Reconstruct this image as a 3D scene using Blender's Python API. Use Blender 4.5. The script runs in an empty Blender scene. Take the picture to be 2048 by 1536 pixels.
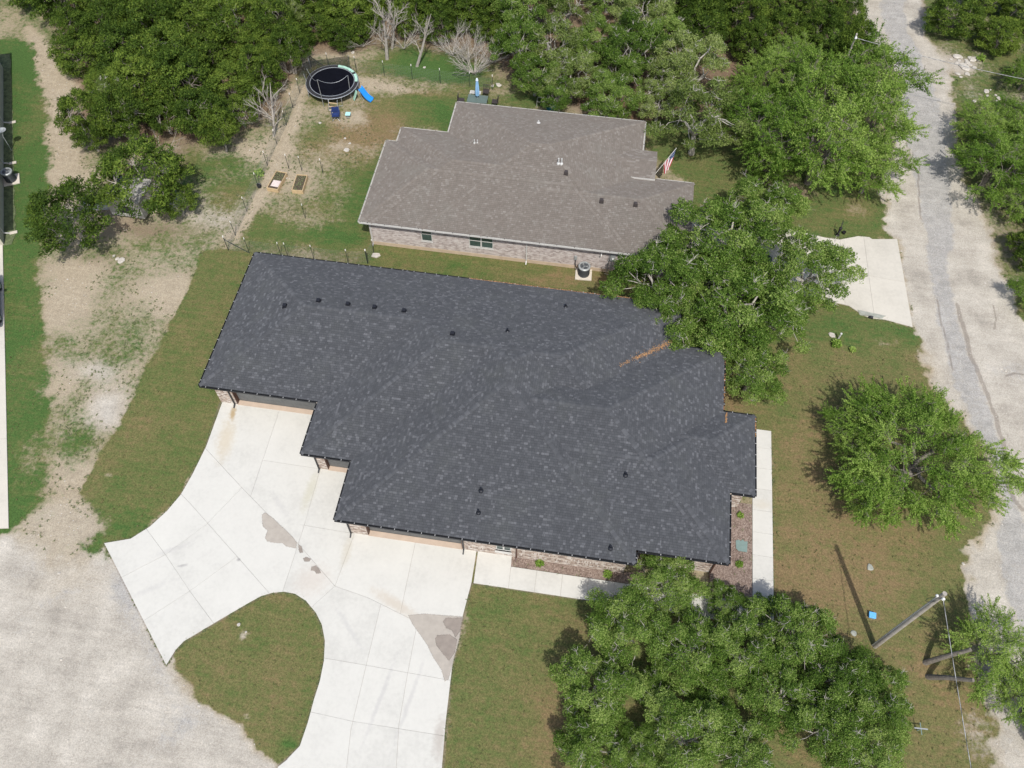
import bpy, math, random
import numpy as np
from mathutils import Vector, Matrix
from mathutils.geometry import delaunay_2d_cdt

SC = bpy.context.scene
COL = SC.collection
PI = math.pi

# ------------------------------------------------------------------ camera
# world axes follow the houses: +X along the eaves, +Y away from the street, metres
CAM_H = 46.0
FPX = 1684.05
TILT, ROLL, HEAD = 0.569135919, 0.00980848, -0.143687101
ct, st, cr, sr = math.cos(TILT), math.sin(TILT), math.cos(ROLL), math.sin(ROLL)
ch, sh = math.cos(-HEAD), math.sin(-HEAD)
Rm = Matrix(((ch, -sh, 0), (sh, ch, 0), (0, 0, 1))) @ Matrix(((1, 0, 0), (0, ct, -st), (0, st, ct))) @ Matrix(((cr, -sr, 0), (sr, cr, 0), (0, 0, 1)))
cam = bpy.data.cameras.new('drone_camera')
cam.sensor_width = 36.0
cam.lens = FPX / 2048 * 36.0
cam.clip_end = 3000
cam.clip_start = 0.5
camo = bpy.data.objects.new('drone_camera', cam)
COL.objects.link(camo)
camo.matrix_world = Matrix.Translation((0, 0, CAM_H)) @ Rm.to_4x4()
SC.camera = camo

# ------------------------------------------------------------------ light
SUNV = Vector((0.203, -0.64, 1.0)).normalized()
EL = math.asin(SUNV.z)
AZ = math.atan2(SUNV.x, SUNV.y)
world = bpy.data.worlds.new('World')
SC.world = world
world.use_nodes = True
nt = world.node_tree
nt.nodes.clear()
sky = nt.nodes.new('ShaderNodeTexSky')
sky.sky_type = 'NISHITA'
sky.sun_disc = False
sky.sun_elevation = EL
sky.sun_rotation = AZ
sky.air_density = 1.0
sky.dust_density = 2.5
sky.ozone_density = 1.0
bg = nt.nodes.new('ShaderNodeBackground')
bg.inputs['Strength'].default_value = 0.115
wo = nt.nodes.new('ShaderNodeOutputWorld')
nt.links.new(sky.outputs[0], bg.inputs[0])
nt.links.new(bg.outputs[0], wo.inputs[0])
sl = bpy.data.lights.new('sun', 'SUN')
sl.energy = 2.9
sl.angle = math.radians(0.6)
sl.color = (1.0, 0.965, 0.91)
slo = bpy.data.objects.new('sun', sl)
COL.objects.link(slo)
slo.rotation_euler = (-SUNV).to_track_quat('-Z', 'Y').to_euler()
slo.location = (0, 0, 80)
SC.view_settings.view_transform = 'Standard'
SC.view_settings.look = 'None'
SC.view_settings.exposure = 0.47
SC.view_settings.gamma = 1.0
SC.view_settings.use_curve_mapping = False
SC.cycles.max_bounces = 6
SC.cycles.transparent_max_bounces = 4


def ray(px, py):
    return Rm @ Vector((px - 1024, -(py - 768), -FPX))


def g(px, py, z=0.0):
    v = ray(px, py)
    k = (z - CAM_H) / v.z
    return (v.x * k, v.y * k)


def gy(px, py, y):
    v = ray(px, py)
    k = y / v.y
    return (v.x * k, CAM_H + v.z * k)


def gp(pts, z=0.0):
    return [g(x, y, z) for x, y in pts]


# ------------------------------------------------------------------ helpers
def tag(o, label=None, cat=None, group=None, kind=None):
    if label: o['label'] = label
    if cat: o['category'] = cat
    if group: o['group'] = group
    if kind: o['kind'] = kind
    return o


def empty(name, loc=(0, 0, 0), rz=0.0, label=None, cat=None, group=None, kind=None):
    o = bpy.data.objects.new(name, None)
    o.empty_display_size = 0.3
    COL.objects.link(o)
    o.location = loc
    o.rotation_euler = (0, 0, rz)
    return tag(o, label, cat, group, kind)


def mesh_np(name, verts, faces_n, mats, attr=None, smooth=False):
    """verts (N,3); faces_n (M,k) uniform face size"""
    me = bpy.data.meshes.new(name)
    verts = np.asarray(verts, dtype=np.float32)
    F = np.asarray(faces_n, dtype=np.int32)
    m, k = F.shape
    me.vertices.add(len(verts))
    me.vertices.foreach_set('co', verts.ravel())
    me.loops.add(m * k)
    me.loops.foreach_set('vertex_index', F.ravel())
    me.polygons.add(m)
    me.polygons.foreach_set('loop_start', np.arange(0, m * k, k, dtype=np.int32))
    me.polygons.foreach_set('loop_total', np.full(m, k, dtype=np.int32))
    if attr is not None:
        for an, dat in attr.items():
            dat = np.asarray(dat, dtype=np.float32)
            if dat.ndim == 1:
                a = me.attributes.new(an, 'FLOAT', 'POINT')
                a.data.foreach_set('value', dat)
            else:
                a = me.attributes.new(an, 'FLOAT_COLOR', 'POINT')
                a.data.foreach_set('color', dat.ravel())
    me.update(calc_edges=True)
    me.materials.append(mats)
    if smooth:
        me.polygons.foreach_set('use_smooth', np.ones(m, dtype=bool))
    return me


def link(me, name, parent=None):
    o = bpy.data.objects.new(name, me)
    COL.objects.link(o)
    if parent is not None: o.parent = parent
    return o


class MB:
    def __init__(self):
        self.v = []; self.f = []; self.a = []; self.use_a = False

    def add(self, vs, fs, a=0.5):
        n = len(self.v)
        self.v.extend(vs)
        self.f.extend([tuple(i + n for i in f) for f in fs])
        self.a.extend([a] * len(vs))
        return self

    def box(self, x0, x1, y0, y1, z0, z1, a=0.5, bottom=True):
        vs = [(x0, y0, z0), (x1, y0, z0), (x1, y1, z0), (x0, y1, z0), (x0, y0, z1), (x1, y0, z1), (x1, y1, z1), (x0, y1, z1)]
        fs = [(4, 5, 6, 7), (0, 1, 5, 4), (1, 2, 6, 5), (2, 3, 7, 6), (3, 0, 4, 7)]
        if bottom: fs.append((3, 2, 1, 0))
        return self.add(vs, fs, a)

    def obox(self, c, ux, uy, uz, a=0.5):
        """oriented box: centre and three half-axis vectors"""
        c = Vector(c); ux = Vector(ux); uy = Vector(uy); uz = Vector(uz)
        vs = []
        for sz in (-1, 1):
            for sx, sy in ((-1, -1), (1, -1), (1, 1), (-1, 1)):
                vs.append(tuple(c + ux * sx + uy * sy + uz * sz))
        return self.add(vs, [(4, 5, 6, 7), (0, 1, 5, 4), (1, 2, 6, 5), (2, 3, 7, 6), (3, 0, 4, 7), (3, 2, 1, 0)], a)

    def bar(self, p, q, w, h, up=(0, 0, 1), a=0.5):
        p = Vector(p); q = Vector(q); d = q - p; L = d.length
        if L < 1e-6: return self
        d /= L
        s = d.cross(Vector(up))
        if s.length < 1e-4: s = d.cross(Vector((1, 0, 0)))
        s.normalize(); t = s.cross(d)
        return self.obox((p + q) / 2, d * L / 2, s * w / 2, t * h / 2, a)

    def tube(self, pts, rad, n=8, caps=True, a=0.5):
        pts = [Vector(p) for p in pts]
        if not isinstance(rad, (list, tuple)): rad = [rad] * len(pts)
        vs = []; fs = []
        prev = None
        for i, p in enumerate(pts):
            d = (pts[min(i + 1, len(pts) - 1)] - pts[max(i - 1, 0)])
            if d.length < 1e-9: d = Vector((0, 0, 1))
            d.normalize()
            if prev is None:
                s = d.cross(Vector((0, 0, 1)))
                if s.length < 1e-3: s = d.cross(Vector((1, 0, 0)))
            else:
                s = prev - d * prev.dot(d)
            s.normalize(); prev = s
            t = d.cross(s)
            for k in range(n):
                an = 2 * PI * k / n
                vs.append(tuple(p + (s * math.cos(an) + t * math.sin(an)) * rad[i]))
        for i in range(len(pts) - 1):
            for k in range(n):
                a0 = i * n + k; b0 = i * n + (k + 1) % n
                fs.append((a0, b0, b0 + n, a0 + n))
        if caps:
            fs.append(tuple(range(n - 1, -1, -1)))
            fs.append(tuple((len(pts) - 1) * n + k for k in range(n)))
        return self.add(vs, fs, a)

    def lathe(self, c, prof, n=24, a=0.5, sx=1, sy=1):
        """prof list of (r,z) ; closed top/bottom when r==0 ends not needed"""
        vs = []; fs = []
        for r, z in prof:
            for k in range(n):
                an = 2 * PI * k / n
                vs.append((c[0] + r * sx * math.cos(an), c[1] + r * sy * math.sin(an), c[2] + z))
        for i in range(len(prof) - 1):
            for k in range(n):
                a0 = i * n + k; b0 = i * n + (k + 1) % n
                fs.append((a0, b0, b0 + n, a0 + n))
        fs.append(tuple(range(n - 1, -1, -1)))
        fs.append(tuple((len(prof) - 1) * n + k for k in range(n)))
        return self.add(vs, fs, a)

    def prism(self, poly, z0, z1, a=0.5):
        n = len(poly)
        ar = sum(poly[i][0] * poly[(i + 1) % n][1] - poly[(i + 1) % n][0] * poly[i][1] for i in range(n))
        if ar < 0: poly = poly[::-1]
        vs = [(p[0], p[1], z0) for p in poly] + [(p[0], p[1], z1) for p in poly]
        fs = [tuple(range(n - 1, -1, -1)), tuple(range(n, 2 * n))] + [(i, (i + 1) % n, (i + 1) % n + n, i + n) for i in range(n)]
        return self.add(vs, fs, a)

    def build(self, name, mat, parent=None, world=False, smooth=False, bevel=0):
        me = bpy.data.meshes.new(name)
        vs = self.v
        if world and parent is not None:
            L = parent.location
            p = parent
            while p.parent is not None:
                p = p.parent; L = L + p.location
            vs = [(x - L.x, y - L.y, z - L.z) for x, y, z in vs]
        me.from_pydata(vs, [], self.f)
        if self.use_a:
            at = me.attributes.new('v', 'FLOAT', 'POINT')
            at.data.foreach_set('value', np.array(self.a, dtype=np.float32))
        me.materials.append(mat)
        if smooth: me.polygons.foreach_set('use_smooth', [True] * len(me.polygons))
        me.update()
        o = link(me, name, parent)
        if bevel:
            b = o.modifiers.new('bevel', 'BEVEL'); b.width = bevel; b.segments = 2; b.limit_method = 'ANGLE'
        return o


# ------------------------------------------------------------------ materials
def newmat(name):
    m = bpy.data.materials.new(name)
    m.use_nodes = True
    t = m.node_tree
    b = t.nodes['Principled BSDF']
    return m, t, b


def N(t, ty, **k):
    n = t.nodes.new(ty)
    for a, v in k.items():
        if a in n.inputs.keys(): n.inputs[a].default_value = v
        else: setattr(n, a, v)
    return n


def noise(t, scale, detail=4, rough=0.6, vec=None, dist=0.0):
    n = t.nodes.new('ShaderNodeTexNoise')
    n.inputs['Scale'].default_value = scale
    n.inputs['Detail'].default_value = detail
    n.inputs['Roughness'].default_value = rough
    n.inputs['Distortion'].default_value = dist
    if vec is not None: t.links.new(vec, n.inputs['Vector'])
    return n.outputs['Fac']


def mth(t, op, a, b=None, c=None, clamp=False):
    n = t.nodes.new('ShaderNodeMath'); n.operation = op; n.use_clamp = clamp
    for i, x in enumerate((a, b, c)):
        if x is None: continue
        if isinstance(x, (int, float)): n.inputs[i].default_value = x
        else: t.links.new(x, n.inputs[i])
    return n.outputs[0]


def mixc(t, fac, a, b, mode='MIX'):
    n = t.nodes.new('ShaderNodeMix'); n.data_type = 'RGBA'; n.blend_type = mode
    for i, x in ((0, fac), (6, a), (7, b)):
        if isinstance(x, (int, float)): n.inputs[i].default_value = x
        elif isinstance(x, tuple): n.inputs[i].default_value = (x[0], x[1], x[2], 1)
        else: t.links.new(x, n.inputs[i])
    return n.outputs[2]


def ramp(t, fac, stops, interp='LINEAR'):
    n = t.nodes.new('ShaderNodeValToRGB')
    n.color_ramp.interpolation = interp
    e = n.color_ramp.elements
    while len(e) > 1: e.remove(e[-1])
    e[0].position = stops[0][0]; e[0].color = (*stops[0][1], 1)
    for p, c in stops[1:]:
        x = e.new(p); x.color = (*c, 1)
    t.links.new(fac, n.inputs[0])
    return n.outputs[0]


def maprange(t, v, a, b, c=0.0, d=1.0, smooth=False):
    n = t.nodes.new('ShaderNodeMapRange')
    if smooth: n.interpolation_type = 'SMOOTHSTEP'
    t.links.new(v, n.inputs[0])
    for i, x in zip((1, 2, 3, 4), (a, b, c, d)): n.inputs[i].default_value = x
    return n.outputs[0]


def bump(t, b, h, strength=0.3, dist=0.02):
    n = t.nodes.new('ShaderNodeBump')
    n.inputs['Strength'].default_value = strength
    n.inputs['Distance'].default_value = dist
    t.links.new(h, n.inputs['Height'])
    t.links.new(n.outputs[0], b.inputs['Normal'])


def simple(name, col, rough=0.6, var=0.12, scale=3.0, metal=0.0, spec=0.4, bs=0.0, fine=40):
    m, t, b = newmat(name)
    tc = t.nodes.new('ShaderNodeTexCoord')
    n1 = noise(t, scale, 4, 0.6, tc.outputs['Object'])
    n2 = noise(t, fine, 3, 0.6, tc.outputs['Object'])
    f = mth(t, 'ADD', mth(t, 'MULTIPLY', n1, 0.6), mth(t, 'MULTIPLY', n2, 0.4))
    c0 = tuple(x * (1 - var * 1.6) for x in col); c1 = tuple(min(1, x * (1 + var * 1.6)) for x in col)
    t.links.new(ramp(t, f, [(0.3, c0), (0.7, c1)]), b.inputs['Base Color'])
    b.inputs['Roughness'].default_value = rough
    b.inputs['Metallic'].default_value = metal
    b.inputs['Specular IOR Level'].default_value = spec
    if bs: bump(t, b, n2, bs, 0.01)
    return m


def attr(t, name):
    n = t.nodes.new('ShaderNodeAttribute'); n.attribute_name = name
    return n


def pos(t):
    return t.nodes.new('ShaderNodeNewGeometry').outputs['Position']


# shingles: per tab value 'v'
def shingle_mat(name, stops, patch_col, streak):
    m, t, b = newmat(name)
    v = attr(t, 'v').outputs['Fac']
    P = pos(t)
    base = ramp(t, v, stops)
    n1 = noise(t, 0.45, 4, 0.65, P)
    n2 = noise(t, 60, 3, 0.7, P)
    n3 = noise(t, 2.5, 4, 0.7, P)
    c = mixc(t, maprange(t, n1, 0.52, 0.78, 0, streak), base, patch_col)
    k = mth(t, 'ADD', mth(t, 'MULTIPLY', n2, 0.6), mth(t, 'ADD', mth(t, 'MULTIPLY', n3, 0.36), 0.52))
    kk = t.nodes.new('ShaderNodeCombineColor')
    for i in range(3): t.links.new(k, kk.inputs[i])
    c = mixc(t, 1.0, c, kk.outputs[0], 'MULTIPLY')
    t.links.new(c, b.inputs['Base Color'])
    b.inputs['Roughness'].default_value = 0.92
    b.inputs['Diffuse Roughness'].default_value = 0.4
    b.inputs['Specular IOR Level'].default_value = 0.2
    bump(t, b, n2, 0.25, 0.004)
    return m


M = {}
M['shingle_dark'] = shingle_mat('dark_shingle', [(0.0, (0.058, 0.061, 0.067)), (0.55, (0.071, 0.075, 0.082)), (0.75, (0.083, 0.087, 0.095)), (0.9, (0.099, 0.103, 0.112)), (1.0, (0.122, 0.126, 0.136))], (0.092, 0.098, 0.094), 0.4)
M['shingle_brown'] = shingle_mat('weathered_brown_shingle', [(0.0, (0.150, 0.131, 0.113)), (0.55, (0.171, 0.151, 0.132)), (0.8, (0.188, 0.169, 0.149)), (1.0, (0.222, 0.203, 0.181))], (0.19, 0.183, 0.16), 0.45)
M['deck_dark'] = simple('roof_deck', (0.02, 0.022, 0.026), 0.9)
M['deck_brown'] = simple('roof_deck_brown', (0.075, 0.066, 0.058), 0.9)
M['black_metal'] = simple('black_gutter_paint', (0.018, 0.019, 0.022), 0.45, 0.2)
M['white_paint'] = simple('white_paint', (0.52, 0.51, 0.48), 0.5, 0.06)
M['hanger'] = simple('white_strap', (0.42, 0.42, 0.41), 0.5, 0.05)
M['brown_paint'] = simple('dark_brown_jamb', (0.075, 0.035, 0.024), 0.5, 0.2)
M['door_grey'] = simple('grey_garage_door', (0.115, 0.12, 0.12), 0.55, 0.12, 2)
M['door_white'] = simple('white_garage_door', (0.6, 0.59, 0.56), 0.5, 0.08, 2)
M['glass'] = simple('window_glass', (0.045, 0.075, 0.07), 0.12, 0.3, 1.5, 0, 0.8)
M['slab_beige'] = simple('beige_slab', (0.46, 0.365, 0.285), 0.85, 0.08, 2, fine=30)
M['foundation'] = simple('stained_foundation', (0.47, 0.37, 0.27), 0.9, 0.12, 2)
M['mortar'] = simple('mortar', (0.52, 0.48, 0.43), 0.95, 0.08)
M['mortar_light'] = simple('pale_mortar', (0.50, 0.46, 0.42), 0.95, 0.08)
M['green_slate'] = simple('green_grey_lid', (0.17, 0.24, 0.22), 0.7, 0.08, 4)
M['steel_dark'] = simple('dark_condenser_grille', (0.10, 0.11, 0.12), 0.5, 0.25, 8, 0.3)
M['steel_light'] = simple('grey_condenser_top', (0.36, 0.38, 0.38), 0.5, 0.1, 8, 0.3)
M['pad'] = simple('condenser_pad', (0.56, 0.51, 0.43), 0.9, 0.08)
M['rubber'] = simple('black_rubber', (0.02, 0.02, 0.022), 0.8, 0.3)
M['mat_black'] = simple('trampoline_mat', (0.005, 0.0055, 0.009), 0.9, 0.2, 2, 0, 0.05)
M['silver'] = simple('galvanised_steel', (0.45, 0.47, 0.49), 0.4, 0.1, 6, 0.5)
M['mint'] = simple('mint_foam_pad', (0.36, 0.58, 0.47), 0.7, 0.1, 5)
M['blue_slide'] = simple('bright_blue_plastic', (0.02, 0.24, 0.66), 0.4, 0.08, 3)
M['navy'] = simple('navy_canvas', (0.012, 0.03, 0.12), 0.85, 0.3, 8)
M['aqua'] = simple('pale_aqua_canvas', (0.38, 0.66, 0.66), 0.8, 0.1, 8)
M['umbrella'] = simple('sky_blue_canvas', (0.26, 0.47, 0.70), 0.85, 0.1, 6)
M['wood_new'] = simple('pale_pine', (0.50, 0.37, 0.21), 0.8, 0.12, 5, fine=60)
M['soil'] = simple('dark_soil', (0.085, 0.065, 0.045), 0.95, 0.6, 9, bs=0.6)
M['paper'] = simple('pinkish_board', (0.62, 0.52, 0.48), 0.8, 0.2, 14)
M['post_green'] = simple('dark_green_post', (0.03, 0.04, 0.032), 0.6, 0.2)
M['post_cap'] = simple('white_post_tip', (0.78, 0.76, 0.70), 0.6, 0.05)
M['wire'] = simple('fence_wire', (0.16, 0.19, 0.165), 0.5, 0.1)
M['pole_wood'] = simple('weathered_grey_pole', (0.34, 0.31, 0.27), 0.9, 0.25, 3, fine=25, bs=0.4)
M['cable'] = simple('pale_cable', (0.35, 0.35, 0.34), 0.6, 0.5, 2.5)
M['ceramic'] = simple('white_ceramic', (0.72, 0.72, 0.70), 0.35, 0.05)
M['blue_box'] = simple('light_blue_plastic', (0.13, 0.42, 0.75), 0.5, 0.06)
M['stone'] = simple('pale_limestone', (0.45, 0.42, 0.37), 0.95, 0.2, 4, bs=0.5)
M['stone_grey'] = simple('grey_stone', (0.30, 0.31, 0.27), 0.95, 0.2, 4, bs=0.5)
M['trailer'] = simple('dull_grey_trailer_skin', (0.36, 0.35, 0.32), 0.6, 0.15, 1.5)
M['trailer_dark'] = simple('dark_opening', (0.03, 0.03, 0.035), 0.5, 0.3)
M['siding'] = simple('cream_siding', (0.46, 0.435, 0.35), 0.8, 0.08, 1)
M['car_paint'] = simple('dark_teal_car_paint', (0.02, 0.045, 0.05), 0.25, 0.1, 2, 0.4, 0.6)
M['car_black'] = simple('black_car_paint', (0.015, 0.016, 0.02), 0.25, 0.1, 2, 0.3, 0.6)
M['car_glass'] = simple('car_glass', (0.03, 0.05, 0.06), 0.06, 0.2, 2, 0, 1.0)
M['teal'] = simple('teal_fabric', (0.015, 0.13, 0.18), 0.8, 0.2, 5)
M['litter'] = simple('orange_leaf_litter', (0.36, 0.20, 0.09), 0.95, 0.5, 14, fine=50)
M['iron'] = simple('black_cast_iron', (0.012, 0.011, 0.012), 0.6, 0.2)
M['bark'] = simple('grey_bark', (0.17, 0.15, 0.125), 0.95, 0.35, 6, bs=0.5)
M['bark_pale'] = simple('pale_dead_bark', (0.34, 0.31, 0.27), 0.95, 0.25, 6, bs=0.4)
M['bark_mid'] = simple('light_grey_bark', (0.38, 0.355, 0.315), 0.95, 0.35, 6, bs=0.5)
M['bark_dark'] = simple('brown_bark', (0.13, 0.10, 0.08), 0.95, 0.35, 6, bs=0.5)
M['flag_white'] = simple('flag_white_cloth', (0.78, 0.75, 0.76), 0.85, 0.05)
M['flag_red'] = simple('flag_red_cloth', (0.42, 0.05, 0.07), 0.85, 0.05)
M['flag_blue'] = simple('flag_blue_cloth', (0.04, 0.07, 0.16), 0.85, 0.05)
M['pipe_white'] = simple('white_pipe', (0.5, 0.5, 0.48), 0.5, 0.05)


def brick_mat(name, stops):
    m, t, b = newmat(name)
    v = attr(t, 'v').outputs['Fac']
    P = pos(t)
    c = ramp(t, v, stops)
    n2 = noise(t, 45, 3, 0.7, P)
    c = mixc(t, mth(t, 'MULTIPLY', n2, 0.5), c, (0.5, 0.46, 0.42))
    t.links.new(c, b.inputs['Base Color'])
    b.inputs['Roughness'].default_value = 0.93
    b.inputs['Specular IOR Level'].default_value = 0.2
    return m


M['brick_mixed'] = brick_mat('tumbled_mixed_brick', [(0.0, (0.12, 0.075, 0.055)), (0.3, (0.25, 0.17, 0.125)), (0.55, (0.37, 0.29, 0.23)), (0.8, (0.50, 0.45, 0.39)), (1.0, (0.57, 0.53, 0.49))])
M['brick_pale'] = brick_mat('pale_grey_pink_brick', [(0.0, (0.20, 0.16, 0.148)), (0.35, (0.36, 0.30, 0.28)), (0.7, (0.45, 0.40, 0.375)), (1.0, (0.53, 0.49, 0.46))])


def leaf_mat(name, c0, c1, c2, trans=0.35):
    m, t, b = newmat(name)
    v = attr(t, 'v').outputs['Fac']
    oi = t.nodes.new('ShaderNodeObjectInfo')
    r = oi.outputs['Random']
    vv = mth(t, 'ADD', v, mth(t, 'MULTIPLY', mth(t, 'SUBTRACT', r, 0.5), 0.42), clamp=True)
    c = ramp(t, vv, [(0.0, c0), (0.5, c1), (1.0, c2)])
    t.links.new(c, b.inputs['Base Color'])
    b.inputs['Roughness'].default_value = 0.6
    b.inputs['Specular IOR Level'].default_value = 0.12
    tr = t.nodes.new('ShaderNodeBsdfTranslucent')
    cc = mixc(t, 1.0, c, (1.25, 1.25, 0.7), 'MULTIPLY')
    t.links.new(cc, tr.inputs[0])
    mx = t.nodes.new('ShaderNodeMixShader')
    mx.inputs[0].default_value = trans
    t.links.new(b.outputs[0], mx.inputs[1])
    t.links.new(tr.outputs[0], mx.inputs[2])
    t.links.new(mx.outputs[0], t.nodes['Material Output'].inputs[0])
    return m


M['leaf_oak'] = leaf_mat('live_oak_leaf', (0.046, 0.092, 0.014), (0.122, 0.214, 0.032), (0.34, 0.43, 0.13))
M['leaf_elm'] = leaf_mat('elm_leaf', (0.064, 0.130, 0.018), (0.155, 0.262, 0.038), (0.35, 0.46, 0.12))
M['leaf_greyoak'] = leaf_mat('greyish_oak_leaf', (0.085, 0.125, 0.028), (0.17, 0.235, 0.058), (0.36, 0.42, 0.16))
M['leaf_juniper'] = leaf_mat('juniper_needles', (0.026, 0.052, 0.008), (0.075, 0.128, 0.018), (0.19, 0.26, 0.042), 0.28)
M['leaf_weed'] = leaf_mat('weed_leaf', (0.13, 0.155, 0.075), (0.18, 0.21, 0.10), (0.26, 0.28, 0.15), 0.35)


# concrete with soft stains at fixed places
def concrete_mat(name, col, stains):
    m, t, b = newmat(name)
    P = pos(t)
    oi = t.nodes.new('ShaderNodeObjectInfo')
    n1 = noise(t, 0.5, 5, 0.6, P); n2 = noise(t, 5, 4, 0.6, P); n3 = noise(t, 70, 3, 0.6, P)
    f = mth(t, 'ADD', mth(t, 'ADD', mth(t, 'MULTIPLY', n1, 0.5), mth(t, 'MULTIPLY', n2, 0.3)), mth(t, 'MULTIPLY', n3, 0.2))
    f = mth(t, 'ADD', f, mth(t, 'MULTIPLY', mth(t, 'SUBTRACT', oi.outputs['Random'], 0.5), 0.13))
    c = ramp(t, f, [(0.28, tuple(x * 0.82 for x in col)), (0.5, col), (0.68, tuple(min(1, x * 1.07) for x in col))])
    for (x, y, rx, ry, ang, sc_, amt) in stains:
        mp = t.nodes.new('ShaderNodeMapping'); mp.vector_type = 'TEXTURE'
        mp.inputs['Location'].default_value = (x, y, 0)
        mp.inputs['Rotation'].default_value = (0, 0, ang)
        mp.inputs['Scale'].default_value = (rx, ry, 40)
        t.links.new(P, mp.inputs[0])
        ln = t.nodes.new('ShaderNodeVectorMath'); ln.operation = 'LENGTH'
        t.links.new(mp.outputs[0], ln.inputs[0])
        d = mth(t, 'ADD', ln.outputs['Value'], mth(t, 'MULTIPLY', mth(t, 'SUBTRACT', n2, 0.5), 0.9))
        k = maprange(t, d, 0.15, 1.0, amt, 0.0, True)
        c = mixc(t, k, c, sc_)
    t.links.new(c, b.inputs['Base Color'])
    b.inputs['Roughness'].default_value = 0.9
    b.inputs['Specular IOR Level'].default_value = 0.25
    bump(t, b, n3, 0.15, 0.003)
    return m


def st_(px, py, rx, ry, ang, c, a):
    x, y = g(px, py)
    return (x, y, rx, ry, ang, c, a)


M['concrete'] = concrete_mat('new_white_concrete', (0.535, 0.525, 0.48), [
    st_(466, 828, 0.28, 0.8, 0.15, (0.34, 0.245, 0.12), 0.85),
    st_(452, 880, 0.8, 2.2, 0.15, (0.46, 0.38, 0.25), 0.5),
    st_(620, 985, 0.45, 1.9, -0.05, (0.44, 0.42, 0.31), 0.5),
    st_(694, 1105, 0.4, 1.4, 0.0, (0.44, 0.40, 0.31), 0.45),
    st_(625, 1160, 1.6, 1.3, 0.6, (0.48, 0.42, 0.36), 0.45),
    st_(790, 1208, 2.2, 0.5, -0.4, (0.46, 0.40, 0.32), 0.6),
    st_(345, 1100, 1.6, 0.25, 0.5, (0.42, 0.41, 0.39), 0.45),
    st_(365, 1132, 0.45, 0.12, 0.4, (0.30, 0.29, 0.28), 0.7),
    st_(478, 1120, 0.16, 0.16, 0.4, (0.27, 0.26, 0.25), 0.8),
    st_(760, 1400, 0.18, 3.2, -0.15, (0.41, 0.40, 0.385), 0.5), st_(820, 1400, 0.18, 3.2, -0.15, (0.41, 0.40, 0.385), 0.45), st_(700, 1260, 2.0, 0.22, -0.8, (0.41, 0.40, 0.385), 0.4),
    st_(880, 1480, 0.5, 1.6, 0.1, (0.36, 0.32, 0.28), 0.6), st_(560, 1010, 1.6, 0.3, -0.8, (0.42, 0.41, 0.39), 0.4), st_(300, 1180, 1.8, 0.3, 0.6, (0.42, 0.41, 0.39), 0.35),
    st_(1525, 1010, 0.9, 0.5, 0.0, (0.48, 0.43, 0.34), 0.4),
])
M['concrete_cream'] = concrete_mat('cream_concrete', (0.52, 0.49, 0.425), [])


def damp_mat(name, c0, c1):
    m, t, b = newmat(name)
    P = pos(t)
    n1 = noise(t, 3, 4, 0.6, P); n2 = noise(t, 14, 4, 0.7, P)
    t.links.new(ramp(t, n1, [(0.3, c0), (0.7, c1)]), b.inputs['Base Color'])
    b.inputs['Roughness'].default_value = 0.85
    a = mth(t, 'ADD', attr(t, 'v').outputs['Fac'], mth(t, 'MULTIPLY', mth(t, 'SUBTRACT', n2, 0.5), 1.1))
    al = maprange(t, a, 0.25, 0.8, 0.0, 0.92, True)
    t.links.new(al, b.inputs['Alpha'])
    return m


M['damp'] = damp_mat('damp_concrete', (0.36, 0.325, 0.28), (0.43, 0.39, 0.335))
M['damp_dark'] = damp_mat('wet_concrete', (0.24, 0.205, 0.175), (0.30, 0.26, 0.22))


def mulch_mat():
    m, t, b = newmat('bark_mulch')
    P = pos(t)
    n1 = noise(t, 18, 5, 0.7, P); n2 = noise(t, 1.2, 3, 0.6, P)
    vo = t.nodes.new('ShaderNodeTexVoronoi'); vo.inputs['Scale'].default_value = 16
    t.links.new(P, vo.inputs['Vector'])
    f = mth(t, 'ADD', mth(t, 'MULTIPLY', n1, 0.5), mth(t, 'ADD', mth(t, 'MULTIPLY', vo.outputs['Color'], 0.28), mth(t, 'MULTIPLY', n2, 0.22)))
    t.links.new(ramp(t, f, [(0.3, (0.075, 0.05, 0.04)), (0.5, (0.21, 0.155, 0.125)), (0.72, (0.38, 0.31, 0.265))]), b.inputs['Base Color'])
    b.inputs['Roughness'].default_value = 0.95
    bump(t, b, n1, 0.8, 0.02)
    return m


M['mulch'] = mulch_mat()


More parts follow.
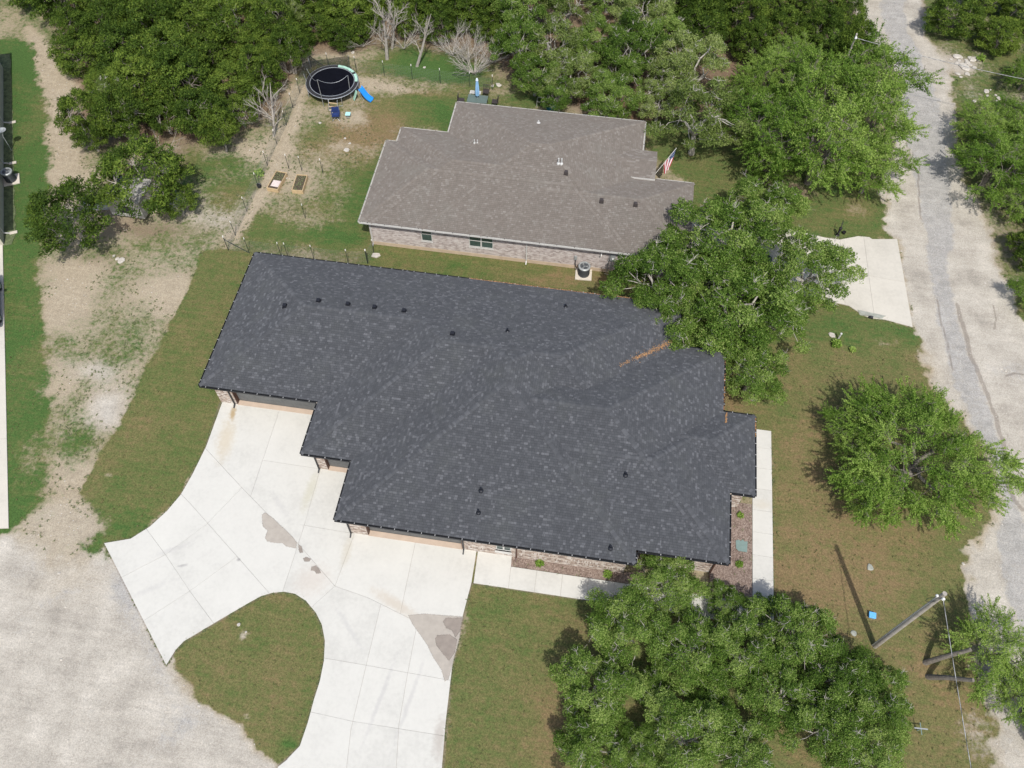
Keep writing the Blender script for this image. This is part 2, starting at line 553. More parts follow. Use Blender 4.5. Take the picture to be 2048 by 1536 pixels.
# ground: masks come from vertex attributes A1=(cover,lush,caliche) A2=(litter,asphalt,crack)
def ground_mat():
    m, t, b = newmat('ground_cover')
    P = pos(t)
    a1 = t.nodes.new('ShaderNodeSeparateColor'); t.links.new(attr(t, 'A1').outputs['Color'], a1.inputs[0])
    a2 = t.nodes.new('ShaderNodeSeparateColor'); t.links.new(attr(t, 'A2').outputs['Color'], a2.inputs[0])
    n_f = noise(t, 22, 4, 0.75, P)      # blades / pebbles
    n_m = noise(t, 3.2, 5, 0.7, P)      # tufts
    n_l = noise(t, 0.55, 4, 0.6, P)     # patches
    n_t = noise(t, 1.4, 5, 0.65, P, 0.8)
    # streaks of mowing / trampling
    mp = t.nodes.new('ShaderNodeMapping'); mp.inputs['Scale'].default_value = (0.5, 3.2, 1); mp.inputs['Rotation'].default_value = (0, 0, 0.25)
    t.links.new(P, mp.inputs[0])
    n_s = noise(t, 1.1, 4, 0.6, mp.outputs[0])
    s = mth(t, 'ADD', mth(t, 'MULTIPLY', mth(t, 'SUBTRACT', n_f, 0.5), 0.9), mth(t, 'ADD', mth(t, 'MULTIPLY', mth(t, 'SUBTRACT', n_m, 0.5), 2.0), mth(t, 'MULTIPLY', mth(t, 'SUBTRACT', n_l, 0.5), 0.9)))
    gm = maprange(t, mth(t, 'ADD', a1.outputs[0], mth(t, 'MULTIPLY', s, 0.5)), 0.27, 0.73, 0, 1, True)
    lv = mth(t, 'ADD', mth(t, 'ADD', a1.outputs[1], 0.10), mth(t, 'ADD', mth(t, 'MULTIPLY', mth(t, 'SUBTRACT', n_t, 0.5), 0.75), mth(t, 'ADD', mth(t, 'MULTIPLY', mth(t, 'SUBTRACT', n_m, 0.5), 1.0), mth(t, 'ADD', mth(t, 'MULTIPLY', mth(t, 'SUBTRACT', n_s, 0.5), 0.8), mth(t, 'MULTIPLY', mth(t, 'SUBTRACT', n_l, 0.5), 0.7)))))
    gc = ramp(t, lv, [(0.0, (0.190, 0.138, 0.070)), (0.25, (0.150, 0.132, 0.056)), (0.5, (0.118, 0.124, 0.045)), (0.75, (0.088, 0.118, 0.036)), (1.0, (0.058, 0.110, 0.028))])
    # soil
    sv = mth(t, 'ADD', mth(t, 'MULTIPLY', n_m, 0.55), mth(t, 'MULTIPLY', n_f, 0.45))
    tan = ramp(t, sv, [(0.3, (0.225, 0.183, 0.125)), (0.5, (0.335, 0.277, 0.192)), (0.7, (0.44, 0.375, 0.272))])
    cal = ramp(t, mth(t, 'ADD', mth(t, 'MULTIPLY', n_l, 0.65), mth(t, 'MULTIPLY', sv, 0.35)), [(0.34, (0.285, 0.262, 0.225)), (0.45, (0.375, 0.345, 0.295)), (0.54, (0.43, 0.398, 0.342)), (0.66, (0.505, 0.47, 0.408))])
    lit = ramp(t, sv, [(0.3, (0.075, 0.048, 0.03)), (0.5, (0.14, 0.092, 0.058)), (0.7, (0.24, 0.17, 0.115))])
    mr = t.nodes.new('ShaderNodeMapping'); mr.inputs['Rotation'].default_value = (0, 0, -0.95); mr.inputs['Scale'].default_value = (0.22, 2.6, 1)
    t.links.new(P, mr.inputs[0])
    n_r = noise(t, 1.0, 5, 0.65, mr.outputs[0], 0.6)
    n_p = noise(t, 11, 6, 0.85, P)
    gritf = mth(t, 'ADD', 1.0, mth(t, 'ADD', mth(t, 'MULTIPLY', mth(t, 'SUBTRACT', n_r, 0.5), 0.38), mth(t, 'MULTIPLY', mth(t, 'SUBTRACT', n_p, 0.5), 0.9)))
    asp = ramp(t, mth(t, 'ADD', mth(t, 'MULTIPLY', n_t, 0.5), mth(t, 'MULTIPLY', n_f, 0.5)), [(0.3, (0.225, 0.22, 0.207)), (0.5, (0.325, 0.315, 0.296)), (0.7, (0.44, 0.42, 0.39))])
    so = mixc(t, a1.outputs[2], tan, cal)
    so = mixc(t, a2.outputs[0], so, lit)
    am = maprange(t, mth(t, 'ADD', a2.outputs[1], mth(t, 'MULTIPLY', s, 0.7)), 0.3, 0.9, 0, 0.9, True)
    so = mixc(t, am, so, asp)
    gk = t.nodes.new('ShaderNodeCombineColor')
    for i in range(3): t.links.new(gritf, gk.inputs[i])
    so = mixc(t, 1.0, so, gk.outputs[0], 'MULTIPLY')
    c = mixc(t, gm, so, gc)
    ck = maprange(t, mth(t, 'ADD', a2.outputs[2], mth(t, 'MULTIPLY', mth(t, 'SUBTRACT', n_f, 0.5), 0.7)), 0.4, 0.9, 0, 0.55, True)
    c = mixc(t, ck, c, (0.17, 0.14, 0.115))
    n_g = noise(t, 9, 5, 0.8, P)
    k = mth(t, 'ADD', mth(t, 'MULTIPLY', mth(t, 'SUBTRACT', n_f, 0.5), mth(t, 'ADD', mth(t, 'MULTIPLY', gm, 1.35), 0.55)), mth(t, 'ADD', 1.0, mth(t, 'MULTIPLY', mth(t, 'SUBTRACT', n_g, 0.5), mth(t, 'ADD', mth(t, 'MULTIPLY', gm, 1.2), 0.85))))
    kk = t.nodes.new('ShaderNodeCombineColor')
    for i in range(3): t.links.new(k, kk.inputs[i])
    c = mixc(t, 1.0, c, kk.outputs[0], 'MULTIPLY')
    t.links.new(c, b.inputs['Base Color'])
    b.inputs['Roughness'].default_value = 0.95
    b.inputs['Specular IOR Level'].default_value = 0.15
    bump(t, b, mth(t, 'ADD', n_f, mth(t, 'MULTIPLY', n_m, 1.5)), 0.55, 0.04)
    return m


M['ground'] = ground_mat()
M['far'] = simple('distant_scrub', (0.13, 0.12, 0.06), 0.95, 0.5, 0.12, fine=1.5)

# ------------------------------------------------------------------ terrain
CELL = 0.14
X0, X1, Y0, Y1 = -62.0, 44.0, -4.0, 84.0
nx = int((X1 - X0) / CELL) + 1; ny = int((Y1 - Y0) / CELL) + 1
gx = X0 + np.arange(nx) * CELL; gyv = Y0 + np.arange(ny) * CELL
GX, GY = np.meshgrid(gx, gyv)


def vnoise(x, y, seed, freq):
    r = np.random.RandomState(seed)
    T = r.rand(256, 256)
    x = x * freq + 1000.3; y = y * freq + 1000.7
    xi = np.floor(x).astype(int); yi = np.floor(y).astype(int)
    fx = x - xi; fy = y - yi
    fx = fx * fx * (3 - 2 * fx); fy = fy * fy * (3 - 2 * fy)
    a = T[xi % 256, yi % 256]; b_ = T[(xi + 1) % 256, yi % 256]; c_ = T[xi % 256, (yi + 1) % 256]; d_ = T[(xi + 1) % 256, (yi + 1) % 256]
    return (a * (1 - fx) + b_ * fx) * (1 - fy) + (c_ * (1 - fx) + d_ * fx) * fy


def fbm(x, y, seed, freq, n=4):
    s = 0; am = 0.5; tot = 0
    for i in range(n):
        s = s + am * vnoise(x, y, seed + i, freq * 2 ** i); tot += am; am *= 0.55
    return s / tot


def inpoly(x, y, poly):
    ins = np.zeros(x.shape, bool)
    n = len(poly); j = n - 1
    for i in range(n):
        xi, yi = poly[i]; xj, yj = poly[j]
        if yi != yj:
            c = ((yi > y) != (yj > y)) & (x < (xj - xi) * (y - yi) / (yj - yi) + xi)
            ins ^= c
        j = i
    return ins


def dpoly(x, y, pts, closed=False):
    d = np.full(x.shape, 1e9)
    n = len(pts)
    for i in range(n if closed else n - 1):
        ax, ay = pts[i]; bx, by = pts[(i + 1) % n]
        vx, vy = bx - ax, by - ay; L = vx * vx + vy * vy + 1e-9
        t_ = np.clip(((x - ax) * vx + (y - ay) * vy) / L, 0, 1)
        d = np.minimum(d, np.hypot(x - ax - t_ * vx, y - ay - t_ * vy))
    return d


NJX = fbm(GX, GY, 11, 0.5) - 0.5; NJY = fbm(GX, GY, 21, 0.5) - 0.5
NHX = fbm(GX, GY, 61, 1.8) - 0.5; NHY = fbm(GX, GY, 66, 1.8) - 0.5
NF = fbm(GX, GY, 31, 0.35); NF2 = fbm(GX, GY, 41, 0.12)
cover = 0.5 + 0.35 * (NF - 0.5) * 2; lush = 0.35 + 0.5 * (NF2 - 0.5) * 2
cal = np.zeros_like(GX); lit = np.zeros_like(GX); asp = np.zeros_like(GX); crk = np.zeros_like(GX)
zone = np.zeros(GX.shape, int)     # 0 dirt


def sd(poly, jit, soft):
    jh = min(jit, 1.2) * 0.8
    xj = GX + NJX * jit + NHX * jh; yj = GY + NJY * jit + NHY * jh
    ins = inpoly(xj, yj, poly)
    if soft <= 0: return ins.astype(float)
    d = dpoly(xj, yj, poly, True)
    d = np.where(ins, d, -d)
    return np.clip(0.5 + d / (2 * soft), 0, 1)


def setz(poly, z, jit, soft, cov=None, lu=None, ca=None, li=None, asph=None, vary=(0, 0)):
    global cover, lush, cal, lit, asp
    w = sd(poly, jit, soft)
    if cov is not None: cover = cover * (1 - w) + w * (cov + vary[0] * (NF - 0.5) * 2)
    if lu is not None: lush = lush * (1 - w) + w * (lu + vary[1] * (NF2 - 0.5) * 2)
    if ca is not None: cal = cal * (1 - w) + w * ca
    if li is not None: lit = lit * (1 - w) + w * li
    if asph is not None: asp = asp * (1 - w) + w * asph
    if z is not None: zone[w > 0.5] = z


def blob(px, py, rx, ry, cov=0, lu=0, ca=0, li=0, asph=0, ang=0.0):
    global cover, lush, cal, lit, asp
    x, y = g(px, py)
    c_, s_ = math.cos(ang), math.sin(ang)
    dx = GX + NJX * 1.6 - x; dy = GY + NJY * 1.6 - y
    u = (dx * c_ + dy * s_) / rx; v = (-dx * s_ + dy * c_) / ry
    w = np.exp(-(u * u + v * v) * 1.2)
    cover = cover + w * cov; lush = lush + w * lu; cal = cal + w * ca; lit = lit + w * li; asp = asp + w * asph


# woodland floor
setz(gp([(-200, -200), (2300, -200), (2300, -40), (1700, 60), (1500, 230), (1300, 240), (1180, 190), (1000, 150), (930, 140), (880, 110), (760, 105), (640, 100), (590, 170), (540, 230), (430, 280), (300, 300), (170, 260), (110, 110), (80, 30), (-50, -20)]), 4, 3.0, 1.0, 0.25, 0.35, 0.05, 0.85)
blob(840, 120, 5, 2.4, 0.6, 0.5, 0, -0.7); blob(900, 150, 4, 1.6, 0.55, 0.6, 0, -0.6); blob(1000, 170, 3, 1.2, 0.1, 0, 0, 0.2)
blob(680, 110, 3, 1.2, -0.1, 0, 0.1, -0.5)
# far left patchy grass, dirt corridor, green lawn
setz(gp([(-200, -150), (90, -60), (110, 60), (85, 100), (-200, 110)]), 0, 1.5, 1.0, 0.55, 0.6, 0, 0, vary=(0.25, 0.3))
setz(gp([(60, 60), (110, 90), (150, 140), (160, 330), (200, 330), (240, 400), (230, 440), (60, 480), (70, 250), (40, 100)]), 0, 1.4, 0.6, 0.12, 0.5, 0.1, 0, vary=(0.25, 0))
setz(gp([(-400, 85), (50, 85), (72, 110), (80, 170), (92, 240), (98, 330), (95, 480), (88, 560), (95, 650), (105, 760), (108, 850), (112, 930), (70, 1035), (10, 1080), (-400, 1100)]), 1, 1.6, 0.5, 0.93, 0.84, 0, 0, vary=(0.12, 0.3))
blob(60, 260, 1.2, 5, -0.1, -0.3); blob(80, 900, 1.5, 2.5, -0.35, -0.3); blob(60, 740, 1.5, 2, -0.15, -0.25); blob(30, 130, 2, 1, 0, 0.3)
# rough field
setz(gp([(88, 450), (250, 430), (420, 300), (560, 260), (520, 350), (470, 470), (405, 515), (345, 640), (290, 745), (235, 850), (165, 985), (110, 1000), (108, 850), (95, 650), (85, 560)]), 0, 1.0, 0.5, 0.44, 0.62, 0.15, 0, vary=(0.35, 0.2))
for a in [(150, 540, 3, 1.5, -0.3), (300, 480, 3, 1.6, 0.12), (140, 600, 1.5, 2.5, -0.25), (330, 560, 2, 2, -0.2), (350, 600, 1.2, 2, -0.25), (170, 870, 1.6, 1.5, 0.2), (220, 730, 2, 2, 0.25), (250, 560, 2.5, 1.5, 0.18), (170, 960, 1.2, 1.0, -0.3), (105, 770, 1.2, 2, -0.3), (420, 390, 3, 2, 0.22), (380, 350, 2, 1.5, 0.25), (440, 330, 2.5, 1.2, 0.35), (480, 370, 2, 2, 0.3), (400, 470, 2, 1.2, 0.2)]:
    blob(a[0], a[1], a[2], a[3], a[4])
blob(205, 820, 1.4, 1.4, -0.5, 0, 0.9); blob(420, 440, 2.5, 1.5, -0.03, -0.3, 0.5); blob(190, 745, 1.6, 1, -0.3, 0, 0.7); blob(455, 400, 1.6, 2, 0, -0.3, 0.4)
blob(290, 460, 3.5, 1.0, -0.3, 0, 0, 0.6)
blob(210, 510, 1.5, 1.0, 0.2, 0, 0, 0.3)
# backyard of the brown roofed house
setz(gp([(598, 150), (660, 132), (800, 150), (990, 178), (1190, 215), (1300, 250), (1300, 330), (760, 515), (600, 515), (470, 498), (498, 430), (520, 370), (560, 285), (590, 205)]), 3, 0.8, 0.4, 0.6, 0.36, 0.1, 0, vary=(0.25, 0.3))
for a in [(850, 205, 2.6, 2.2, 0.5, 0.3), (890, 235, 1.8, 1.6, 0.5, 0.4), (780, 225, 3, 1.5, 0.3, -0.1), (720, 400, 1.2, 3, 0.3, 0.3), (760, 340, 0.8, 2.5, 0.3, 0.5), (640, 480, 4, 1.2, 0.3, 0.3), (700, 480, 3, 1.0, 0.35, 0.35), (600, 410, 2.5, 1.2, 0.1, -0.2), (690, 260, 2.5, 2, -0.05, -0.5), (740, 270, 2.5, 2, 0.2, -0.6), (650, 310, 2.5, 1.5, -0.1, -0.3), (1080, 200, 3, 0.8, 0.4, 0.4), (960, 200, 3, 0.8, 0.2, 0.1),
          (735, 170, 3.2, 0.8, -0.6, 0), (830, 180, 3, 0.5, -0.2, -0.5), (700, 235, 1.5, 1.0, -0.25, 0), (620, 240, 1.2, 1.6, -0.2, 0.1), (580, 350, 1.8, 2.0, -0.35, 0), (690, 290, 1.8, 0.6, -0.3, 0), (1230, 215, 3, 1.6, -0.6, 0), (640, 260, 1.8, 0.9, 0.15, 0.2), (520, 455, 2, 1.2, 0.25, 0.2)]:
    blob(a[0], a[1], a[2], a[3], a[4], a[5])
blob(1200, 205, 4, 1.6, -0.3, 0, 0, 1.0); blob(1290, 230, 2, 1.4, -0.3, 0, 0, 0.9)
# bare path inside the fence line
pth = gp([(608, 175), (590, 215), (575, 262), (555, 305), (540, 345), (520, 385), (500, 440), (480, 480)])
dw = np.exp(-(dpoly(GX + NJX * 3.0, GY + NJY * 2.0, pth) / 0.55) ** 2)
cover = cover - dw * 0.5
# lawn left of the black roofed house
setz(gp([(405, 500), (520, 500), (560, 560), (560, 760), (470, 800), (442, 830), (413, 895), (362, 990), (300, 1052), (262, 1080), (205, 1090), (185, 1045), (160, 990), (232, 858), (292, 742), (347, 645), (378, 575)]), 1, 0.55, 0.12, 0.98, 0.38, 0, 0, vary=(0.05, 0.3))
blob(260, 1060, 2.2, 0.8, 0, 0.3); blob(250, 870, 2, 3, -0.02, -0.2); blob(215, 955, 0.35, 0.35, -0.6)
# strip between the houses
setz(gp([(740, 470), (1330, 520), (1400, 620), (1250, 620), (900, 575), (700, 560)]), 1, 0.4, 0.15, 0.97, 0.48, 0, 0, vary=(0.08, 0.35))
blob(1235, 560, 2.5, 1.2, -0.15, -0.45, 0, 0.5); blob(1110, 560, 3, 0.5, 0, -0.35)
# gravel yard
setz(gp([(-400, 1085), (20, 1075), (100, 1078), (150, 1062), (215, 1088), (352, 1332), (352, 1345), (405, 1410), (470, 1462), (520, 1510), (560, 1530), (640, 1800), (-400, 1900)]), 2, 0.9, 0.3, 0.0, 0.5, 1.0, 0, vary=(0.05, 0))
setz(gp([(20, 1060), (110, 1010), (170, 1000), (215, 1050), (205, 1100), (150, 1130), (70, 1110)]), 0, 1.2, 0.6, 0.25, 0.6, 0.35, 0, vary=(0.25, 0))
for a in [(260, 1230, 1.2, 3.4, 0.5), (320, 1330, 0.8, 2, 0.5), (380, 1440, 1.5, 1.6, 0.5), (60, 1130, 2, 0.8, 0.45), (130, 1200, 1.5, 0.8, 0.4), (240, 1170, 1, 1.5, 0.5), (40, 1250, 2, 0.8, 0.35), (200, 1400, 1.5, 1, 0.3), (300, 1500, 2.5, .8, 0.3)]:
    blob(a[0], a[1], a[2], a[3], 0, 0, 0, 0, a[4], 0.7)
blob(130, 1165, 1.8, 1.5, 0.03, 0, -0.35); blob(195, 1085, 0.6, 0.5, 0.7, 0.2); blob(210, 1110, 0.25, 0.5, 0.5, 0.1)
# island lawn
ISL = [(352, 1300), (368, 1283), (440, 1240), (500, 1205), (522, 1193), (545, 1186), (568, 1184), (590, 1188), (612, 1202), (632, 1226), (644, 1250), (650, 1282), (648, 1322), (640, 1362), (628, 1400), (616, 1445), (600, 1492), (575, 1518), (560, 1530), (520, 1500), (495, 1470), (470, 1440), (440, 1430), (402, 1400), (385, 1360), (352, 1340)]
setz(gp(ISL), 1, 0.5, 0.15, 0.99, 0.45, 0, 0, vary=(0.04, 0.35))
blob(490, 1258, 0.4, 0.35, -0.55, 0, 0.7); blob(480, 1445, 0.2, 0.3, -0.7); blob(580, 1500, 0.5, 0.4, 0, 0.5)
# front and east lawn
setz(gp([(880, 1550), (900, 1430), (930, 1240), (943, 1160), (1500, 1230), (1545, 1190), (1542, 870), (1440, 850), (1400, 620), (1650, 560), (1720, 625), (1830, 660), (1845, 730), (1870, 780), (1960, 900), (1985, 1000), (1930, 1095), (1950, 1220), (1940, 1300), (1990, 1440), (1985, 1536), (1990, 1900), (850, 1900)]), 1, 1.0, 0.3, 0.96, 0.38, 0.2, 0, vary=(0.12, 0.3))
for a in [(1660, 1000, 4, 4, -0.25, 0.1), (1600, 1180, 3, 2.5, -0.28, 0), (1750, 1150, 3, 2, -0.22, 0), (1590, 760, 2.5, 2, -0.2, 0.05), (1700, 660, 4, 1.5, 0.35, 0), (1800, 660, 1.5, 1, 0.45, 0), (1000, 1350, 2.5, 3, -0.1, 0), (960, 1450, 1.5, 3, 0.2, 0), (1150, 1260, 3, 1.2, -0.25, 0.2), (1120, 1450, 1.5, 3, -0.3, 0.1), (980, 1220, 3, 1, 0.15, 0), (1900, 1400, 1.5, 3, -0.15, 0), (1480, 780, 1.4, 2.2, -0.4, 0.5), (1600, 880, 1.5, 2, -0.25, 0.15)]:
    blob(a[0], a[1], a[2], a[3], 0, a[4], 0, a[5])
blob(1770, 680, 0.7, 0.7, -0.35, -0.3); blob(1685, 700, 1.2, 0.6, -0.2, -0.2); blob(1830, 715, .6, 1.2, -0.3, -0.2, 0.3); blob(1840, 1315, 0.6, 0.6, -0.3, -0.3)
blob(1890, 1470, 1.0, 1.2, -0.2, -0.2, 0.3); blob(1960, 1470, 1.2, 1.6, -0.35, -0.2, 0.6)
# lawn round the front of the brown roofed house
setz(gp([(1285, 240), (1400, 230), (1560, 300), (1700, 330), (1755, 380), (1772, 440), (1790, 475), (1650, 480), (1560, 470), (1400, 480), (1380, 360), (1290, 300)]), 1, 0.8, 0.3, 0.95, 0.55, 0, 0, vary=(0.1, 0.35))
blob(1590, 380, 1.5, 1.2, -0.7, 0, 0, 0.7); blob(1710, 420, 1.2, 1.5, -0.3, -0.3); blob(1300, 290, 1.2, 2, -0.3, 0, 0, 0.7); blob(1440, 330, 1.5, 1.2, -0.25, 0, 0, 0.6)
# scrub right of the road
setz(gp([(1845, -200), (2600, -200), (2600, 900), (2060, 690), (2010, 560), (1960, 420), (1905, 300), (1905, 200), (1880, 110), (1850, 60)]), 0, 1.6, 0.7, 0.7, 0.5, 0.4, 0.1, vary=(0.45, 0.3))
blob(1920, 130, 1.6, 1.2, -0.6, 0, 0.6); blob(1960, 190, 1.6, 1.2, -0.3, 0, 0.5); blob(2020, 480, 2, 2, -0.2, 0, 0, 0.5)
# road corridor
ROAD = [(1690, -200), (1712, 20), (1745, 90), (1790, 160), (1790, 300), (1758, 385), (1772, 455), (1797, 478), (1826, 655), (1840, 720), (1880, 780), (1960, 880), (1990, 960), (1975, 1060), (1932, 1100), (1952, 1220), (1950, 1300), (1985, 1400), (1990, 1536), (1995, 1900), (2900, 1900), (2700, 1100), (2060, 660), (2005, 560), (1955, 420), (1905, 300), (1905, 200), (1885, 110), (1850, 60), (1840, -200)]
setz(gp(ROAD), 5, 1.5, 0.3, 0.03, 0.4, 0.95, 0, vary=(0.1, 0))
ASP = [(1745, -200), (1760, 30), (1790, 130), (1822, 300), (1838, 400), (1868, 600), (1888, 700), (1905, 780), (1975, 900), (2010, 1000), (1990, 1080), (2010, 1200), (2100, 1400), (2400, 1400), (2200, 1150), (2048, 1040), (2020, 960), (1990, 840), (1962, 760), (1938, 690), (1915, 620), (1900, 540), (1905, 400), (1890, 300), (1880, 200), (1850, 130), (1815, 60), (1800, -200)]
setz(gp(ASP), None, 0.7, 0.2, 0.0, None, None, None, 0.85)
for a in [(1870, 280, 1, 2.5, 0.5), (1880, 350, 1.2, 1.5, 0.5), (2030, 740, 2, 1.5, 0.6), (1900, 480, 0.8, 2, 0.3), (2000, 1450, 1.5, 2, 0.5), (1820, 90, 1, 2, 0.3)]:
    blob(a[0], a[1], a[2], a[3], 0, 0, 0, 0, a[4])
blob(1850, 740, 1.0, 1.4, 0, 0, -0.6); blob(1990, 980, 0.7, 3, 0, 0, -0.4)
for pl, w_ in (([(1915, 610), (1928, 650), (1940, 690), (1948, 720), (1962, 755), (1975, 790), (1990, 830), (1998, 860), (2004, 880), (2010, 950), (2030, 1000), (2048, 1020)], 0.10), ([(1872, 600), (1885, 650), (1897, 700), (1905, 740)], 0.06), ([(1812, 240), (1820, 300), (1818, 330)], 0.05), ([(1840, 330), (1838, 390), (1845, 440)], 0.05), ([(2010, 750), (2030, 745), (2048, 750)], .06), ([(1985, 610), (1990, 640), (1985, 660)], .05)):
    dd = dpoly(GX + NJX * 0.5, GY + NJY * 0.5, gp(pl))
    crk = np.maximum(crk, np.exp(-(dd / (w_ * 1.7)) ** 2) * 1.25)
# bare soil line along edges of the concrete
DRV = [(441, 806), (413, 893), (385, 950), (362, 990), (335, 1022), (300, 1054), (262, 1078), (209, 1087), (333, 1331)] + ISL[0:18] + [(575, 1519), (556, 1534), (540, 1620), (878, 1620), (884, 1536), (892, 1440), (905, 1330), (925, 1235), (943, 1166)]
dd = dpoly(GX + NJX * 0.15, GY, gp(DRV))
crk = np.maximum(crk, np.exp(-(dd / 0.13) ** 2) * 0.95)
for wl in ([(943, 1166), (1250, 1212), (1500, 1245)], [(1543, 863), (1547, 1240)]):
    crk = np.maximum(crk, np.exp(-(dpoly(GX, GY, gp(wl)) / 0.12) ** 2) * 0.8)

# mowing / sparse litter under trees is set above; now clip to what the surroundings of the photo need
VIS = gp([(-160, -130), (2230, -110), (2200, 1650), (-160, 1650)])
VIS = [(-60, 4), (-60, 60), (-58, 66), (-10, 80), (38, 83.5), (43.5, 83.5), (43.5, 20), (30, -3.5), (-30, -3.5), (-36, 4)]
keep = inpoly(GX[:-1, :-1] + CELL / 2, GY[:-1, :-1] + CELL / 2, VIS)
zc = zone[:-1, :-1]
A1 = np.stack([np.clip(cover, 0, 1.1), np.clip(lush, -0.1, 1.15), np.clip(cal, 0, 1), np.ones_like(cover)], -1)
A2 = np.stack([np.clip(lit, 0, 1), np.clip(asp, 0, 1), np.clip(crk, 0, 1), np.ones_like(cover)], -1)
ZH = 0.05 * (fbm(GX, GY, 77, 0.25) - 0.5)
ZH = ZH * 0.6 - 0.015
for zi, nm in ((0, 'dirt_ground'), (1, 'lawn'), (2, 'gravel_yard'), (3, 'backyard_grass'), (4, 'woodland_floor'), (5, 'road')):
    sel = keep & (zc == zi)
    ii, jj = np.nonzero(sel)
    v00 = ii * nx + jj
    F = np.stack([v00, v00 + 1, v00 + nx + 1, v00 + nx], -1)
    uq, inv = np.unique(F.ravel(), return_inverse=True)
    V = np.stack([GX.ravel()[uq], GY.ravel()[uq], ZH.ravel()[uq]], -1)
    me = mesh_np(nm, V, inv.reshape(F.shape), M['ground'], {'A1': A1.reshape(-1, 4)[uq], 'A2': A2.reshape(-1, 4)[uq]}, True)
    o = link(me, nm)
    o['kind'] = 'structure'
mb = MB()
mb.add([(-1200, -1200, -0.25), (1200, -1200, -0.25), (1200, 1200, -0.25), (-1200, 1200, -0.25)], [(0, 1, 2, 3)])
o = mb.build('surrounding_ground', M['far']); o['kind'] = 'structure'


# ------------------------------------------------------------------ concrete slabs made of panels
def ragged(poly, amp, step, seed):
    rnd = random.Random(seed); out = []
    n = len(poly)
    for i in range(n):
        a = Vector((*poly[i], 0)); b_ = Vector((*poly[(i + 1) % n], 0)); L = (b_ - a).length
        k = max(1, int(L / step))
        for j in range(k):
            p = a.lerp(b_, j / k)
            out.append((p.x + rnd.uniform(-amp, amp), p.y + rnd.uniform(-amp, amp)))
    return out


def centroid_in(poly, outline):
    x = np.array([sum(p[0] for p in poly) / len(poly)]); y = np.array([sum(p[1] for p in poly) / len(poly)])
    return bool(inpoly(x, y, outline)[0])


def inset(poly, d):
    n = len(poly)
    ar = sum(poly[i][0] * poly[(i + 1) % n][1] - poly[(i + 1) % n][0] * poly[i][1] for i in range(n))
    if ar < 0: poly = poly[::-1]
    out = []
    for i in range(n):
        p0 = Vector(poly[i - 1]); p1 = Vector(poly[i]); p2 = Vector(poly[(i + 1) % n])
        e1 = (p1 - p0); e2 = (p2 - p1)
        if e1.length < 1e-6 or e2.length < 1e-6: out.append(tuple(p1)); continue
        e1.normalize(); e2.normalize()
        n1 = Vector((-e1.y, e1.x)); n2 = Vector((-e2.y, e2.x))
        m_ = n1 + n2
        if m_.length < 1e-6: out.append(tuple(p1)); continue
        m_.normalize()
        k = d / max(0.35, m_.dot(n1))
        out.append((p1.x + m_.x * k, p1.y + m_.y * k))
    return out


def slab(name, outline, joints, top, mat, label=None, cat=None, gap=0.012, minarea=0.05):
    """outline and joints in metres; every cell of the joint pattern becomes a panel"""
    pts = [Vector(p) for p in outline]
    edges = [(i, (i + 1) % len(outline)) for i in range(len(outline))]
    for a, b_ in joints:
        pts += [Vector(a), Vector(b_)]
        edges.append((len(pts) - 2, len(pts) - 1))
    vs, es, fs, *_ = delaunay_2d_cdt(pts, edges, [], 0, 1e-4)
    # triangles -> cells joined across unconstrained edges
    con = set()
    segs = [(outline[i], outline[(i + 1) % len(outline)]) for i in range(len(outline))] + list(joints)

    def on(seg, p):
        ax, ay = seg[0]; bx, by = seg[1]; vx, vy = bx - ax, by - ay; L = math.hypot(vx, vy)
        if L < 1e-9: return False
        s = ((p[0] - ax) * vx + (p[1] - ay) * vy) / L
        d_ = abs((p[0] - ax) * vy - (p[1] - ay) * vx) / L
        return d_ < 2e-3 and -2e-3 < s < L + 2e-3
    par = list(range(len(fs)))

    def find(i):
        while par[i] != i: par[i] = par[par[i]]; i = par[i]
        return i
    em = {}
    for fi, f in enumerate(fs):
        for k in range(3):
            e = tuple(sorted((f[k], f[(k + 1) % 3])))
            em.setdefault(e, []).append(fi)
    cons = {}
    for e in em:
        a, b_ = vs[e[0]], vs[e[1]]; mid = (a + b_) / 2
        cons[e] = any(on(s, mid) and on(s, a.lerp(b_, 0.1)) and on(s, a.lerp(b_, 0.9)) for s in segs)
        if not cons[e] and len(em[e]) == 2:
            par[find(em[e][0])] = find(em[e][1])
    groups = {}
    for fi in range(len(fs)): groups.setdefault(find(fi), []).append(fi)
    base = MB(); base.prism(outline, -0.1, top - 0.03)
    root = base.build(name, M['joint'])
    root['kind'] = 'structure'
    for gi, tri in groups.items():
        bd = {}
        for fi in tri:
            f = fs[fi]
            for k in range(3):
                e = (f[k], f[(k + 1) % 3])
                if len([q for q in em[tuple(sorted(e))] if find(q) == gi]) == 1: bd[e[0]] = e[1]
        if not bd: continue
        start = next(iter(bd)); loop = [start]; cur = bd[start]
        while cur != start and cur in bd and len(loop) < 500: loop.append(cur); cur = bd[cur]
        poly = [tuple(vs[i]) for i in loop]
        if len(poly) < 3: continue
        ar = abs(sum(poly[i][0] * poly[(i + 1) % len(poly)][1] - poly[(i + 1) % len(poly)][0] * poly[i][1] for i in range(len(poly)))) / 2
        if ar < minarea: continue
        cx = [sum(tuple(vs[i])[k] for i in fs[tri[0]]) / 3 for k in (0, 1)]
        if not inpoly(np.array([cx[0]]), np.array([cx[1]]), outline)[0]: continue
        pm = MB(); q = inset(poly, gap / 2)
        dz = random.Random(gi * 7 + len(name)).uniform(-0.003, 0.003)
        pm.prism(q, 0.0, top + dz)
        pm.build('concrete_panel', mat, root)
    return root


M['joint'] = simple('joint_dirt', (0.30, 0.26, 0.21), 0.95, 0.2)


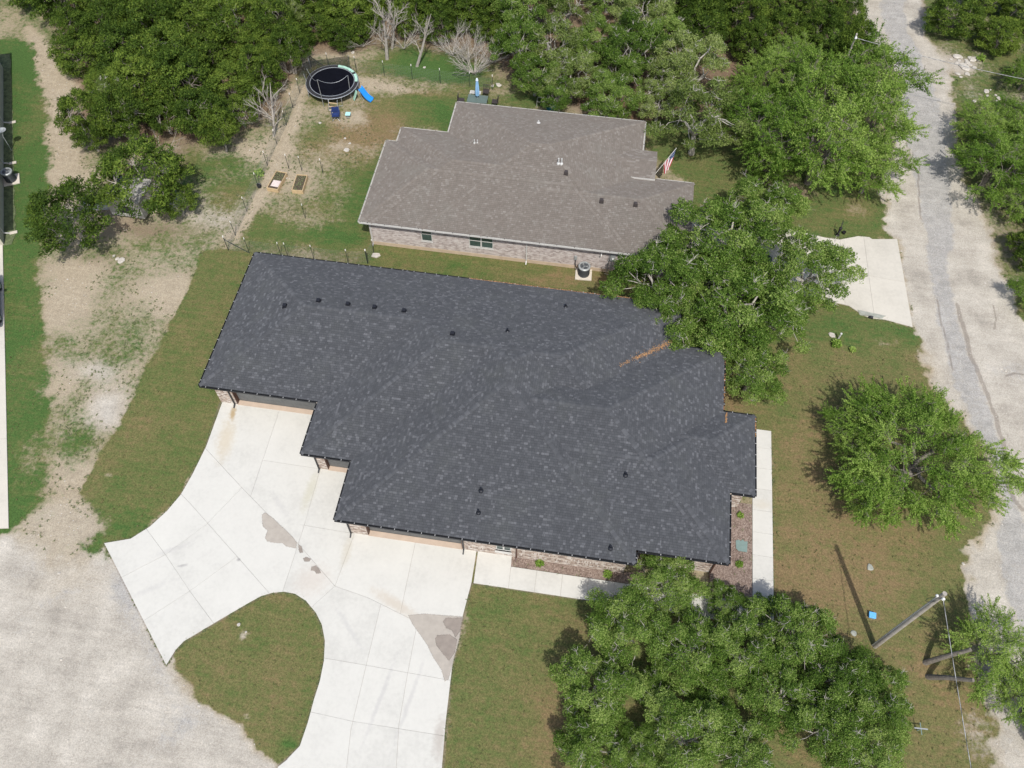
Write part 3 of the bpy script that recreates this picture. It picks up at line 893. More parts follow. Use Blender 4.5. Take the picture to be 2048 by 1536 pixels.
def ext(a, b_, e=0.05):
    a = Vector(a); b_ = Vector(b_); d = (b_ - a).normalized() * e
    return (tuple(a - d), tuple(b_ + d))


def jl(px, e=0.04):
    w = gp(px)
    return [ext(w[i], w[i + 1], e if i in (0, len(w) - 2) else 0.0) for i in range(len(w) - 1)]


Yb = 25.15
dout = gp(DRV)
dout = dout + [(-4.5, 17.55), (-11.85, 17.55), (-11.85, 21.3), (-14.85, 21.3), (-14.85, 24.9), (-22.25, 24.9)]
dout[0] = (-22.25, 24.7)
J = []
J += jl([(559, 822), (502.8, 990)], 0.45) + jl([(524, 921), (642, 938.8)], 0.35)
J += jl([(641, 938), (609, 1051.4), (565, 1186)], 0.3)
J += jl([(607, 1051), (711, 1068.5)], 0.3) + jl([(709.8, 1066), (670.4, 1173)], 0.3)
J += jl([(832, 1080), (802, 1222)], 0.3)
J += jl([(409, 895), (484.8, 976.6), (529.7, 1023), (595.6, 1087), (670, 1172.7), (736, 1196), (815, 1235), (935, 1290)], 0.3)
J += jl([(360, 986), (383, 1010), (483, 1123), (540, 1188)], 0.3)
J += jl([(290, 1054), (331.6, 1110), (380.4, 1183), (430, 1250)], 0.3)
J += jl([(485, 975), (416, 1047), (331.6, 1110), (241, 1157)], 0.3)
J += jl([(531, 1058), (475.8, 1113), (380, 1183), (286, 1243)], 0.3)
J += jl([(670, 1172.7), (640, 1200), (622, 1217)], 0.3)
J += jl([(762, 1209), (733, 1330), (702, 1460), (684, 1620)], 0.3)
J += jl([(836, 1240), (815, 1350), (798, 1450), (788, 1620)], 0.3)
J += jl([(645, 1316), (733, 1331), (905, 1362)], 0.3)
J += jl([(620, 1424), (705, 1443), (900, 1474)], 0.3)
drive = slab('driveway', dout, J, 0.06, M['concrete'])
# walkway round the front and the east side
walk = [(-4.42, 17.55), (-4.34, 15.62), (12.37, 15.62), (12.37, 28.15), (11.2, 28.15), (11.2, 16.9), (-2.40, 16.9), (-2.45, 17.55)]
J = [ext((-2.40, 16.9), (-2.36, 15.6))]
for k in range(1, 10): J.append(ext((-2.38 + 1.47 * k, 16.92), (-2.36 + 1.47 * k, 15.6)))
for k in range(8): J.append(ext((11.2, 16.9 + 1.42 * k), (12.37, 16.9 + 1.42 * k)))
slab('walkway', walk, J, 0.05, M['concrete'])
# neighbour's cream drive
nd = gp([(1650, 476), (1679, 480), (1700, 476), (1716, 473), (1738, 475), (1744, 479), (1794, 479), (1825, 655), (1770, 640), (1741, 637), (1728, 632), (1697, 612)])
nd = nd + [(14.0, 39.6), (6.05, 39.6), (6.05, 46.2), (9.0, 46.4)]
J = jl([(1726.5, 470), (1738, 560), (1750, 645)], 0.1) + jl([(1680, 474), (1684, 540), (1690, 615)], 0.2) + jl([(1560, 528), (1700, 545), (1812, 566)], 0.1)
J += [ext((12.5, 38.5), (12.5, 47)), ext((9.2, 38.5), (9.2, 47))]
slab('neighbour_driveway', nd, J, 0.05, M['concrete_cream'])
# pale strip of the far left drive
lw = [g(-260, 470), g(6, 490), g(18, 1057), g(-260, 1065)]
J = [ext(g(-260, 700), g(16, 697)), ext(g(-260, 880), g(18, 878)), ext(g(-130, 450), g(-120, 1080))]
slab('left_driveway', lw, J, 0.05, M['concrete_cream'])
# headwall with a pipe
x, y = g(1741, 632)
hw = empty('culvert', (x, y, 0), -0.1, 'short concrete headwall with a dark pipe mouth beside the cream driveway', 'culvert')
mb = MB(); mb.add([(-0.9, 0.25, 0.02), (1.0, 0.2, 0.02), (0.9, -0.12, -0.02), (-0.7, -0.1, -0.02), (-0.9, 0.25, 0.10), (1.0, 0.2, 0.10), (0.55, -0.12, 0.12), (-0.5, -0.1, 0.12)], [(4, 7, 6, 5), (0, 1, 2, 3), (0, 4, 5, 1), (1, 5, 6, 2), (2, 6, 7, 3), (3, 7, 4, 0)])
mb.build('headwall', M['stone_grey'], hw)
mb = MB(); mb.tube([(0.0, -0.25, 0.02), (0.0, -0.1, 0.06)], 0.17, 14)
mb.build('pipe', M['trailer_dark'], hw)

# damp marks and other flat marks lying on the drive
ST1 = [(525, 1030), (531, 1026), (545, 1036), (560, 1050), (572, 1060), (585, 1073), (594, 1086), (592, 1098), (583, 1096), (572, 1093), (566, 1087), (548, 1086), (535, 1083), (531, 1076), (536, 1062), (526, 1054)]
ST2 = [(817, 1232), (850, 1228), (900, 1232), (926, 1234), (919, 1275), (905, 1330), (897, 1360), (890, 1362), (882, 1340), (868, 1318), (855, 1290), (838, 1266), (826, 1250)]
ST3 = [(893, 1236), (926, 1236), (921, 1262), (912, 1275), (904, 1262), (893, 1256), (886, 1244)]
ST4 = [(875, 1272), (900, 1270), (915, 1280), (909, 1305), (898, 1322), (886, 1308), (874, 1292), (871, 1278)]
for nm, po, z, mt in (('damp_patch', ST1, 0.067, 'damp'), ('damp_patch', ST2, 0.067, 'damp'), ('damp_patch', ST3, 0.071, 'damp_dark'), ('damp_patch', ST4, 0.071, 'damp_dark'),
                      ('damp_patch', [(597, 1090), (603, 1094), (606, 1106), (601, 1107), (597, 1100)], 0.067, 'damp_dark'), ('damp_patch', [(606, 1118), (612, 1115), (622, 1119), (620, 1124), (609, 1124)], 0.067, 'damp_dark'), ('damp_patch', [(624, 1134), (632, 1131), (639, 1138), (643, 1147), (634, 1148), (630, 1142), (622, 1142)], 0.067, 'damp_dark')):
    q = ragged(gp(po), 0.02, 0.35, len(po))
    n = len(q)
    ar = sum(q[i][0] * q[(i + 1) % n][1] - q[(i + 1) % n][0] * q[i][1] for i in range(n))
    if ar < 0: q = q[::-1]
    w_ = 0.075 if abs(ar) > 1.0 else 0.04
    qi = inset(q, w_); qo = inset(q, -w_)
    mb = MB(); mb.use_a = True
    mb.v = [(a, b_, z) for a, b_ in qo] + [(a, b_, z) for a, b_ in qi]; mb.a = [0.0] * n + [1.0] * n
    mb.f = [(k, (k + 1) % n, (k + 1) % n + n, k + n) for k in range(n)] + [tuple(range(n, 2 * n))]
    mb.build(nm, M[mt], drive)

# mulch bed, then a strip of shaded grass
for nm, po in (('mulch_bed', [(-2.42, 17.6), (-2.42, 16.93), (11.17, 16.93), (11.17, 22.9), (8.8, 22.9), (8.8, 17.6)]),):
    mb = MB(); mb.prism(po, -0.05, 0.045)
    o = mb.build(nm, M['mulch']); o['kind'] = 'structure'
    bedo = o
rs = np.random.RandomState(5)
nch = 5200
cx = rs.uniform(-2.35, 11.1, nch); cy = rs.uniform(16.95, 22.85, nch)
ok = ~((cx < 8.85) & (cy > 17.5)); cx = cx[ok]; cy = cy[ok]; n = len(cx)
an = rs.uniform(0, PI, n); L = rs.uniform(0.02, 0.06, n); W = rs.uniform(0.008, 0.02, n); tz = rs.uniform(-0.3, 0.3, n)
ux = np.stack([np.cos(an), np.sin(an), tz], -1) * L[:, None]; uy = np.stack([-np.sin(an), np.cos(an), rs.uniform(-.4, .4, n)], -1) * W[:, None]
C = np.stack([cx, cy, np.full(n, 0.062)], -1)
V = np.stack([C - ux - uy, C + ux - uy, C + ux + uy, C - ux + uy], 1).reshape(-1, 3)
me = mesh_np('bark_chips', V, np.arange(4 * n).reshape(-1, 4), M['mulch'])
o = link(me, 'bark_chips', bedo); o['kind'] = 'stuff'
shade_strip = gp([(-2, 108), (21, 108), (24, 200), (27, 300), (31, 470), (24, 488), (9, 490), (4, 300)])
mb = MB(); mb.prism(ragged(shade_strip, 0.06, 0.5, 4), -0.05, 0.03)
M['grass_shade'] = simple('shaded_grass', (0.105, 0.13, 0.06), 0.95, 0.5, 3, fine=18)  # grass along the left wall, its shade painted into the dark green
o = mb.build('shaded_grass_strip', M['grass_shade']); o['kind'] = 'structure'


# ------------------------------------------------------------------ roofs
def rect_faces(r, ez, p):
    x0, x1, y0, y1 = r
    w = x1 - x0; d = y1 - y0
    out = []
    if w >= d:
        h = d / 2; ym = (y0 + y1) / 2; A = (x0 + h, ym); B = (x1 - h, ym)
        out.append(('S', y0, [(x0, y0), (x1, y0), B, A])); out.append(('N', y1, [(x1, y1), (x0, y1), A, B]))
        out.append(('W', x0, [(x0, y1), (x0, y0), A])); out.append(('E', x1, [(x1, y0), (x1, y1), B]))
    else:
        h = w / 2; xm = (x0 + x1) / 2; A = (xm, y0 + h); B = (xm, y1 - h)
        out.append(('S', y0, [(x0, y0), (x1, y0), A])); out.append(('N', y1, [(x1, y1), (x0, y1), B]))
        out.append(('W', x0, [(x0, y1), (x0, y0), A, B])); out.append(('E', x1, [(x1, y0), (x1, y1), B, A]))
    return out, A, B


def clip(poly, cl):
    """Sutherland-Hodgman, cl convex CCW"""
    out = poly
    n = len(cl)
    for i in range(n):
        ax, ay = cl[i]; bx, by = cl[(i + 1) % n]
        ex, ey = bx - ax, by - ay
        inp = out; out = []
        if not inp: return []
        def sd_(p): return ex * (p[1] - ay) - ey * (p[0] - ax)
        for k in range(len(inp)):
            P_ = inp[k - 1]; Q = inp[k]
            dp = sd_(P_); dq = sd_(Q)
            if dq >= 0:
                if dp < 0:
                    t_ = dp / (dp - dq); out.append((P_[0] + (Q[0] - P_[0]) * t_, P_[1] + (Q[1] - P_[1]) * t_))
                out.append(Q)
            elif dp >= 0:
                t_ = dp / (dp - dq); out.append((P_[0] + (Q[0] - P_[0]) * t_, P_[1] + (Q[1] - P_[1]) * t_))
    return out


def area(p):
    return abs(sum(p[i][0] * p[(i + 1) % len(p)][1] - p[(i + 1) % len(p)][0] * p[i][1] for i in range(len(p)))) / 2


def roof_z(rects, ez, p, x, y):
    z = -1e9
    for x0, x1, y0, y1 in rects:
        m_ = min(x - x0, x1 - x, y - y0, y1 - y)
        if m_ >= -0.03: z = max(z, ez + p * m_)
    return z


def make_roof(house, rects, ez, p, mats, seed, nparts, expo=0.142, wmin=0.09, wmax=0.24, light=0.16):
    rnd = random.Random(seed)
    deckm, shm = mats
    ca = 1 / math.sqrt(1 + p * p); sa = p * ca
    deck = MB()
    for i, r in enumerate(rects):
        fs, A, B = rect_faces(r, ez, p)
        off = -0.004 - 0.0013 * i
        for d_, e_, po in fs:
            deck.add([(x, y, ez + off + p * min(x - r[0], r[1] - x, y - r[2], r[3] - y)) for x, y in po], [tuple(range(len(po)))])
        x0, x1, y0, y1 = r
        zb = ez - 0.14 - 0.0011 * i
        q = 0.0
        deck.add([(x0, y0, zb), (x1, y0, zb), (x1, y1, zb), (x0, y1, zb), (x0, y0, ez + off), (x1, y0, ez + off), (x1, y1, ez + off), (x0, y1, ez + off)],
                 [(3, 2, 1, 0), (0, 1, 5, 4), (1, 2, 6, 5), (2, 3, 7, 6), (3, 0, 4, 7)])
    roof = deck.build('roof', deckm, house)
    keys = {}
    for r in rects:
        for d_, e_, po in rect_faces(r, ez, p)[0]:
            keys.setdefault((d_, round(e_, 3)), []).append(po)
    tabs = []
    for (d_, e_), polys in keys.items():
        # map (x,y)->(s,t) : s along eave, t plan distance from eave
        if d_ == 'S': to = lambda q: (q[0], q[1] - e_); fr = lambda s, t: (s, e_ + t); nr = (0, -sa, ca)
        if d_ == 'N': to = lambda q: (-q[0], e_ - q[1]); fr = lambda s, t: (-s, e_ - t); nr = (0, sa, ca)
        if d_ == 'W': to = lambda q: (-q[1], q[0] - e_); fr = lambda s, t: (e_ + t, -s); nr = (-sa, 0, ca)
        if d_ == 'E': to = lambda q: (q[1], e_ - q[0]); fr = lambda s, t: (e_ - t, s); nr = (sa, 0, ca)
        PP = [[to(q) for q in po] for po in polys]
        for i, po in enumerate(PP):
            ar = sum(po[k][0] * po[(k + 1) % len(po)][1] - po[(k + 1) % len(po)][0] * po[k][1] for k in range(len(po)))
            if ar < 0: PP[i] = po[::-1]
        smin = min(q[0] for po in PP for q in po); smax = max(q[0] for po in PP for q in po)
        tmax = max(q[1] for po in PP for q in po)
        ex = expo * ca
        k = 0
        while k * ex < tmax:
            t0 = k * ex - (0.02 if k == 0 else 0.0); t1 = (k + 1) * ex - 0.010  # gap bares the dark deck, a drawn shadow line under each course
            s = smin - rnd.uniform(0, 0.3)
            last = 0.5
            while s < smax:
                w = rnd.uniform(wmin, wmax)
                qd = [(s + 0.004, t0), (s + w - 0.004, t0), (s + w - 0.004, t1), (s + 0.004, t1)]
                s += w
                best = None; ba = 0.0008
                for po in PP:
                    c_ = clip(qd, po) if k else clip([(a, max(b_, 0)) for a, b_ in qd], po)
                    if len(c_) >= 3:
                        A_ = area(c_)
                        if A_ > ba: ba = A_; best = c_
                if best is None: continue
                xy = [fr(a, b_) for a, b_ in best]
                if all(roof_z(rects, ez, p, x, y) > ez + p * b_[1] + 0.02 for (x, y), b_ in zip(xy, best)): continue
                r_ = rnd.random()
                if r_ < light: v = rnd.uniform(0.78, 1.0)
                elif r_ < 0.5: v = rnd.uniform(0.5, 0.75)
                else: v = rnd.uniform(0.1, 0.5)
                th = rnd.uniform(0.007, 0.014)
                top = []; bot = []
                for (x, y), (a, b_) in zip(xy, best):
                    f_ = (b_ - t0) / (t1 - t0)
                    hh = th * (1 - 0.75 * f_)
                    z = ez + p * b_
                    top.append((x + nr[0] * hh, y + nr[1] * hh, z + nr[2] * hh)); bot.append((x, y, z - 0.001))
                tabs.append((top, bot, v, sum(q[0] for q in xy) / len(xy), sum(q[1] for q in xy) / len(xy), z, ba))
            k += 1
    # nearest large tabs on their own
    def score(tb):
        d2 = tb[3] ** 2 + tb[4] ** 2 + (CAM_H - tb[5]) ** 2
        return -tb[6] / d2
    tabs.sort(key=score)

    def emit(mb, tb):
        top, bot, v = tb[0], tb[1], tb[2]
        n = len(top)
        # orientation
        mb.add(top + bot, [tuple(range(n))] + [(i, i + n, (i + 1) % n + n, (i + 1) % n) for i in range(n)], v)
    for tb in tabs[:nparts]:
        mb = MB(); mb.use_a = True; emit(mb, tb)
        mb.build('shingle', shm, roof)
    mb = MB(); mb.use_a = True
    for tb in tabs[nparts:]: emit(mb, tb)
    o = mb.build('shingles', shm, roof); o['kind'] = 'stuff'
    # hip and ridge caps
    mb = MB(); mb.use_a = True
    for r in rects:
        fs, A, B = rect_faces(r, ez, p)
        x0, x1, y0, y1 = r
        w = x1 - x0; d = y1 - y0
        if w >= d: ends = [((x0, y0), A), ((x0, y1), A), ((x1, y0), B), ((x1, y1), B)]
        else: ends = [((x0, y0), A), ((x1, y0), A), ((x0, y1), B), ((x1, y1), B)]
        for (P_, Q, hip) in [(a, b_, True) for a, b_ in ends] + [(A, B, False)]:
            L2 = math.hypot(Q[0] - P_[0], Q[1] - P_[1])
            if L2 < 0.2: continue
            nst = int(L2 / 0.135) if hip else int(L2 / 0.15)
            ux, uy = (Q[0] - P_[0]) / L2, (Q[1] - P_[1]) / L2
            zz = lambda x, y: ez + p * min(x - x0, x1 - x, y - y0, y1 - y)
            for k in range(nst):
                a0 = k / nst * L2; a1 = min(L2, a0 + L2 / nst * 1.25)
                pts = [(P_[0] + ux * a, P_[1] + uy * a) for a in (a0, a1)]
                xm, ym = pts[0]
                if roof_z(rects, ez, p, xm, ym) > zz(xm, ym) + 0.015: continue
                hw_ = 0.13
                vs = []
                for (x, y), lift in zip(pts, (0.03, 0.014)):
                    zc_ = zz(x, y)
                    for s_ in (-1, 0, 1):
                        X, Y = x - uy * hw_ * s_, y + ux * hw_ * s_
                        # keep true slope either side
                        zz_ = ez + p * min(X - x0, x1 - X, Y - y0, y1 - Y) if s_ else zc_
                        vs.append((X, Y, zz_ + lift))
                n0 = len(vs)
                vb = [(a, b_, c_ - 0.03) for a, b_, c_ in vs]
                mb.add(vs + vb, [(0, 1, 4, 3), (1, 2, 5, 4), (0, 6, 7, 1), (1, 7, 8, 2), (3, 4, 10, 9), (4, 5, 11, 10), (0, 3, 9, 6), (2, 8, 11, 5)], rnd.choice([0.3, 0.45, 0.6, 0.7, 0.88]))
    o = mb.build('ridge_caps', shm, roof); o['kind'] = 'stuff'
    return roof


def gutters(house, segs, ez, mat, fascia_mat, hang, every=0.75):
    """segs: (x0,y0,x1,y1) with outside on the right"""
    for (x0, y0, x1, y1) in segs:
        L = math.hypot(x1 - x0, y1 - y0); ux, uy = (x1 - x0) / L, (y1 - y0) / L; nx_, ny_ = uy, -ux
        a = Vector((x0, y0, 0)); u = Vector((ux, uy, 0)); n_ = Vector((nx_, ny_, 0))
        mb = MB()
        c = a + u * L / 2
        mb.obox(c + n_ * 0.050 + Vector((0, 0, ez - 0.118)), u * L / 2, n_ * 0.045, Vector((0, 0, 0.006)))
        mb.obox(c + n_ * 0.092 + Vector((0, 0, ez - 0.075)), u * (L / 2 + 0.004), n_ * 0.009, Vector((0, 0, 0.055)))
        mb.obox(c + n_ * 0.012 + Vector((0, 0, ez - 0.085)), u * (L / 2 - 0.003), n_ * 0.008, Vector((0, 0, 0.06)))
        for s_ in (-1, 1):
            mb.obox(c + u * s_ * (L / 2 - 0.006) + n_ * 0.051 + Vector((0, 0, ez - 0.079)), u * 0.006, n_ * 0.04, Vector((0, 0, 0.05)))
        mb.build('gutter', mat, house)
        if hang is not None:
            hb = hang
            k = max(1, int(L / every))
            for i in range(k):
                s_ = (i + 0.5) * L / k
                hb.obox(a + u * s_ + n_ * 0.055 + Vector((0, 0, ez - 0.012)), u * 0.016, n_ * 0.042, Vector((0, 0, 0.005)))


BR = {}


def brick_wall(house, x0, y0, x1, y1, z1, mat, mort, openings=(), z0=0.12, soldier=()):
    """vertical brick wall from p0 to p1, outside on the right; openings (a,b,za,zb) along the run"""
    L = math.hypot(x1 - x0, y1 - y0); u = Vector(((x1 - x0) / L, (y1 - y0) / L, 0)); n_ = Vector((u.y, -u.x, 0)); a = Vector((x0, y0, 0))
    back = MB()
    T = 0.11

    def piece(s0, s1, za, zb):
        if s1 - s0 < 0.01 or zb - za < 0.01: return
        back.obox(a + u * (s0 + s1) / 2 - n_ * (T / 2) + Vector((0, 0, (za + zb) / 2)), u * (s1 - s0) / 2, n_ * T / 2, Vector((0, 0, (zb - za) / 2)))
    cuts = sorted(openings)
    s = 0
    for (oa, ob, za, zb) in cuts:
        piece(s, oa, 0, z1); piece(oa, ob, 0, za); piece(oa, ob, zb, z1); s = ob
    piece(s, L, 0, z1)
    wall = back.build('wall', mort, house)
    rnd = random.Random(int(abs(x0 * 31 + y0 * 17 + L * 7)) + 3)
    mb = MB(); mb.use_a = True
    bh, bl, j = 0.066, 0.205, 0.012
    row = 0; z = z0
    while z + bh < z1:
        hh = bh; sol = False
        for (sa_, sb_, zs, ze) in soldier:
            pass
        s = -(row % 2) * (bl + j) / 2
        while s < L:
            s0 = max(0.0, s); s1 = min(L, s + bl)
            s += bl + j
            if s1 - s0 < 0.03: continue
            bad = False
            for (oa, ob, za, zb) in cuts:
                if s1 > oa - 0.005 and s0 < ob + 0.005 and z + bh > za and z < zb:
                    if s0 < oa - 0.03: s1 = oa - 0.006
                    elif s1 > ob + 0.03: s0 = ob + 0.006
                    else: bad = True
            if bad or s1 - s0 < 0.03: continue
            pr = rnd.uniform(0.007, 0.014)
            c0 = a + u * s0; c1 = a + u * s1
            o_ = n_ * pr
            zt = z + bh
            vs = [(c0.x, c0.y, z), (c1.x, c1.y, z), (c1.x, c1.y, zt), (c0.x, c0.y, zt), (c0.x + o_.x, c0.y + o_.y, z + .002), (c1.x + o_.x, c1.y + o_.y, z + .002), (c1.x + o_.x, c1.y + o_.y, zt - .002), (c0.x + o_.x, c0.y + o_.y, zt - .002)]
            mb.add(vs, [(4, 5, 6, 7), (0, 1, 5, 4), (1, 2, 6, 5), (2, 3, 7, 6), (3, 0, 4, 7)], rnd.random())
        row += 1
        z += bh + j
    # soldier and rowlock courses
    for (sa_, sb_, zs, ze) in soldier:
        s = sa_
        while s + 0.066 <= sb_:
            c0 = a + u * s; c1 = a + u * (s + 0.062); pr = rnd.uniform(0.022, 0.03); o_ = n_ * pr
            vs = [(c0.x, c0.y, zs), (c1.x, c1.y, zs), (c1.x, c1.y, ze), (c0.x, c0.y, ze), (c0.x + o_.x, c0.y + o_.y, zs), (c1.x + o_.x, c1.y + o_.y, zs), (c1.x + o_.x, c1.y + o_.y, ze), (c0.x + o_.x, c0.y + o_.y, ze)]
            mb.add(vs, [(4, 5, 6, 7), (0, 1, 5, 4), (1, 2, 6, 5), (2, 3, 7, 6), (3, 0, 4, 7)], rnd.random())
            s += 0.075
    o = mb.build('bricks', mat, wall); o['kind'] = 'stuff'
    return wall


def window_s(house, xa, xb, za, zb, y, sash=1, frame='white_paint'):
    """window in a south wall at plane y (outside towards -y)"""
    f = MB(); w = 0.055
    f.box(xa, xb, y + 0.02, y + 0.08, za, za + w); f.box(xa, xb, y + 0.02, y + 0.08, zb - w, zb)
    f.box(xa, xa + w, y + 0.022, y + 0.078, za + w, zb - w); f.box(xb - w, xb, y + 0.022, y + 0.078, za + w, zb - w)
    f.box(xa - 0.04, xb + 0.04, y - 0.045, y + 0.02, za - 0.05, za)
    win = empty('window', (0, 0, 0)); win.parent = house
    f.build('frame', M[frame], win)
    n = sash
    ww = (xb - xa - 2 * w) / n
    for i in range(n):
        x0 = xa + w + ww * i
        m_ = MB()
        zm = za + (zb - za) * 0.52
        m_.box(x0 + 0.001, x0 + ww - 0.001, y + 0.03, y + 0.07, zm - 0.025, zm + 0.025)
        if i: m_.box(x0 - 0.05, x0 + 0.05, y + 0.018, y + 0.082, za + w, zb - w)
        m_.build('mullion', M[frame], win)
        for z0_, z1_ in ((za + w, zm - 0.025), (zm + 0.025, zb - w)):
            p_ = MB(); p_.box(x0 + 0.002, x0 + ww - 0.002, y + 0.045, y + 0.052, z0_, z1_); p_.build('pane', M['glass'], win)
    return win


def garage_door(house, xa, xb, y, ztop, mat, depth=0.32):
    d = empty('garage_door'); d.parent = house
    n = 4; h = (ztop - 0.06) / n
    for i in range(n):
        mb = MB(); z0 = 0.06 + i * h
        mb.box(xa + 0.05, xb - 0.05, y + depth, y + depth + 0.05, z0 + 0.006, z0 + h - 0.006)
        for k in range(int((xb - xa) / 0.6)):
            xx = xa + 0.1 + k * 0.6
            if xx + 0.5 < xb: mb.box(xx, xx + 0.5, y + depth - 0.012, y + depth, z0 + 0.07, z0 + h - 0.07)
        mb.build('door_panel', mat, d)
    mb = MB()
    mb.box(xa - 0.002, xa + 0.05, y + 0.02, y + depth + 0.05, 0.05, ztop); mb.box(xb - 0.05, xb + 0.002, y + 0.02, y + depth + 0.05, 0.05, ztop)
    mb.box(xa + 0.05, xb - 0.05, y + 0.02, y + depth + 0.05, ztop - 0.04, ztop)
    mb.build('jamb', M['brown_paint'], d)
    mb = MB(); mb.box(xa + 0.01, xb - 0.01, y - 0.03, y + depth - 0.014, 0.0, 0.085); mb.build('threshold', M['slab_beige'], d)
    return d


EZ = 2.75; PT = 0.40
BLK = [(-22.72, 6.0, 24.36, 35.13), (-15.3, 6.0, 20.8, 35.13), (-12.3, 4.3, 17.1, 35.13), (-12.3, 8.82, 17.87, 31.8), (-8.0, 9.29, 17.87, 27.2), (0.0, 10.69, 22.13, 27.4)]
house = empty('black_roof_house', (0, 0, 0), 0, 'large brick house with a charcoal shingle roof and three garage doors', 'house')
make_roof(house, BLK, EZ, PT, (M['deck_dark'], M['shingle_dark']), 3, 300)
hang = MB()
Lx = [(-22.72, 35.13, -22.72, 24.36), (-22.72, 24.36, -15.42, 24.36), (-15.3, 24.24, -15.3, 20.8), (-15.3, 20.8, -12.42, 20.8), (-12.3, 20.68, -12.3, 17.1), (-12.3, 17.1, 4.3, 17.1), (4.3, 17.1, 4.3, 17.75), (4.42, 17.87, 9.29, 17.87), (9.29, 17.87, 9.29, 22.01), (9.41, 22.13, 10.69, 22.13), (10.69, 22.13, 10.69, 27.4), (10.69, 27.4, 8.94, 27.4), (8.82, 27.52, 8.82, 31.8), (8.82, 31.8, 6.12, 31.8), (6.0, 31.92, 6.0, 35.13), (6.0, 35.13, -22.72, 35.13)]
gutters(house, Lx, EZ, M['black_metal'], M['black_metal'], hang)
o = hang.build('gutter_hangers', M['hanger'], house); o['kind'] = 'stuff'
WT = 2.6
bw = lambda *a, **k: brick_wall(house, *a, mat=M['brick_mixed'], mort=M['mortar'], **k)
wa, _ = gy(992, 1098, 17.5); wb, _ = gy(1022, 1104, 17.5)
sol1 = [(x - (-11.9), x + 0.0 - (-11.9)) for x in ()]
bw(-22.3, 24.87, -14.87, 24.87, WT, openings=[(1.06, 6.5, 0, 2.2)])
bw(-14.87, 24.87 - 0.001, -14.87, 21.25, WT)
bw(-14.87, 21.25, -11.9, 21.25, WT, openings=[(0.56, 2.72, 0, 2.2)])
bw(-11.9, 21.25, -11.9, 17.5, WT)
L3 = 3.95 + 11.9
bw(-11.9, 17.5, 3.95, 17.5, WT, openings=[(1.02, 6.6, 0, 2.2), (wa + 11.9, wb + 11.9, 0.75, 2.25)],
   soldier=[(6.7, 8.35, 1.35, 1.55), (6.7, 8.35, 0.5, 0.7), (9.6, 15.8, 1.35, 1.55), (9.6, 12.6, 0.95, 1.12), (9.6, 15.8, 0.45, 0.65), (12.9, 14.6, 0.8, 1.0), (1.02, 6.6, 2.22, 2.42)])
bw(3.95, 17.5, 3.95, 18.9, WT)
bw(3.95, 18.9, 4.75, 18.9, WT)
bw(4.75, 18.9, 4.75, 18.3, WT)
bw(4.75, 18.3, 8.86, 18.3, WT, soldier=[(0.2, 4.0, 1.5, 1.7), (0.2, 4.0, 1.0, 1.2)])
bw(8.86, 18.3, 8.86, 22.56, WT)
bw(8.86, 22.56, 10.26, 22.56, WT)
bw(10.26, 22.56, 10.26, 26.97, WT)
bw(10.26, 26.97, 8.39, 26.97, WT)
bw(8.39, 26.97, 8.39, 31.37, WT)
bw(8.39, 31.37, 5.57, 31.37, WT)
bw(5.57, 31.37, 5.57, 34.7, WT)
bw(5.57, 34.7, -22.3, 34.7, WT)
bw(-22.3, 34.7, -22.3, 24.87, WT)
garage_door(house, -21.24, -15.8, 24.87, 2.2, M['door_grey'])
garage_door(house, -14.31, -12.15, 21.25, 2.2, M['door_grey'], 0.28)
garage_door(house, -10.88, -5.3, 17.5, 2.2, M['door_grey'])
window_s(house, wa, wb, 0.75, 2.25, 17.5, 2)
mb = MB(); mb.box(wa - 0.05, wb + 0.05, 17.36, 17.52, 0.67, 0.75); mb.build('window_sill', M['white_paint'], house)


def downspout(house, x, y, mat, ztop=2.62, side=(0, -1), out=0.36, short=None):
    sx, sy = side
    mb = MB()
    zb = short if short else 0.12
    pts = [(x + sx * (out + 0.06), y + sy * (out + 0.06), ztop), (x + sx * (out + 0.03), y + sy * (out + 0.03), ztop - 0.12), (x + sx * 0.07, y + sy * 0.07, ztop - 0.42), (x + sx * 0.07, y + sy * 0.07, zb + 0.1), (x + sx * 0.3, y + sy * 0.3, zb - 0.04)]
    for i in range(4):
        mb.bar(pts[i], pts[i + 1], 0.075, 0.06, up=(sx, sy, 0.01))
    mb.build('downspout', mat, house)


M['spout_brown'] = M['brown_paint']
downspout(house, -21.36, 24.85, M['black_metal']); downspout(house, -14.82, 21.23, M['black_metal']); downspout(house, -11.86, 17.48, M['black_metal'])
downspout(house, g(1033, 1115)[0], 17.48, M['spout_brown']); downspout(house, 8.78, 18.28, M['spout_brown']); downspout(house, -5.22, 17.48, M['black_metal'])
downspout(house, 4.6, 18.28, M['black_metal'])


def on_roof(px, py, rects, ez, p):
    z = ez + 1.5
    for _ in range(12):
        x, y = g(px, py, z)
        z = 0.5 * z + 0.5 * max(ez, roof_z(rects, ez, p, x, y))
    return x, y, z


def box_vent(house, px, py, rects, ez, p, mat, s=0.165):
    x, y, z = on_roof(px, py, rects, ez, p)
    v = empty('roof_vent', (x, y, z)); v.parent = house
    mb = MB(); mb.box(-s * 0.9, s * 0.9, -s * 0.9, s * 0.9, -0.16, 0.05); mb.build('vent_base', mat, v)
    mb = MB(); mb.add([(-s * .75, -s * .75, 0.06), (s * .75, -s * .75, 0.06), (s * .75, s * .75, 0.06), (-s * .75, s * .75, 0.06), (-s * .6, -s * .6, 0.2), (s * .6, -s * .6, 0.2), (s * .6, s * .6, 0.23), (-s * .6, s * .6, 0.23)], [(4, 5, 6, 7), (0, 1, 5, 4), (1, 2, 6, 5), (2, 3, 7, 6), (3, 0, 4, 7), (3, 2, 1, 0)])
    mb.build('vent_hood', mat, v)


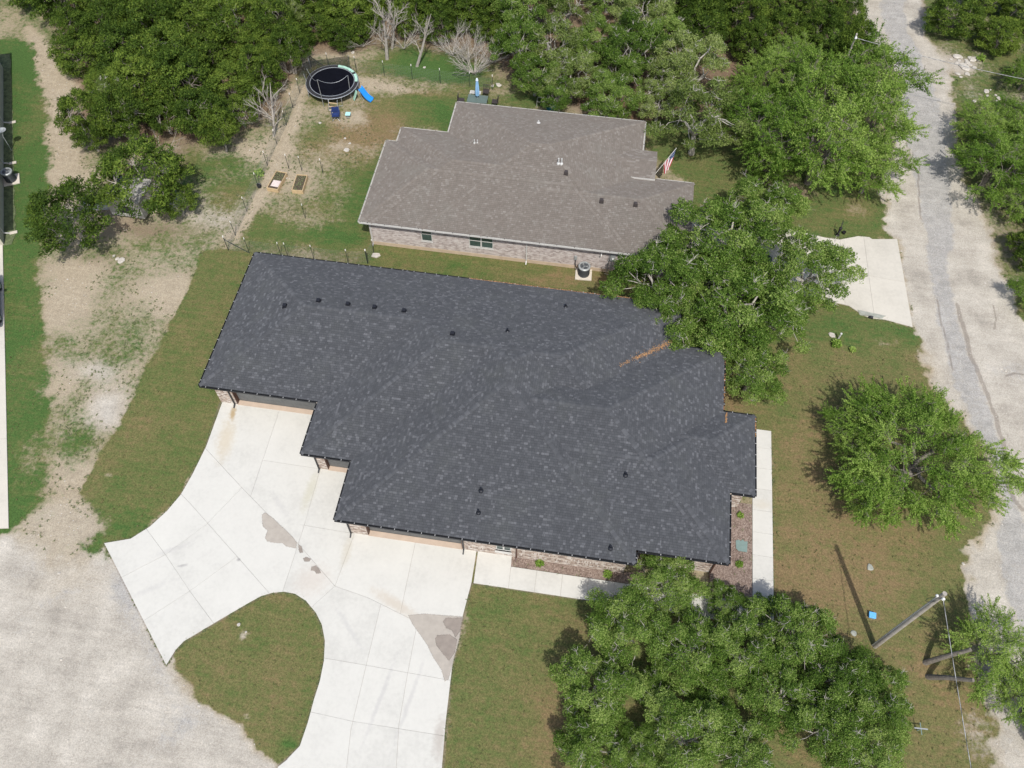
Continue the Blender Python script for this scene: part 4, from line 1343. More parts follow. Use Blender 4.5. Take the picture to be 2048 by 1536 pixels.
def pipe_vent(house, px, py, rects, ez, p, mat, n=1, h=0.35, r=0.05):
    x, y, z = on_roof(px, py, rects, ez, p)
    v = empty('vent_pipe', (x, y, z)); v.parent = house
    for i in range(n):
        mb = MB(); mb.lathe((i * 0.22 - 0.11 * (n - 1), 0, -0.1), [(r * 2.6, 0.06), (r * 2.2, 0.14), (r, 0.2), (r, 0.1 + h), (r * 0.7, 0.1 + h)], 12); mb.build('pipe', mat, v, smooth=False)


M['vent_black'] = simple('black_vent', (0.014, 0.015, 0.02), 0.4, 0.1)
M['vent_brown'] = simple('brown_vent', (0.05, 0.042, 0.04), 0.5, 0.1)
for a in [(570, 613), (637, 603), (696, 610), (749, 616), (808, 623), (905, 669)]: box_vent(house, a[0], a[1], BLK, EZ, PT, M['vent_black'])
for a in [(1015, 663), (1131, 614), (1251, 950), (962, 981), (957, 1025), (1221, 1096)]: pipe_vent(house, a[0], a[1], BLK, EZ, PT, M['vent_black'], 1, 0.28, 0.06)

# leaf litter caught in the roof valley and gutters
rl = random.Random(8)
lp = MB()
x0, y0, z0 = on_roof(1222, 739, BLK, EZ, PT); x1, y1, z1 = on_roof(1345, 684, BLK, EZ, PT)
for i in range(620):
    t_ = 0.12 + 0.88 * rl.random() ** 0.7
    if 0.28 < t_ < 0.36 and rl.random() < 0.85: continue
    w_ = 0.035 + 0.07 * t_ + (0.25 if rl.random() < 0.06 else 0)
    x = x0 + (x1 - x0) * t_ + rl.gauss(0, w_); y = y0 + (y1 - y0) * t_ + rl.gauss(0, w_)
    z = roof_z(BLK, EZ, PT, x, y) + 0.025 + rl.uniform(0, 0.03)
    an = rl.uniform(0, PI); s_ = rl.uniform(0.02, 0.04)
    lp.add([(x + s_ * math.cos(an + k * PI / 2) * (1 if k % 2 else 0.6), y + s_ * math.sin(an + k * PI / 2) * (1 if k % 2 else 0.6), z + rl.uniform(-.01, .01)) for k in range(4)], [(0, 1, 2, 3)])
for (ax, ay, bx, by, n) in ((-8, 35.19, 6.0, 35.19, 900), (8.88, 27.6, 8.88, 31.5, 70), (10.75, 26.0, 10.75, 27.3, 50), (8.9, 26.4, 9.0, 27.3, 60)):
    for i in range(n):
        t_ = rl.random(); x = ax + (bx - ax) * t_ + rl.uniform(-.04, .04); y = ay + (by - ay) * t_ + rl.uniform(-.04, .04); z = max(2.70, roof_z(BLK, EZ, PT, x, y) + 0.02) + rl.uniform(0, 0.03)
        an = rl.uniform(0, PI); s_ = rl.uniform(0.02, 0.04)
        lp.add([(x + s_ * math.cos(an + k * PI / 2), y + s_ * math.sin(an + k * PI / 2), z + rl.uniform(-.01, .01)) for k in range(4)], [(0, 1, 2, 3)])
o = lp.build('leaf_litter', M['litter']); tag(o, 'orange dead leaves caught in the valley of the charcoal roof', 'leaf litter', kind='stuff')

# ------------------------------------------------------------------ brown roofed house
BRN = [(-16.5, 2.0, 39.02, 47.3), (-15.7, 2.0, 39.02, 48.87), (-12.1, 2.5, 39.02, 52.42), (-8.0, 6.4, 39.02, 46.38)]
hb = empty('brown_roof_house', (0, 0, 0), 0, 'single storey pale brick house with a weathered brown shingle roof', 'house')
make_roof(hb, BRN, EZ, PT, (M['deck_brown'], M['shingle_brown']), 5, 300, 0.142, 0.10, 0.26, 0.12)
hang = MB()
Lx = [(-16.5, 47.3, -16.5, 39.02), (-16.5, 39.02, 6.4, 39.02), (2.5, 49.1, 2.5, 52.42), (2.5, 52.42, -12.1, 52.42), (-12.1, 52.42, -12.1, 48.99), (-12.22, 48.87, -15.7, 48.87), (-15.7, 48.87, -15.7, 47.42), (-15.82, 47.3, -16.5, 47.3), (6.4, 46.38, 3.7, 46.38)]
gutters(hb, Lx, EZ, M['white_paint'], M['white_paint'], hang, 1.2)
o = hang.build('gutter_hangers', M['vent_brown'], hb); o['kind'] = 'stuff'
y0 = 39.5
bw = lambda *a, **k: brick_wall(hb, *a, mat=M['brick_pale'], mort=M['mortar_light'], **k)
w1a, z1a = gy(843.5, 483.5, y0); w1b, _ = gy(865.5, 485.5, y0); w2a, z2a = gy(938, 486, y0); w2b, _ = gy(986.5, 492, y0)
bw(-16.05, y0, 5.97, y0, WT, openings=[(w1a + 16.05, w1b + 16.05, 0.95, 2.3), (w2a + 16.05, w2b + 16.05, 0.95, 2.15)], z0=0.34,
   soldier=[(w1a + 15.95, w1b + 16.15, 0.79, 0.9), (w2a + 15.95, w2b + 16.15, 0.79, 0.9)])
for s in [(5.97, y0, 5.97, 45.95), (5.97, 45.95, 2.05, 45.95), (2.05, 45.95, 2.05, 52.0), (2.05, 52.0, -11.65, 52.0), (-11.65, 52.0, -11.65, 48.45), (-11.65, 48.45, -15.25, 48.45), (-15.25, 48.45, -15.25, 46.9), (-15.25, 46.9, -16.05, 46.9), (-16.05, 46.9, -16.05, y0)]:
    op = [(0.7, 5.6, 0, 2.2)] if s[0] == 5.97 and s[2] == 5.97 else []
    bw(*s, WT, openings=op)
window_s(hb, w1a, w1b, 0.95, 2.3, y0, 1); window_s(hb, w2a, w2b, 0.95, 2.15, y0, 2)
mb = MB(); mb.box(-16.09, 6.0, y0 - 0.035, y0 - 0.016, 0, 0.32); mb.build('foundation', M['foundation'], hb)
mb = MB(); mb.box(5.9, 5.95, 40.2, 45.1, 0.05, 2.2); mb.build('garage_door', M['door_white'], hb)
downspout(hb, -15.93, y0, M['white_paint']); downspout(hb, g(1053.6, 520)[0], y0, M['white_paint']); downspout(hb, gy(1204, 500, y0)[0], y0, M['white_paint'], short=1.9)
# entry gable, raised above the main roof
mb = MB(); gx0, gx1, ga, gb, gz = -0.4, 3.55, 46.05, 48.9, 3.05
gm = (ga + gb) / 2; gr = gz + 0.45
mb.add([(gx0, ga, gz), (gx1, ga, gz), (gx1, gm, gr), (gx0, gm, gr), (gx0, gb, gz), (gx1, gb, gz), (gx0, ga, gz - .2), (gx1, ga, gz - .2), (gx0, gb, gz - .2), (gx1, gb, gz - .2)],
       [(0, 1, 2, 3), (3, 2, 5, 4), (6, 7, 1, 0), (4, 5, 9, 8), (1, 7, 9, 5, 2), (0, 3, 4, 8, 6), (6, 8, 9, 7)])
er = mb.build('entry_gable', M['deck_brown'], hb)
mb = MB(); mb.use_a = True
rnd = random.Random(77)
for side in (0, 1):
    k = 0
    while k * 0.134 < (gb - ga) / 2 - 0.01:
        ya = k * 0.134; yb_ = min((gb - ga) / 2, ya + 0.134)
        x = gx0
        while x < gx1:
            w = min(rnd.uniform(0.18, 0.42), gx1 - x + 0.02); sl_ = 0.45 / ((gb - ga) / 2)
            za, zb = gz + ya * sl_ + 0.014, gz + yb_ * sl_ + 0.004
            Y = (lambda q: ga + q) if side == 0 else (lambda q: gb - q)
            mb.add([(x, Y(ya), za), (x + w - 0.006, Y(ya), za), (x + w - 0.006, Y(yb_), zb), (x, Y(yb_), zb), (x, Y(ya), za - .016), (x + w - 0.006, Y(ya), za - .016)], [(0, 1, 2, 3), (4, 5, 1, 0)], rnd.choice([rnd.uniform(.1, .6), rnd.uniform(.1, .6), rnd.uniform(.75, 1)]))
            x += w
        k += 1
o = mb.build('shingles', M['shingle_brown'], er); o['kind'] = 'stuff'
mb = MB(); mb.box(gx0 + 0.05, gx1 + 0.02, ga - 0.03, ga, gz - 0.24, gz - 0.02); mb.box(gx0 + .05, gx1 + 0.02, gb, gb + 0.03, gz - 0.24, gz - 0.02); mb.build('fascia', M['white_paint'], hb)
for yy in (46.4, 48.65):
    mb = MB(); mb.box(3.2, 3.36, yy - 0.08, yy + 0.08, 0, gz - 0.2); mb.build('porch_post', M['white_paint'], hb)
mb = MB(); mb.box(2.06, 3.6, 46.0, 49.0, 0, 0.12); mb.build('porch_floor', M['pad'], hb)
for a in [(1132, 347), (1203, 403), (1271, 410)]: box_vent(hb, a[0], a[1], BRN, EZ, PT, M['vent_brown'], 0.17)
pipe_vent(hb, 1120, 327, BRN, EZ, PT, M['pipe_white'], 2, 0.45, 0.05); pipe_vent(hb, 952, 286, BRN, EZ, PT, M['pipe_white'], 2, 0.3, 0.035); pipe_vent(hb, 1077, 246, BRN, EZ, PT, M['pipe_white'], 1, 0.2, 0.06)
xm, zm = gy(1226, 512, y0)
mb = MB(); mb.box(xm - 0.17, xm + 0.17, y0 - 0.16, y0 - 0.016, 1.35, 1.95); mb.build('meter_box', M['steel_light'], hb)
mb = MB(); mb.tube([(xm - 0.25, y0 - 0.06, 0.1), (xm - 0.25, y0 - 0.06, 2.5)], 0.025, 8); mb.tube([(xm - 0.05, y0 - 0.06, 0.1), (xm - 0.05, y0 - 0.06, 1.35)], 0.025, 8); mb.build('conduit', M['steel_light'], hb)
mb = MB(); mb.lathe((xm + 0.02, y0 - 0.17, 1.6), [(0.09, 0), (0.09, 0.05), (0.05, 0.1)], 12); mb.build('meter', M['pipe_white'], hb)
xb_, _ = gy(1150, 530, y0)
mb = MB(); mb.box(xb_ - 0.1, xb_ + 0.1, y0 - 0.12, y0 - 0.016, 1.0, 1.35); mb.build('disconnect_box', M['steel_light'], hb)
mb = MB(); mb.tube([(xb_, y0 - 0.07, 1.0), (xb_, y0 - 0.1, 0.6), (xb_ + 0.08, y0 - 0.25, 0.45), (xb_ + 0.2, y0 - 0.5, 0.5)], 0.03, 8); mb.build('refrigerant_line', M['rubber'], hb)

# ------------------------------------------------------------------ far left house
a = g(7, 138); b_ = g(8, 490)
a = Vector((a[0], a[1], 0)); b_ = Vector((b_[0], b_[1], 0))
u = (a - b_).normalized(); n_ = Vector((u.y, -u.x, 0))
LL = (a - b_).length
hl = empty('left_neighbour_house', tuple(b_), math.atan2(u.y, u.x), 'house with a cream wall at the left edge of the photo', 'house')
mb = MB(); mb.box(0, LL, 0, 12, 0, 2.6); hw2 = mb.build('wall', M['siding'], hl)
for k in range(14):
    mb = MB(); mb.box(0.0, LL, -0.02, -0.002, 0.14 + k * 0.175, 0.14 + k * 0.175 + 0.165); mb.build('siding_board', M['siding'], hw2)
mb = MB()
ov = 0.4
h_ = (12 + 2 * ov) / 2
mb.add([(-ov, -ov, 2.6), (LL + ov, -ov, 2.6), (LL + ov, 12 + ov, 2.6), (-ov, 12 + ov, 2.6), (-ov + h_, 6, 2.6 + h_ * .4), (LL + ov - h_, 6, 2.6 + h_ * .4)], [(0, 1, 5, 4), (2, 3, 4, 5), (0, 4, 3), (1, 2, 5), (3, 2, 1, 0)])
rr_ = mb.build('roof', M['deck_brown'], hl)
for s_ in (1.0, 8.6, 13.5):
    mb = MB(); mb.bar((s_, -0.38, 2.5), (s_, -0.08, 2.2), 0.06, 0.07); mb.bar((s_, -0.08, 2.2), (s_, -0.08, 0.2), 0.06, 0.07, up=(1, 0, 0)); mb.bar((s_, -0.08, 0.2), (s_, -0.45, 0.06), 0.06, 0.08); mb.build('downspout', M['white_paint'], hl)
    mb = MB(); mb.box(s_ - 0.12, s_ + 0.12, -0.95, -0.42, 0.03, 0.08); mb.build('splash_block', M['pad'], hl)
# dish on the wall
c_ = Vector((*g(4, 263, 2.2), 2.2)) if True else None
dish = empty('satellite_dish', (g(5, 262, 1.9)[0], g(5, 262, 1.9)[1], 1.9), 0, 'small grey satellite dish beside the wall at the left edge', 'dish')
mb = MB(); mb.lathe((0, 0, 0), [(0.05, 0), (0.16, 0.02), (0.28, 0.08), (0.30, 0.10), (0.27, 0.09), (0.12, 0.035)], 18); mb.build('reflector', M['steel_light'], dish)
mb = MB(); mb.tube([(0, 0, 0), (-0.15, -0.1, -0.4), (-0.2, -0.1, -1.9)], 0.03, 8); mb.build('mast', M['silver'], dish)
mb = MB(); mb.tube([(0.1, -0.25, 0.1), (0.15, -0.2, 0.35), (0.1, -0.02, 0.42)], 0.015, 6); mb.build('feed_arm', M['silver'], dish)


def condenser(px, py, rz, label):
    x, y = g(px, py)
    r = empty('air_conditioner', (x, y, 0), rz, label, 'air conditioner', 'outdoor air conditioner units')
    mb = MB(); mb.box(-0.58, 0.58, -0.55, 0.55, 0, 0.1); mb.build('pad', M['pad'], r, bevel=0.015)
    mb = MB(); mb.lathe((0, 0, 0.1), [(0.40, 0), (0.40, 0.75), (0.36, 0.76)], 28); mb.build('coil_housing', M['steel_dark'], r)
    mb = MB()
    for k in range(9): mb.lathe((0, 0, 0.14 + k * 0.082), [(0.405, 0.0), (0.412, 0.008), (0.412, 0.016), (0.405, 0.024)], 28)
    mb.build('louvre_ring', M['vent_black'], r)
    mb = MB()
    n = 28; vs = []; fs = []
    for (rr, z) in ((0.43, 0.84), (0.43, 0.92), (0.38, 0.96), (0.31, 0.95), (0.30, 0.88)):
        for k in range(n): vs.append((rr * math.cos(2 * PI * k / n), rr * math.sin(2 * PI * k / n), z))
    for i in range(4):
        for k in range(n): fs.append((i * n + k, i * n + (k + 1) % n, (i + 1) * n + (k + 1) % n, (i + 1) * n + k))
    mb.add(vs, fs); mb.build('top_ring', M['steel_light'], r)
    mb = MB()
    for k in range(3):
        an = 2 * PI * k / 3
        mb.add([(0.04 * math.cos(an), 0.04 * math.sin(an), 0.89), (0.28 * math.cos(an - .35), 0.28 * math.sin(an - .35), 0.885), (0.28 * math.cos(an + .35), 0.28 * math.sin(an + .35), 0.91)], [(0, 1, 2)])
    mb.lathe((0, 0, 0.87), [(0.07, 0), (0.07, 0.05), (0.04, 0.06)], 12)
    mb.build('fan', M['steel_light'], r)
    mb = MB()
    for rr in (0.1, 0.17, 0.24): mb.tube([(rr * math.cos(2 * PI * k / 20), rr * math.sin(2 * PI * k / 20), 0.95) for k in range(21)], 0.006, 4, False)
    for k in range(4): mb.tube([(0.32 * math.cos(k * PI / 4), 0.32 * math.sin(k * PI / 4), 0.95), (-0.32 * math.cos(k * PI / 4), -0.32 * math.sin(k * PI / 4), 0.95)], 0.006, 4)
    mb.build('fan_guard', M['steel_dark'], r)
    return r


condenser(1167, 549, 0.05, 'round grey air conditioner on a pad against the pale brick wall')
condenser(24, 361, 0.5, 'round grey air conditioner on a pad beside the wall at the left edge')


# ------------------------------------------------------------------ fences
def tpost(mb, cap, x, y, h=1.5, z=0.0):
    mb.box(x - 0.02, x + 0.02, y - 0.005, y + 0.005, z, z + h - 0.16); mb.box(x - 0.005, x + 0.005, y - 0.022, y + 0.022, z, z + h - 0.161)
    cap.box(x - 0.024, x + 0.024, y - 0.024, y + 0.024, z + h - 0.16, z + h)


def tfence(pix, label, braces=()):
    P_ = gp(pix)
    r = empty('wire_fence', (P_[0][0], P_[0][1], 0), 0, label, 'fence')
    for (x, y) in P_:
        pm = MB(); cm = MB(); tpost(pm, cm, x, y)
        po = pm.build('post', M['post_green'], r, world=True)
        cm.v = [(a - P_[0][0], b_ - P_[0][1], c) for a, b_, c in cm.v]
        cm.build('post_tip', M['post_cap'], po)
    wm = MB()
    for i in range(len(P_) - 1):
        a = Vector((*P_[i], 0)); b_ = Vector((*P_[i + 1], 0)); L = (b_ - a).length
        for k in range(9):
            z = 0.05 + k * 0.148
            wm.tube([a + Vector((0, 0, z)), b_ + Vector((0, 0, z))], 0.0035, 3, False)
        for k in range(int(L / 0.15)):
            p = a.lerp(b_, (k + 0.5) / int(L / 0.15)); wm.tube([p + Vector((0, 0, 0.03)), p + Vector((0, 0, 1.24))], 0.0028, 3, False)
    o = wm.build('wire_mesh', M['wire'], r, world=True); o['kind'] = 'stuff'
    for i, (qx, qy) in braces:
        a = Vector((*P_[i], 1.1)); q = g(qx, qy)
        bm = MB(); bm.tube([a, (q[0], q[1], 0.05)], 0.03, 6); bm.build('brace', M['post_green'], r, world=True)
    return r


tfence([(457, 500), (471, 471), (494, 423), (517, 375), (535, 332), (554, 289), (573, 251), (586, 216), (600, 187), (612, 160), (623, 134)], 'dark metal post fence running up the left side of the bare backyard path', ((0, (500, 507)), (10, (655, 138))))
tfence([(623, 133), (658, 136), (713, 143), (769, 152), (825, 159), (881, 167), (940, 174), (985, 180)], 'dark metal post fence between the trampoline and the woods', ((6, (905, 150)),))
tfence([(457, 501), (498, 504), (563, 513), (576, 514), (628, 519), (697, 527), (735, 527)], 'dark metal post fence just behind the charcoal roof', ())
tfence([(736, 527), (748, 507)], 'two post gate end of fence beside the corner of the pale brick house', ())
for px, py, lb in ((578, 338, 'dark metal post with a white tip just above the left garden bed'), (604, 342, 'dark metal post with a white tip just above the right garden bed'), (646, 347, 'dark metal post with a white tip well right of the garden beds'), (611, 437, 'dark metal post with a white tip below the garden beds'), (751, 485, 'dark metal post against the corner of the pale brick wall')):
    x, y = g(px, py)
    r = empty('metal_post', (x, y, 0), 0, lb, 'post', 'metal posts standing free in the backyard')
    pm = MB(); cm = MB(); tpost(pm, cm, 0, 0); pm.build('stake', M['post_green'], r); cm.build('tip', M['post_cap'], r)
x, y = g(516, 374)
mb = MB(); mb.lathe((0, 0, 0), [(0.14, 0), (0.17, 0.28), (0.15, 0.28), (0.13, 0.2)], 16)
r = empty('bucket', (x + 0.12, y, 0), 0, 'black bucket at the foot of a fence post left of the garden beds', 'bucket'); mb.build('tub', M['rubber'], r)
mb = MB(); mb.tube([(0.16 * math.cos(a_), 0, 0.28 + 0.14 * math.sin(a_)) for a_ in [PI * k / 8 for k in range(9)]], 0.008, 5); mb.build('handle', M['silver'], r)
x, y = g(752, 511)
mb = MB(); mb.prism([(-0.3, -0.18), (0.1, -0.24), (0.34, 0.0), (0.2, 0.2), (-0.25, 0.16)], 0, 0.07)
r = empty('stepping_stone', (x, y, 0), 0, 'pale flat stone on the grass by the corner of the brick house', 'stone'); mb.build('slab', M['stone'], r)


def raised_bed(px, label, board):
    P_ = [Vector((*g(a, b_, 0.35), 0)) for a, b_ in px]     # NW NE SE SW corners at the top
    c = sum(P_, Vector()) / 4
    u = (P_[1] - P_[0] + P_[2] - P_[3]); wx = u.length / 4; rz = math.atan2(u.y, u.x)
    v = (P_[0] - P_[3] + P_[1] - P_[2]); wy = v.length / 4
    r = empty('raised_garden_bed', tuple(c), rz, label, 'garden bed', 'raised garden beds')
    t = 0.045
    for k in range(2):
        z0 = k * 0.175; z1 = z0 + 0.168
        for nm, b in (('b', (-wx, wx, -wy, -wy + t)), ('b', (-wx, wx, wy - t, wy)), ('b', (-wx, -wx + t, -wy + t, wy - t)), ('b', (wx - t, wx, -wy + t, wy - t))):
            mb = MB(); mb.box(*b, z0, z1); mb.build('board', M['wood_new'], r)
    mb = MB(); mb.box(-wx + t, wx - t, -wy + t, wy - t, 0.0, 0.27); mb.build('soil', M['soil'], r)
    rs_ = random.Random(int(px[0][0]))
    mb = MB(); mb.use_a = True
    for k in range(160):
        x = rs_.uniform(-wx + .1, wx - .1); y = rs_.uniform(-wy * (0.9 if not board else 0.1), wy - .1); a_ = rs_.uniform(0, 2 * PI); s_ = rs_.uniform(0.03, 0.09)
        z = 0.28 + rs_.uniform(0.0, 0.06)
        mb.add([(x, y, z), (x + s_ * math.cos(a_ - .4), y + s_ * math.sin(a_ - .4), z + .02), (x + 1.4 * s_ * math.cos(a_), y + 1.4 * s_ * math.sin(a_), z), (x + s_ * math.cos(a_ + .4), y + s_ * math.sin(a_ + .4), z + .02)], [(0, 1, 2, 3)], rs_.random())
    o = mb.build('seedlings', M['leaf_weed'], r); o['kind'] = 'stuff'
    return r, c, rz, wx, wy


r, c, rz, wx, wy = raised_bed([(549, 341), (572, 344), (557, 380), (536, 375)], 'left pale pine garden bed with a pinkish board lying in it', True)
bd = empty('pinkish_board', (c.x - 0.02, c.y - wy * 0.45, 0.36), rz, 'pinkish board lying on the front half of the left garden bed', 'board')
mb = MB(); mb.box(-wx * 0.5, wx * 0.85, -wy * 0.32, wy * 0.36, 0, 0.03); mb.build('sheet', M['paper'], bd)
raised_bed([(594, 348), (616, 350), (604, 381), (582, 380)], 'right pale pine garden bed full of dark soil', False)

# ------------------------------------------------------------------ trampoline and play things
cxy = [g(611, 168, .85), g(714, 168, .85), g(663, 120, .85), g(663, 209, .85)]
tx = (cxy[0][0] + cxy[1][0]) / 2; ty = (cxy[2][1] + cxy[3][1]) / 2
TR = 2.15
tr = empty('trampoline', (tx, ty, 0), 0, 'round black trampoline with a sagging safety net at the edge of the woods', 'trampoline')


def ring(r0, r1, z0, z1, n=48):
    vs = []; fs = []
    for (rr, z) in ((r0, z0), (r1, z0), (r1, z1), (r0, z1)):
        for k in range(n): vs.append((rr * math.cos(2 * PI * k / n), rr * math.sin(2 * PI * k / n), z))
    for i in range(4):
        j = (i + 1) % 4
        for k in range(n): fs.append((i * n + k, i * n + (k + 1) % n, j * n + (k + 1) % n, j * n + k))
    return vs, fs


mb = MB(); mb.lathe((0, 0, 0.83), [(1.86, 0), (1.86, 0.01)], 48); mb.build('jumping_mat', M['mat_black'], tr)
mb = MB(); mb.add(*ring(1.84, TR, 0.845, 0.875)); mb.build('edge_padding', M['rubber'], tr)
mb = MB(); mb.add(*ring(1.80, 1.85, 0.85, 0.885)); mb.build('mat_rim', M['silver'], tr)
mb = MB(); mb.tube([(TR * math.cos(2 * PI * k / 48), TR * math.sin(2 * PI * k / 48), 0.85) for k in range(49)], 0.03, 6, False); mb.build('frame_ring', M['silver'], tr)
for k in range(4):
    an = k * PI / 2 + 0.35
    mb = MB()
    a0 = (TR * math.cos(an - .25), TR * math.sin(an - .25)); a1 = (TR * math.cos(an + .25), TR * math.sin(an + .25))
    mb.tube([(*a0, 0.85), (*a0, 0.03), (*a1, 0.03), (*a1, 0.85)], 0.022, 6); mb.build('leg', M['silver'], tr)
# mint pads on the upper right edge
for a0, a1 in ((0.25 * PI, 0.50 * PI), (0.05 * PI, 0.20 * PI)):
    mb = MB(); n = 10
    vs = []
    for k in range(n + 1):
        an = a0 + (a1 - a0) * k / n
        for rr, z in ((1.88, 0.885), (2.1, 0.885), (2.1, 0.935), (1.88, 0.935)): vs.append((rr * math.cos(an), rr * math.sin(an), z + 0.015 * math.sin(k * 2.1)))
    fs = []
    for k in range(n):
        for i in range(4): fs.append((k * 4 + i, k * 4 + (i + 1) % 4, (k + 1) * 4 + (i + 1) % 4, (k + 1) * 4 + i))
    mb.add(vs, fs); mb.build('mint_pad', M['mint'], tr)
poles = [(-1.98, 0.95, 1.75), (0.95, 1.98, 1.6), (-0.25, -2.19, 2.35), (1.75, -0.9, 2.0), (-2.1, -0.3, 1.2)]
tops = []
for (x, y, h) in poles:
    mb = MB(); lean = 0.10
    tp = (x * (1 + lean * 0.4), y * (1 + lean * 0.4), 0.4 + h)
    mb.tube([(x, y, 0.05), (x, y, 0.9), tp], 0.022, 6); mb.build('net_pole', M['silver'], tr)


def netmat():
    m, t, b = newmat('black_mesh_net')
    b.inputs['Base Color'].default_value = (0.012, 0.013, 0.012, 1)
    b.inputs['Roughness'].default_value = 0.9
    tc = t.nodes.new('ShaderNodeTexCoord')
    wv = noise(t, 140, 2, 0.5, tc.outputs['Object'])
    tr_ = t.nodes.new('ShaderNodeBsdfTransparent'); mx = t.nodes.new('ShaderNodeMixShader')
    t.links.new(maprange(t, wv, 0.40, 0.52, 0.25, 0.8), mx.inputs[0])
    t.links.new(tr_.outputs[0], mx.inputs[1]); t.links.new(b.outputs[0], mx.inputs[2])
    t.links.new(mx.outputs[0], t.nodes['Material Output'].inputs[0])
    return m


M['net'] = netmat()
vs = []; fs = []; n = 24
for k in range(n + 1):
    an = 0.33 * PI + (1.02 * PI - 0.33 * PI) * k / n
    sag = 0.55 + 0.75 * (abs(k - n * 0.42) / (n * 0.5)) ** 1.6
    for j in range(5):
        f_ = j / 4
        rr = TR * (1 + 0.05 * f_) - 0.2 * math.sin(PI * f_) * (1 if k > n * 0.6 else 0.3)
        vs.append((rr * math.cos(an), rr * math.sin(an), 0.88 + min(sag, 1.45) * f_))
for k in range(n):
    for j in range(4): fs.append((k * 5 + j, (k + 1) * 5 + j, (k + 1) * 5 + j + 1, k * 5 + j + 1))
mb = MB(); mb.add(vs, fs); mb.build('net', M['net'], tr, smooth=True)
# drooping net rope across the front
mb = MB()
A_ = Vector((-2.05, 0.2, 1.75)); B_ = Vector((-0.26, -2.2, 2.7)); C_ = Vector((1.75, -0.9, 2.35))
for P_, Q in ((A_, B_), (B_, C_)):
    pts = [P_.lerp(Q, k / 10) - Vector((0, 0, 1.0 * (1 - (2 * k / 10 - 1) ** 2) * 0.5)) for k in range(11)]
    mb.tube(pts, 0.014, 5, False)
mb.build('net_rope', M['silver'], tr)
ld = empty('trampoline_ladder', (tx + 0.6, ty - TR - 0.05, 0), 0, 'short metal ladder leaning on the front edge of the trampoline', 'ladder')
for s_ in (-0.3, 0.42):
    mb = MB(); mb.tube([(s_, 0, 0.9), (s_, -0.38, 0.0)], 0.022, 6); mb.build('rail', M['silver'], ld)
for k in range(3):
    mb = MB(); f_ = 0.1 + k * 0.3; mb.box(-0.28, 0.40, -0.38 * (1 - f_) - 0.04, -0.38 * (1 - f_) + 0.04, 0.9 * f_ - 0.01, 0.9 * f_ + 0.02); mb.build('rung', M['wood_new'] if k else M['paper'], ld)
# slide
a = Vector((*g(720, 178, .85), .9)); b_ = Vector((*g(744, 203), 0.08))
sldr = empty('slide', (b_.x, b_.y, 0), 0, 'bright blue plastic slide hanging off the right side of the trampoline', 'slide')
mb = MB(); d = (a - b_); s = Vector((-d.y, d.x, 0)).normalized() * 0.24
vs = []; nn = 8
for k in range(nn + 1):
    p = b_ + d * k / nn + Vector((0, 0, -0.16 * math.sin(PI * min(1, k / nn * 1.2)))) - Vector((b_.x, b_.y, 0))
    for q, h in ((-1.15, 0.14), (-1, 0.14), (-0.9, 0.02), (0.9, 0.02), (1, 0.14), (1.15, 0.14), (1.0, -0.03), (-1.0, -0.03)): vs.append(tuple(p + s * q + Vector((0, 0, h))))
fs = []
for k in range(nn):
    for i in range(8): fs.append((k * 8 + i, k * 8 + (i + 1) % 8, (k + 1) * 8 + (i + 1) % 8, (k + 1) * 8 + i))
fs.append(tuple(range(8))); fs.append(tuple(nn * 8 + i for i in range(7, -1, -1)))
mb.add(vs, fs); mb.build('chute', M['blue_slide'], sldr)
mb = MB(); L0 = a - Vector((b_.x, b_.y, 0))
for q in (-1, 1): mb.tube([L0 + s * q, L0 + s * q - d.normalized() * 0.35 + Vector((0.1, 0, -0.85))], 0.02, 6)
mb.build('support', M['silver'], sldr)
a = Vector((*g(713, 183, .8), .85)); b_ = Vector((*g(708, 201), 0.1))
fp = empty('foam_pad', (b_.x, b_.y, 0), 0, 'mint green pad drooping from the trampoline edge beside the blue slide', 'pad')
mb = MB(); o_ = Vector((b_.x, b_.y, 0)); mb.bar(a - o_, b_ - o_, 0.3, 0.06); mb.build('cushion', M['mint'], fp)


def camp_chair(px, py, rz, mat, label, s=1.0, low=False):
    x, y = g(px, py)
    r = empty('folding_chair', (x, y, 0), rz, label, 'chair')
    w = 0.28 * s; d = 0.26 * s; h = 0.42 * s
    mb = MB()
    for sx in (-1, 1):
        mb.tube([(sx * w, -d, 0), (-sx * w * .2, d * .2, h * .6), (-sx * w, d, h * 1.0)], 0.012, 5)
    mb.build('crossed_legs', M['silver'], r)
    for sx in (-1, 1):
        for sy in (-1, 1):
            mb = MB(); mb.tube([(sx * w, sy * d, 0), (sx * w, sy * d, h if sy < 0 else h * 2.0)], 0.014, 5); mb.build('leg', M['silver'], r)
    mb = MB(); mb.add([(-w, -d, h), (w, -d, h), (w, d, h - .03), (-w, d, h - .03), (-w, 0, h - .07), (w, 0, h - .07)], [(0, 1, 5, 4), (4, 5, 2, 3)])
    mb.v += [(a, b_, c - .015) for a, b_, c in mb.v]; mb.f += [(7, 6, 10, 11), (11, 10, 9, 8)]; mb.a = [.5] * len(mb.v)
    mb.build('seat', mat, r)
    mb = MB(); mb.add([(-w, d, h), (w, d, h), (w, d + 0.06, h * 2.0), (-w, d + 0.06, h * 2.0), (-w, d + 0.02, h), (w, d + 0.02, h), (w, d + 0.08, h * 2.0), (-w, d + 0.08, h * 2.0)], [(0, 1, 2, 3), (7, 6, 5, 4), (0, 4, 5, 1), (3, 2, 6, 7)]); mb.build('backrest', mat, r)
    for sx in (-1, 1):
        mb = MB(); mb.box(sx * w - 0.03, sx * w + 0.03, -d, d, h * 1.4, h * 1.4 + 0.02); mb.build('armrest', mat, r)
    return r


